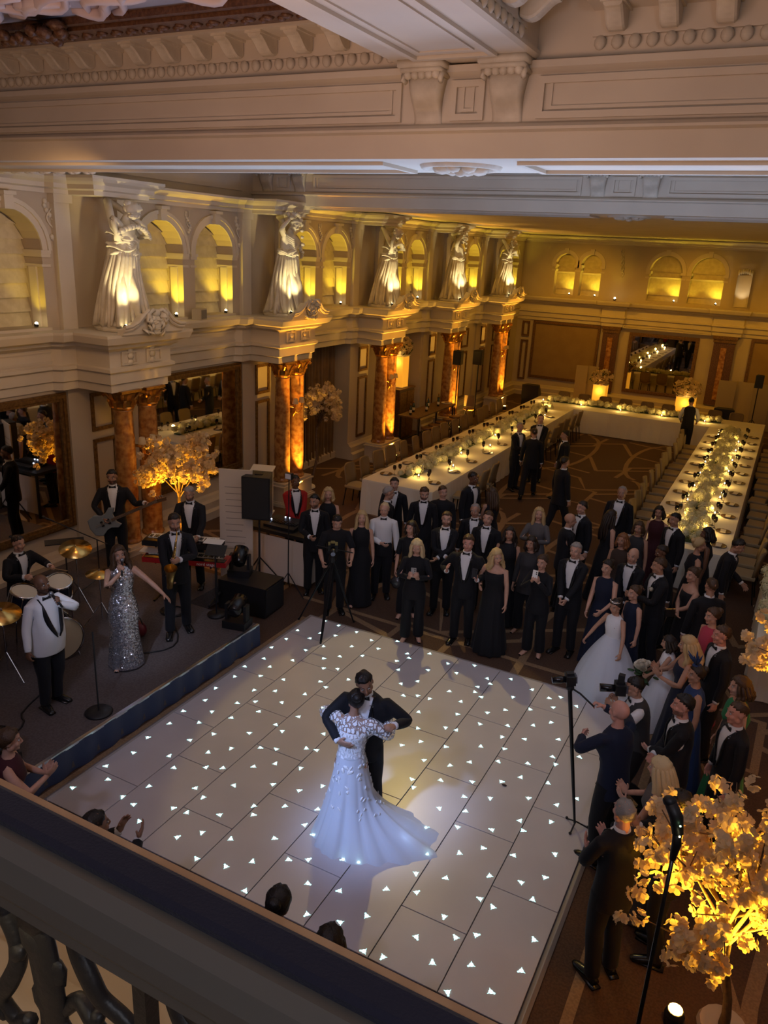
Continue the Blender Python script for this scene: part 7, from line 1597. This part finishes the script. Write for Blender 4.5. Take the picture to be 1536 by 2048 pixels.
mx = thing('mixer', 'black audio mixer with small blue white lights on the equipment table', 'mixer', (-7.0, 10.28, .94)); MB().rings([np.array([(-.30, -.2, z), (.30, -.2, z), (.30, .2, z + s), (-.30, .2, z + s)]) for z, s in ((0, 0), (.05, .05))]).build('case', M_BLACK, mx)
for k in range(12): MB().box(-.26 + .045 * k, -.245 + .045 * k, -.1, .1, .07, .085).build('fader', M_DKMETAL, mx)
for (x, y) in ((-.1, .16), (-.02, .16), (-.24, -.05)): MB().ball((x, y, .10), .012, 6, 4).build('indicator', mat('blue led', (.5, .6, 1), .3, emis=(.6, .7, 1), estr=12), mx)
vl = thing('video_light', 'small video light on a thin black stand beside the column', 'light', (-6.55, 9.72, 0)); MB().tube([(0, 0, .2), (0, 0, 1.98)], .010, 7).build('pole', M_BLACK, vl); MB().box(-.06, .06, -.03, .03, 1.98, 2.08).build('head', M_BLACK, vl); MB().box(-.05, .05, -.036, -.03, 1.99, 2.07).build('lens', mat('pale lamp face', (.7, .7, .75), .3), vl)
for k in range(3): a = k * 2.094; MB().tube([(0, 0, .4), (.3 * math.cos(a), .3 * math.sin(a), .01)], .009, 5).build('leg', M_BLACK, vl)
for (nm, lab, pts) in (('cable', 'black cable coiled on the stage below the keyboards', [(-7.2 + .22 * math.cos(a) * (1 - a / 40), 7.75 + .16 * math.sin(a), ST + .012 + a * .0006) for a in np.linspace(0, 18, 60)]), ('cable', 'black cable snaking across the stage past the saxophonist', [(-7.0 + .5 * math.sin(k * .4), 6.4 - .0 + .14 * k, ST + .012) for k in range(12)]), ('cable', 'black cable winding from the bass drum to the stage edge', [(-7.2 + .07 * k, 5.6 - .12 * k + .1 * math.sin(k), ST + .012) for k in range(14)])):
    c_ = MB().tube(pts, .010, 6).build(nm, M_BLACK, None, True); tag(c_, lab, 'cable')
rb = thing('handbag', 'dark red bag lying on the stage beside the saxophonist', 'bag', (-7.1, 6.95, ST)); MB().ball((0, 0, .11), (.14, .09, .12), 12, 8).build('body', mat('oxblood leather', (.16, .012, .02), .4), rb, True); MB().tube([(-.1, 0, .18), (-.05, 0, .28), (.05, 0, .28), (.1, 0, .18)], .008, 6).build('handle', M_BLACK, rb)
# ================================================================ CAMERAS AND PHONES
tp = thing('camera_tripod', 'black video tripod straddling the far corner of the dance floor', 'tripod', (-5.36, 9.10, 0))
for k, (x, y, z) in enumerate(((-5.91, 9.07, .01), (-5.16, 9.45, .01), (-5.20, 8.56, .037))):
    d = np.array([x + 5.36, y - 9.10, z]); a = np.array([0, 0, 1.12]); leg = MB()
    for s in (-1, 1):
        n_ = unit(np.cross(d - a, (0, 0, 1))) * .016 * s; leg.tube([a + n_, a * .45 + d * .55 + n_, d + n_ * .5], [.011, .011, .009], 6)
    leg.tube([a * .5 + d * .5, d], .008, 6).ball(d + np.array([0, 0, .012]), .02, 6, 4); leg.build('leg', M_DKMETAL, tp)
MB().lathe([(.05, 1.08), (.06, 1.12), (.05, 1.17), (.03, 1.24)], 14).box(-.05, .05, -.07, .07, 1.23, 1.26).build('head', M_BLACK, tp); MB().tube([(-.30, 0, 1.27), (.30, .06, 1.27)], .010, 6).build('pan_bar', M_DKMETAL, tp)
def camera(label, p, fwd, s=1.0, big=True, nm='video_camera'):
    A = frame_between(np.zeros(3), np.array(fwd, float), (0, 0, 1)); M4 = np.eye(4); M4[:3, :3] = A * s; t_ = thing(nm, label, 'camera', tuple(p))
    MB().box(-.05, .05, -.07, .07, -.05, .06).box(-.04, .04, -.03, .03, .06, .085).xf(M4).build('body', M_BLACK, t_); MB().tube([(.05, 0, 0), (.10, 0, 0), (.20, 0, 0)], [.035, .04, .042], 14).xf(M4).build('lens', M_BLACKGL, t_, True); MB().lathe([(.001, 0), (.034, 0)], 12, (0, 0, 0), 0, False).xf(np.array(M4) @ np.array([[0, 0, 1, .202], [0, 1, 0, 0], [-1, 0, 0, 0], [0, 0, 0, 1.]])).build('front_glass', mat('lens glass', (.2, .25, .35), .05), t_)
    MB().box(-.07, -.05, -.05, .05, -.03, .05).xf(M4).build('screen', mat('camera screen', (.1, .1, .12), .2), t_); return t_
camera('video camera on the tripod in front of the videographer', (-5.36, 9.10, 1.31), (.5, -.8, -.15)); 
pc = phg['wp']('head', np.array([0, .16, .10])); cmr = camera('black stills camera with flash held by the photographer', pc, phg['RZ'] @ np.array([0, 1, -.05]), 1.0, True, 'stills_camera'); MB().box(-.03, .03, -.03, .03, .08, .16).xf(np.eye(4)).build('flash', M_BLACK, cmr)
mp = thing('camera_monopod', 'tall black monopod held upright at the right edge of the floor', 'monopod', (-1.03, 6.69, .036)); tp_ = np.array([-.24, .0, 1.50]); MB().tube([tp_ * .03, tp_ * .4, tp_], [.012, .018, .022], 10).build('pole', M_DKMETAL, mp)
for k in range(3): a = k * 2.094 + .4; MB().tube([(0, 0, .07), (.12 * math.cos(a), .12 * math.sin(a), .008)], .008, 6).ball((.13 * math.cos(a), .13 * math.sin(a), .012), .016, 6, 4).build('foot', M_BLACK, mp)
MB().ball(tp_ + np.array([0, 0, .03]), (.04, .04, .04), 10, 6).build('fluid_head', M_BLACK, mp); MB().tube([tp_ + np.array([0, 0, .03]), tp_ + np.array([.10, .02, -.02]), tp_ + np.array([.24, .03, -.12])], .010, 6).build('pan_handle', M_BLACK, mp)
camera('video camera on top of the monopod', (-1.28, 6.69, 1.65), (-.8, -.4, -.1), .85)
def phone(rec, label, col, off=(0, 0, .03), facing=None, hands='RL'):
    g = sum(grip(rec, h) for h in hands) / len(hands) + rec['RZ'] @ np.array(off); d = rec['RZ'] @ np.array([0, 1, .15]) if facing is None else np.array(facing); A = frame_between(np.zeros(3), d, (0, 0, 1)); M4 = np.eye(4); M4[:3, :3] = A
    t_ = thing('phone', label, 'phone', tuple(g)); MB().rings([np.array([(x, y, z) for y, z in ((-.034, -.070), (.034, -.070), (.037, -.066), (.037, .066), (.034, .070), (-.034, .070), (-.037, .066), (-.037, -.066))]) for x in (-.004, .005)]).xf(M4).build('case', mat('phone ' + col, dict(grey=(.35, .34, .33), white=(.85, .84, .82), dark=(.03, .03, .035))[col], .3), t_)
    for k in range(2): MB().ball((.006, .018, .045 - .024 * k), (.004, .009, .009), 8, 4).xf(M4).build('camera_lens', M_BLACKGL, t_)
phone(w17, 'grey phone in the hands of the filming blonde woman', 'grey'); phone(w32, 'white phone held up in front of a face', 'white', (0, .01, .05)); phone(m27, 'dark phone in the hand of the young man with raised hands', 'dark', (0, .02, .05), None, 'L')
# bouquet, clutch, buttonhole, fallen petal
gb = (grip(girl2, 'R') + grip(girl2, 'L')) / 2; bq = thing('bouquet', 'round bouquet of cream roses held by the smaller flower girl', 'bouquet', tuple(gb)); up_ = girl2['RZ'] @ unit((0, .35, 1)); rg = random.Random(6)
def rose(mb, c, s, d):
    for k in range(4): mb.lathe([(.004, 0), (s * (.35 + .2 * k), s * .5 - .012 * k), (s * (.30 + .22 * k), s * (.95 - .1 * k))], 9, c, 0, False)
    return mb
for k in range(22):
    d = unit(up_ + np.array([rg.gauss(0, .5), rg.gauss(0, .5), rg.gauss(0, .2)])); rose(MB(), (0, 0, 0), .042, d).xf(np.block([[minrot((0, 0, 1), d), (up_ * .06 + d * .10).reshape(3, 1)], [np.zeros((1, 3)), np.ones((1, 1))]])).build('rose', mat('cream rose', (.74, .66, .52), .7), bq, True)
m2 = MB()
for k in range(12): m2.tube([(0, 0, 0), tuple(-up_ * .14 + np.array([rg.uniform(-.03, .03), rg.uniform(-.03, .03), 0])), ], .005, 5); m2.ball(up_ * .06 + np.array([rg.gauss(0, .08), rg.gauss(0, .08), rg.gauss(-.02, .03)]), (.05, .03, .012), 6, 3)
m2.build('stems', mat('rose leaves', (.02, .06, .015), .6), bq, True)
gc = (grip(w52, 'R') + grip(w52, 'L')) / 2; cl = thing('clutch_bag', 'small silver clutch bag held by the one shouldered woman', 'bag', tuple(gc), .6); MB().rings([np.array([(-.10, -.015, z), (.10, -.015, z), (.10, .015, z), (-.10, .015, z)]) for z in (-.06, .05)]).build('body', mat('silver glitter', (.6, .58, .55), .3, 1.0), cl); MB().ball((0, 0, .055), (.012, .01, .01), 8, 4).build('clasp', M_GOLD, cl)
gh = grip(PEOPLE[[i for i, r in enumerate(PEOPLE) if 'dark haired woman in black short sleeved' in r['obj']['label']][0]], 'R'); hb = thing('beaded_bag', 'dark beaded evening bag hanging from the hand of the short sleeved woman', 'bag', tuple(gh)); MB().ball((0, 0, -.16), (.09, .05, .10), 10, 7).build('body', mat('jet beads', (.08, .08, .09), .25, .6), hb, True); MB().tube([(-.05, 0, -.08), (0, 0, .0), (.05, 0, -.08)], .004, 5).build('chain', M_CHROME, hb)
R_, p_, r_ = g47['T']['chest']; bt_ = np.array([-.10, .135, 1.33]); v = p_ + R_ @ (bt_ - r_); mb = rose(MB(), (0, 0, 0), .034, None).xf(np.block([[minrot((0, 0, 1), (-.2, 1, .2)), v.reshape(3, 1)], [np.zeros((1, 3)), np.ones((1, 1))]])); mb.build('buttonhole', mat('cream rose', (.74, .66, .52), .7), g47['obj'], True)
pt = thing('dark_petal', 'tiny dark petal lying alone on the dance floor right of the bride', 'petal', (-1.86, 6.93, .037)); MB().ball((0, 0, .008), (.03, .018, .008), 8, 4).build('petal', mat('dark petal', (.03, .012, .012), .6), pt, True)
# a microphone on a tall slim stand near the balcony
fm = thing('microphone_stand', 'tall slim black stand with a shock mounted microphone at front right', 'microphone stand', (-.05, 3.52, 0)); MB().tube([(0, 0, .03), (0, 0, 1.5), (0, 0, 2.66)], [.014, .012, .010], 10).build('pole', M_BLACKGL, fm, True); MB().lathe([(.2, 0), (.21, .015), (.19, .03), (.03, .04)], 22).build('base', M_BLACK, fm, True)
MB().tube([(0, 0, 2.62), (0.005, 0, 2.72), (-.005, .0, 2.80)], [.016, .024, .020], 10).build('clamp', M_BLACK, fm, True); MB().tube([(.0, 0, 2.78), (-.02, .01, 2.86), (-.06, .02, 2.925)], [.028, .034, .030], 12).ball((-.065, .02, 2.93), (.034, .030, .030), 12, 7).build('microphone', M_BLACK, fm, True)
for (x, z, c) in ((.006, 2.85, (.5, 1, .5)), (.012, 2.79, (1, .9, .5))): MB().ball((x, -.034, z), .005, 6, 4).build('indicator', mat(f'indicator {c}', c, .3, emis=c, estr=8), fm)
# ================================================================ BALCONY RAIL
rl = thing('balcony_rail', 'dark balcony handrail with velvet pad and pale timber edge', 'railing', (0, .7, 0))
M_VELV = mat('navy velvet pad', (.008, .010, .030), .95, sheen=.1, bump=.2, bscale=180); M_TIMB = mat('pale timber edge', (.42, .27, .16), .5, noise=(12, (.36, .22, .125), 3, .4, .6)); M_RAILG = mat('grey painted rail', (.085, .082, .078), .5)
def rx(prof, nm, m_, x0=-4.5, x1=3.9): return MB().extr_x(prof, x0, x1).build(nm, m_, rl, False)
rx([(.10, 4.38), (.10, 4.44), (.094, 4.45), (.076, 4.45), (.076, 4.38)], 'timber_edge', M_TIMB); rx([(.112, 4.36), (.112, 4.42), (.10, 4.42), (.10, 4.36)], 'timber_step', M_TIMB, -4.5, -.72)
rx([(.076, 4.38), (.076, 4.456), (.066, 4.462), (.025, 4.462), (.014, 4.456), (.014, 4.38)], 'velvet_pad', M_VELV)
rx([(.014, 4.36), (.014, 4.445), (-.005, 4.448), (-.03, 4.436), (-.05, 4.412), (-.055, 4.385), (-.048, 4.37), (-.05, 4.35), (-.035, 4.335), (.0, 4.33)], 'moulded_rail', M_RAILG)
for x in (-4.3, 3.7): MB().box(x - .05, x + .05, -.04, .06, 3.5, 4.34).build('end_post', M_RAILG, rl)
bl_ = thing('balustrade', 'black cast iron balustrade with acanthus scrolls below the handrail', 'balustrade', (0, .76, 0)); M_IRON = mat('black cast iron', (.014, .014, .017), .45, bump=.2, bscale=60)
def scroll(pts, rr, nm='scroll', leafy=0, dx=0.0):
    P_ = np.array(pts, float); k = len(P_); tt = np.linspace(0, 1, k); u = np.linspace(0, 1, 6 * k); X = np.interp(u, tt, P_[:, 0]); Z = np.interp(u, tt, P_[:, 1])
    for _ in range(6): X[1:-1] = (X[:-2] + 2 * X[1:-1] + X[2:]) / 4; Z[1:-1] = (Z[:-2] + 2 * Z[1:-1] + Z[2:]) / 4
    mb = MB(); mb.tube([(x + dx, .006 * math.sin(9 * a), z) for x, z, a in zip(X, Z, u)], [(rr * 1.35 * (1.15 - .5 * abs(a - .45)), .016) for a in u], 8, up=(0, 1, 0))
    for j in range(leafy):
        i = int((j + .5) / leafy * (len(X) - 1)); mb.ball((X[i] + dx + .01 * (-1) ** j, -.004, Z[i] + .008 * (-1) ** j), (rr * 1.35, .016, rr * 1.8), 7, 5, 0, roty(.7 * (-1) ** j))
    return mb.build(nm, M_IRON, bl_, True)
for m_ in range(-3, 5):
    dx = m_ * .79; sx = 1
    MB().box(-.826 + dx, -.796 + dx, -.016, .016, 3.62, 4.34).build('post', M_IRON, bl_)
    scroll([(-1.175, 4.34), (-1.13, 4.235), (-1.085, 4.15), (-1.065, 4.06), (-1.063, 3.95), (-1.09, 3.82), (-1.12, 3.7)], .030, 'acanthus_stem', 9, dx)
    scroll([(-1.012, 4.33), (-.999, 4.232), (-.982, 4.17), (-.94, 4.12), (-.925, 4.08), (-.865, 4.05), (-.83, 4.0)], .016, 'scroll', 0, dx)
    scroll([(-.973, 4.27), (-.953, 4.225), (-.931, 4.212), (-.877, 4.207), (-.835, 4.242)], .013, 'leaf_scroll', 4, dx)
    scroll([(-.906, 4.30), (-.895, 4.262), (-.875, 4.256), (-.865, 4.272), (-.876, 4.282)], .008, 'tendril', 0, dx)
    scroll([(-1.215, 4.20), (-1.165, 4.09), (-1.162, 4.03), (-1.194, 3.965), (-1.24, 3.90), (-1.2, 3.84), (-1.15, 3.88)], .015, 'scroll', 2, dx)
    scroll([(-.775, 4.29), (-.763, 4.225), (-.729, 4.17), (-.69, 4.13), (-.66, 4.06), (-.69, 3.98)], .014, 'scroll', 0, dx)
    scroll([(-.748, 4.27), (-.739, 4.214), (-.712, 4.185), (-.68, 4.195), (-.656, 4.225), (-.66, 4.26), (-.69, 4.27), (-.705, 4.245)], .016, 'ring_scroll', 3, dx)
    scroll([(-.64, 4.33), (-.62, 4.25), (-.585, 4.20), (-.56, 4.12), (-.58, 4.03)], .014, 'scroll', 2, dx)
    scroll([(-1.047, 3.97), (-1.0, 4.03), (-.965, 4.03), (-.93, 4.0), (-.9, 3.93), (-.84, 3.90)], .013, 'scroll', 1, dx)
MB().box(-4.4, 3.8, -.02, .02, 3.62, 3.66).build('bottom_rail', M_IRON, bl_)
BALC = struct(MB().box(XW, XR, YN, 1.02, 3.42, 3.6).box(XW, XR, .98, 1.3, 3.30, 3.52).build('balcony_floor', mat('balcony stone', (.46, .36, .24), .7)))
for c_ in (-8.0, -3.0, 2.5): MB().box(c_ - .15, c_ + .15, .2, .5, 0, 3.42).build('balcony_pier', M_WALL, BALC)
lamp('AREA', (-1.3, .95, 4.15), .9, (1.0, .78, .45), 1.6, (-1.2, 1.0, 3.5), size_y=.25)
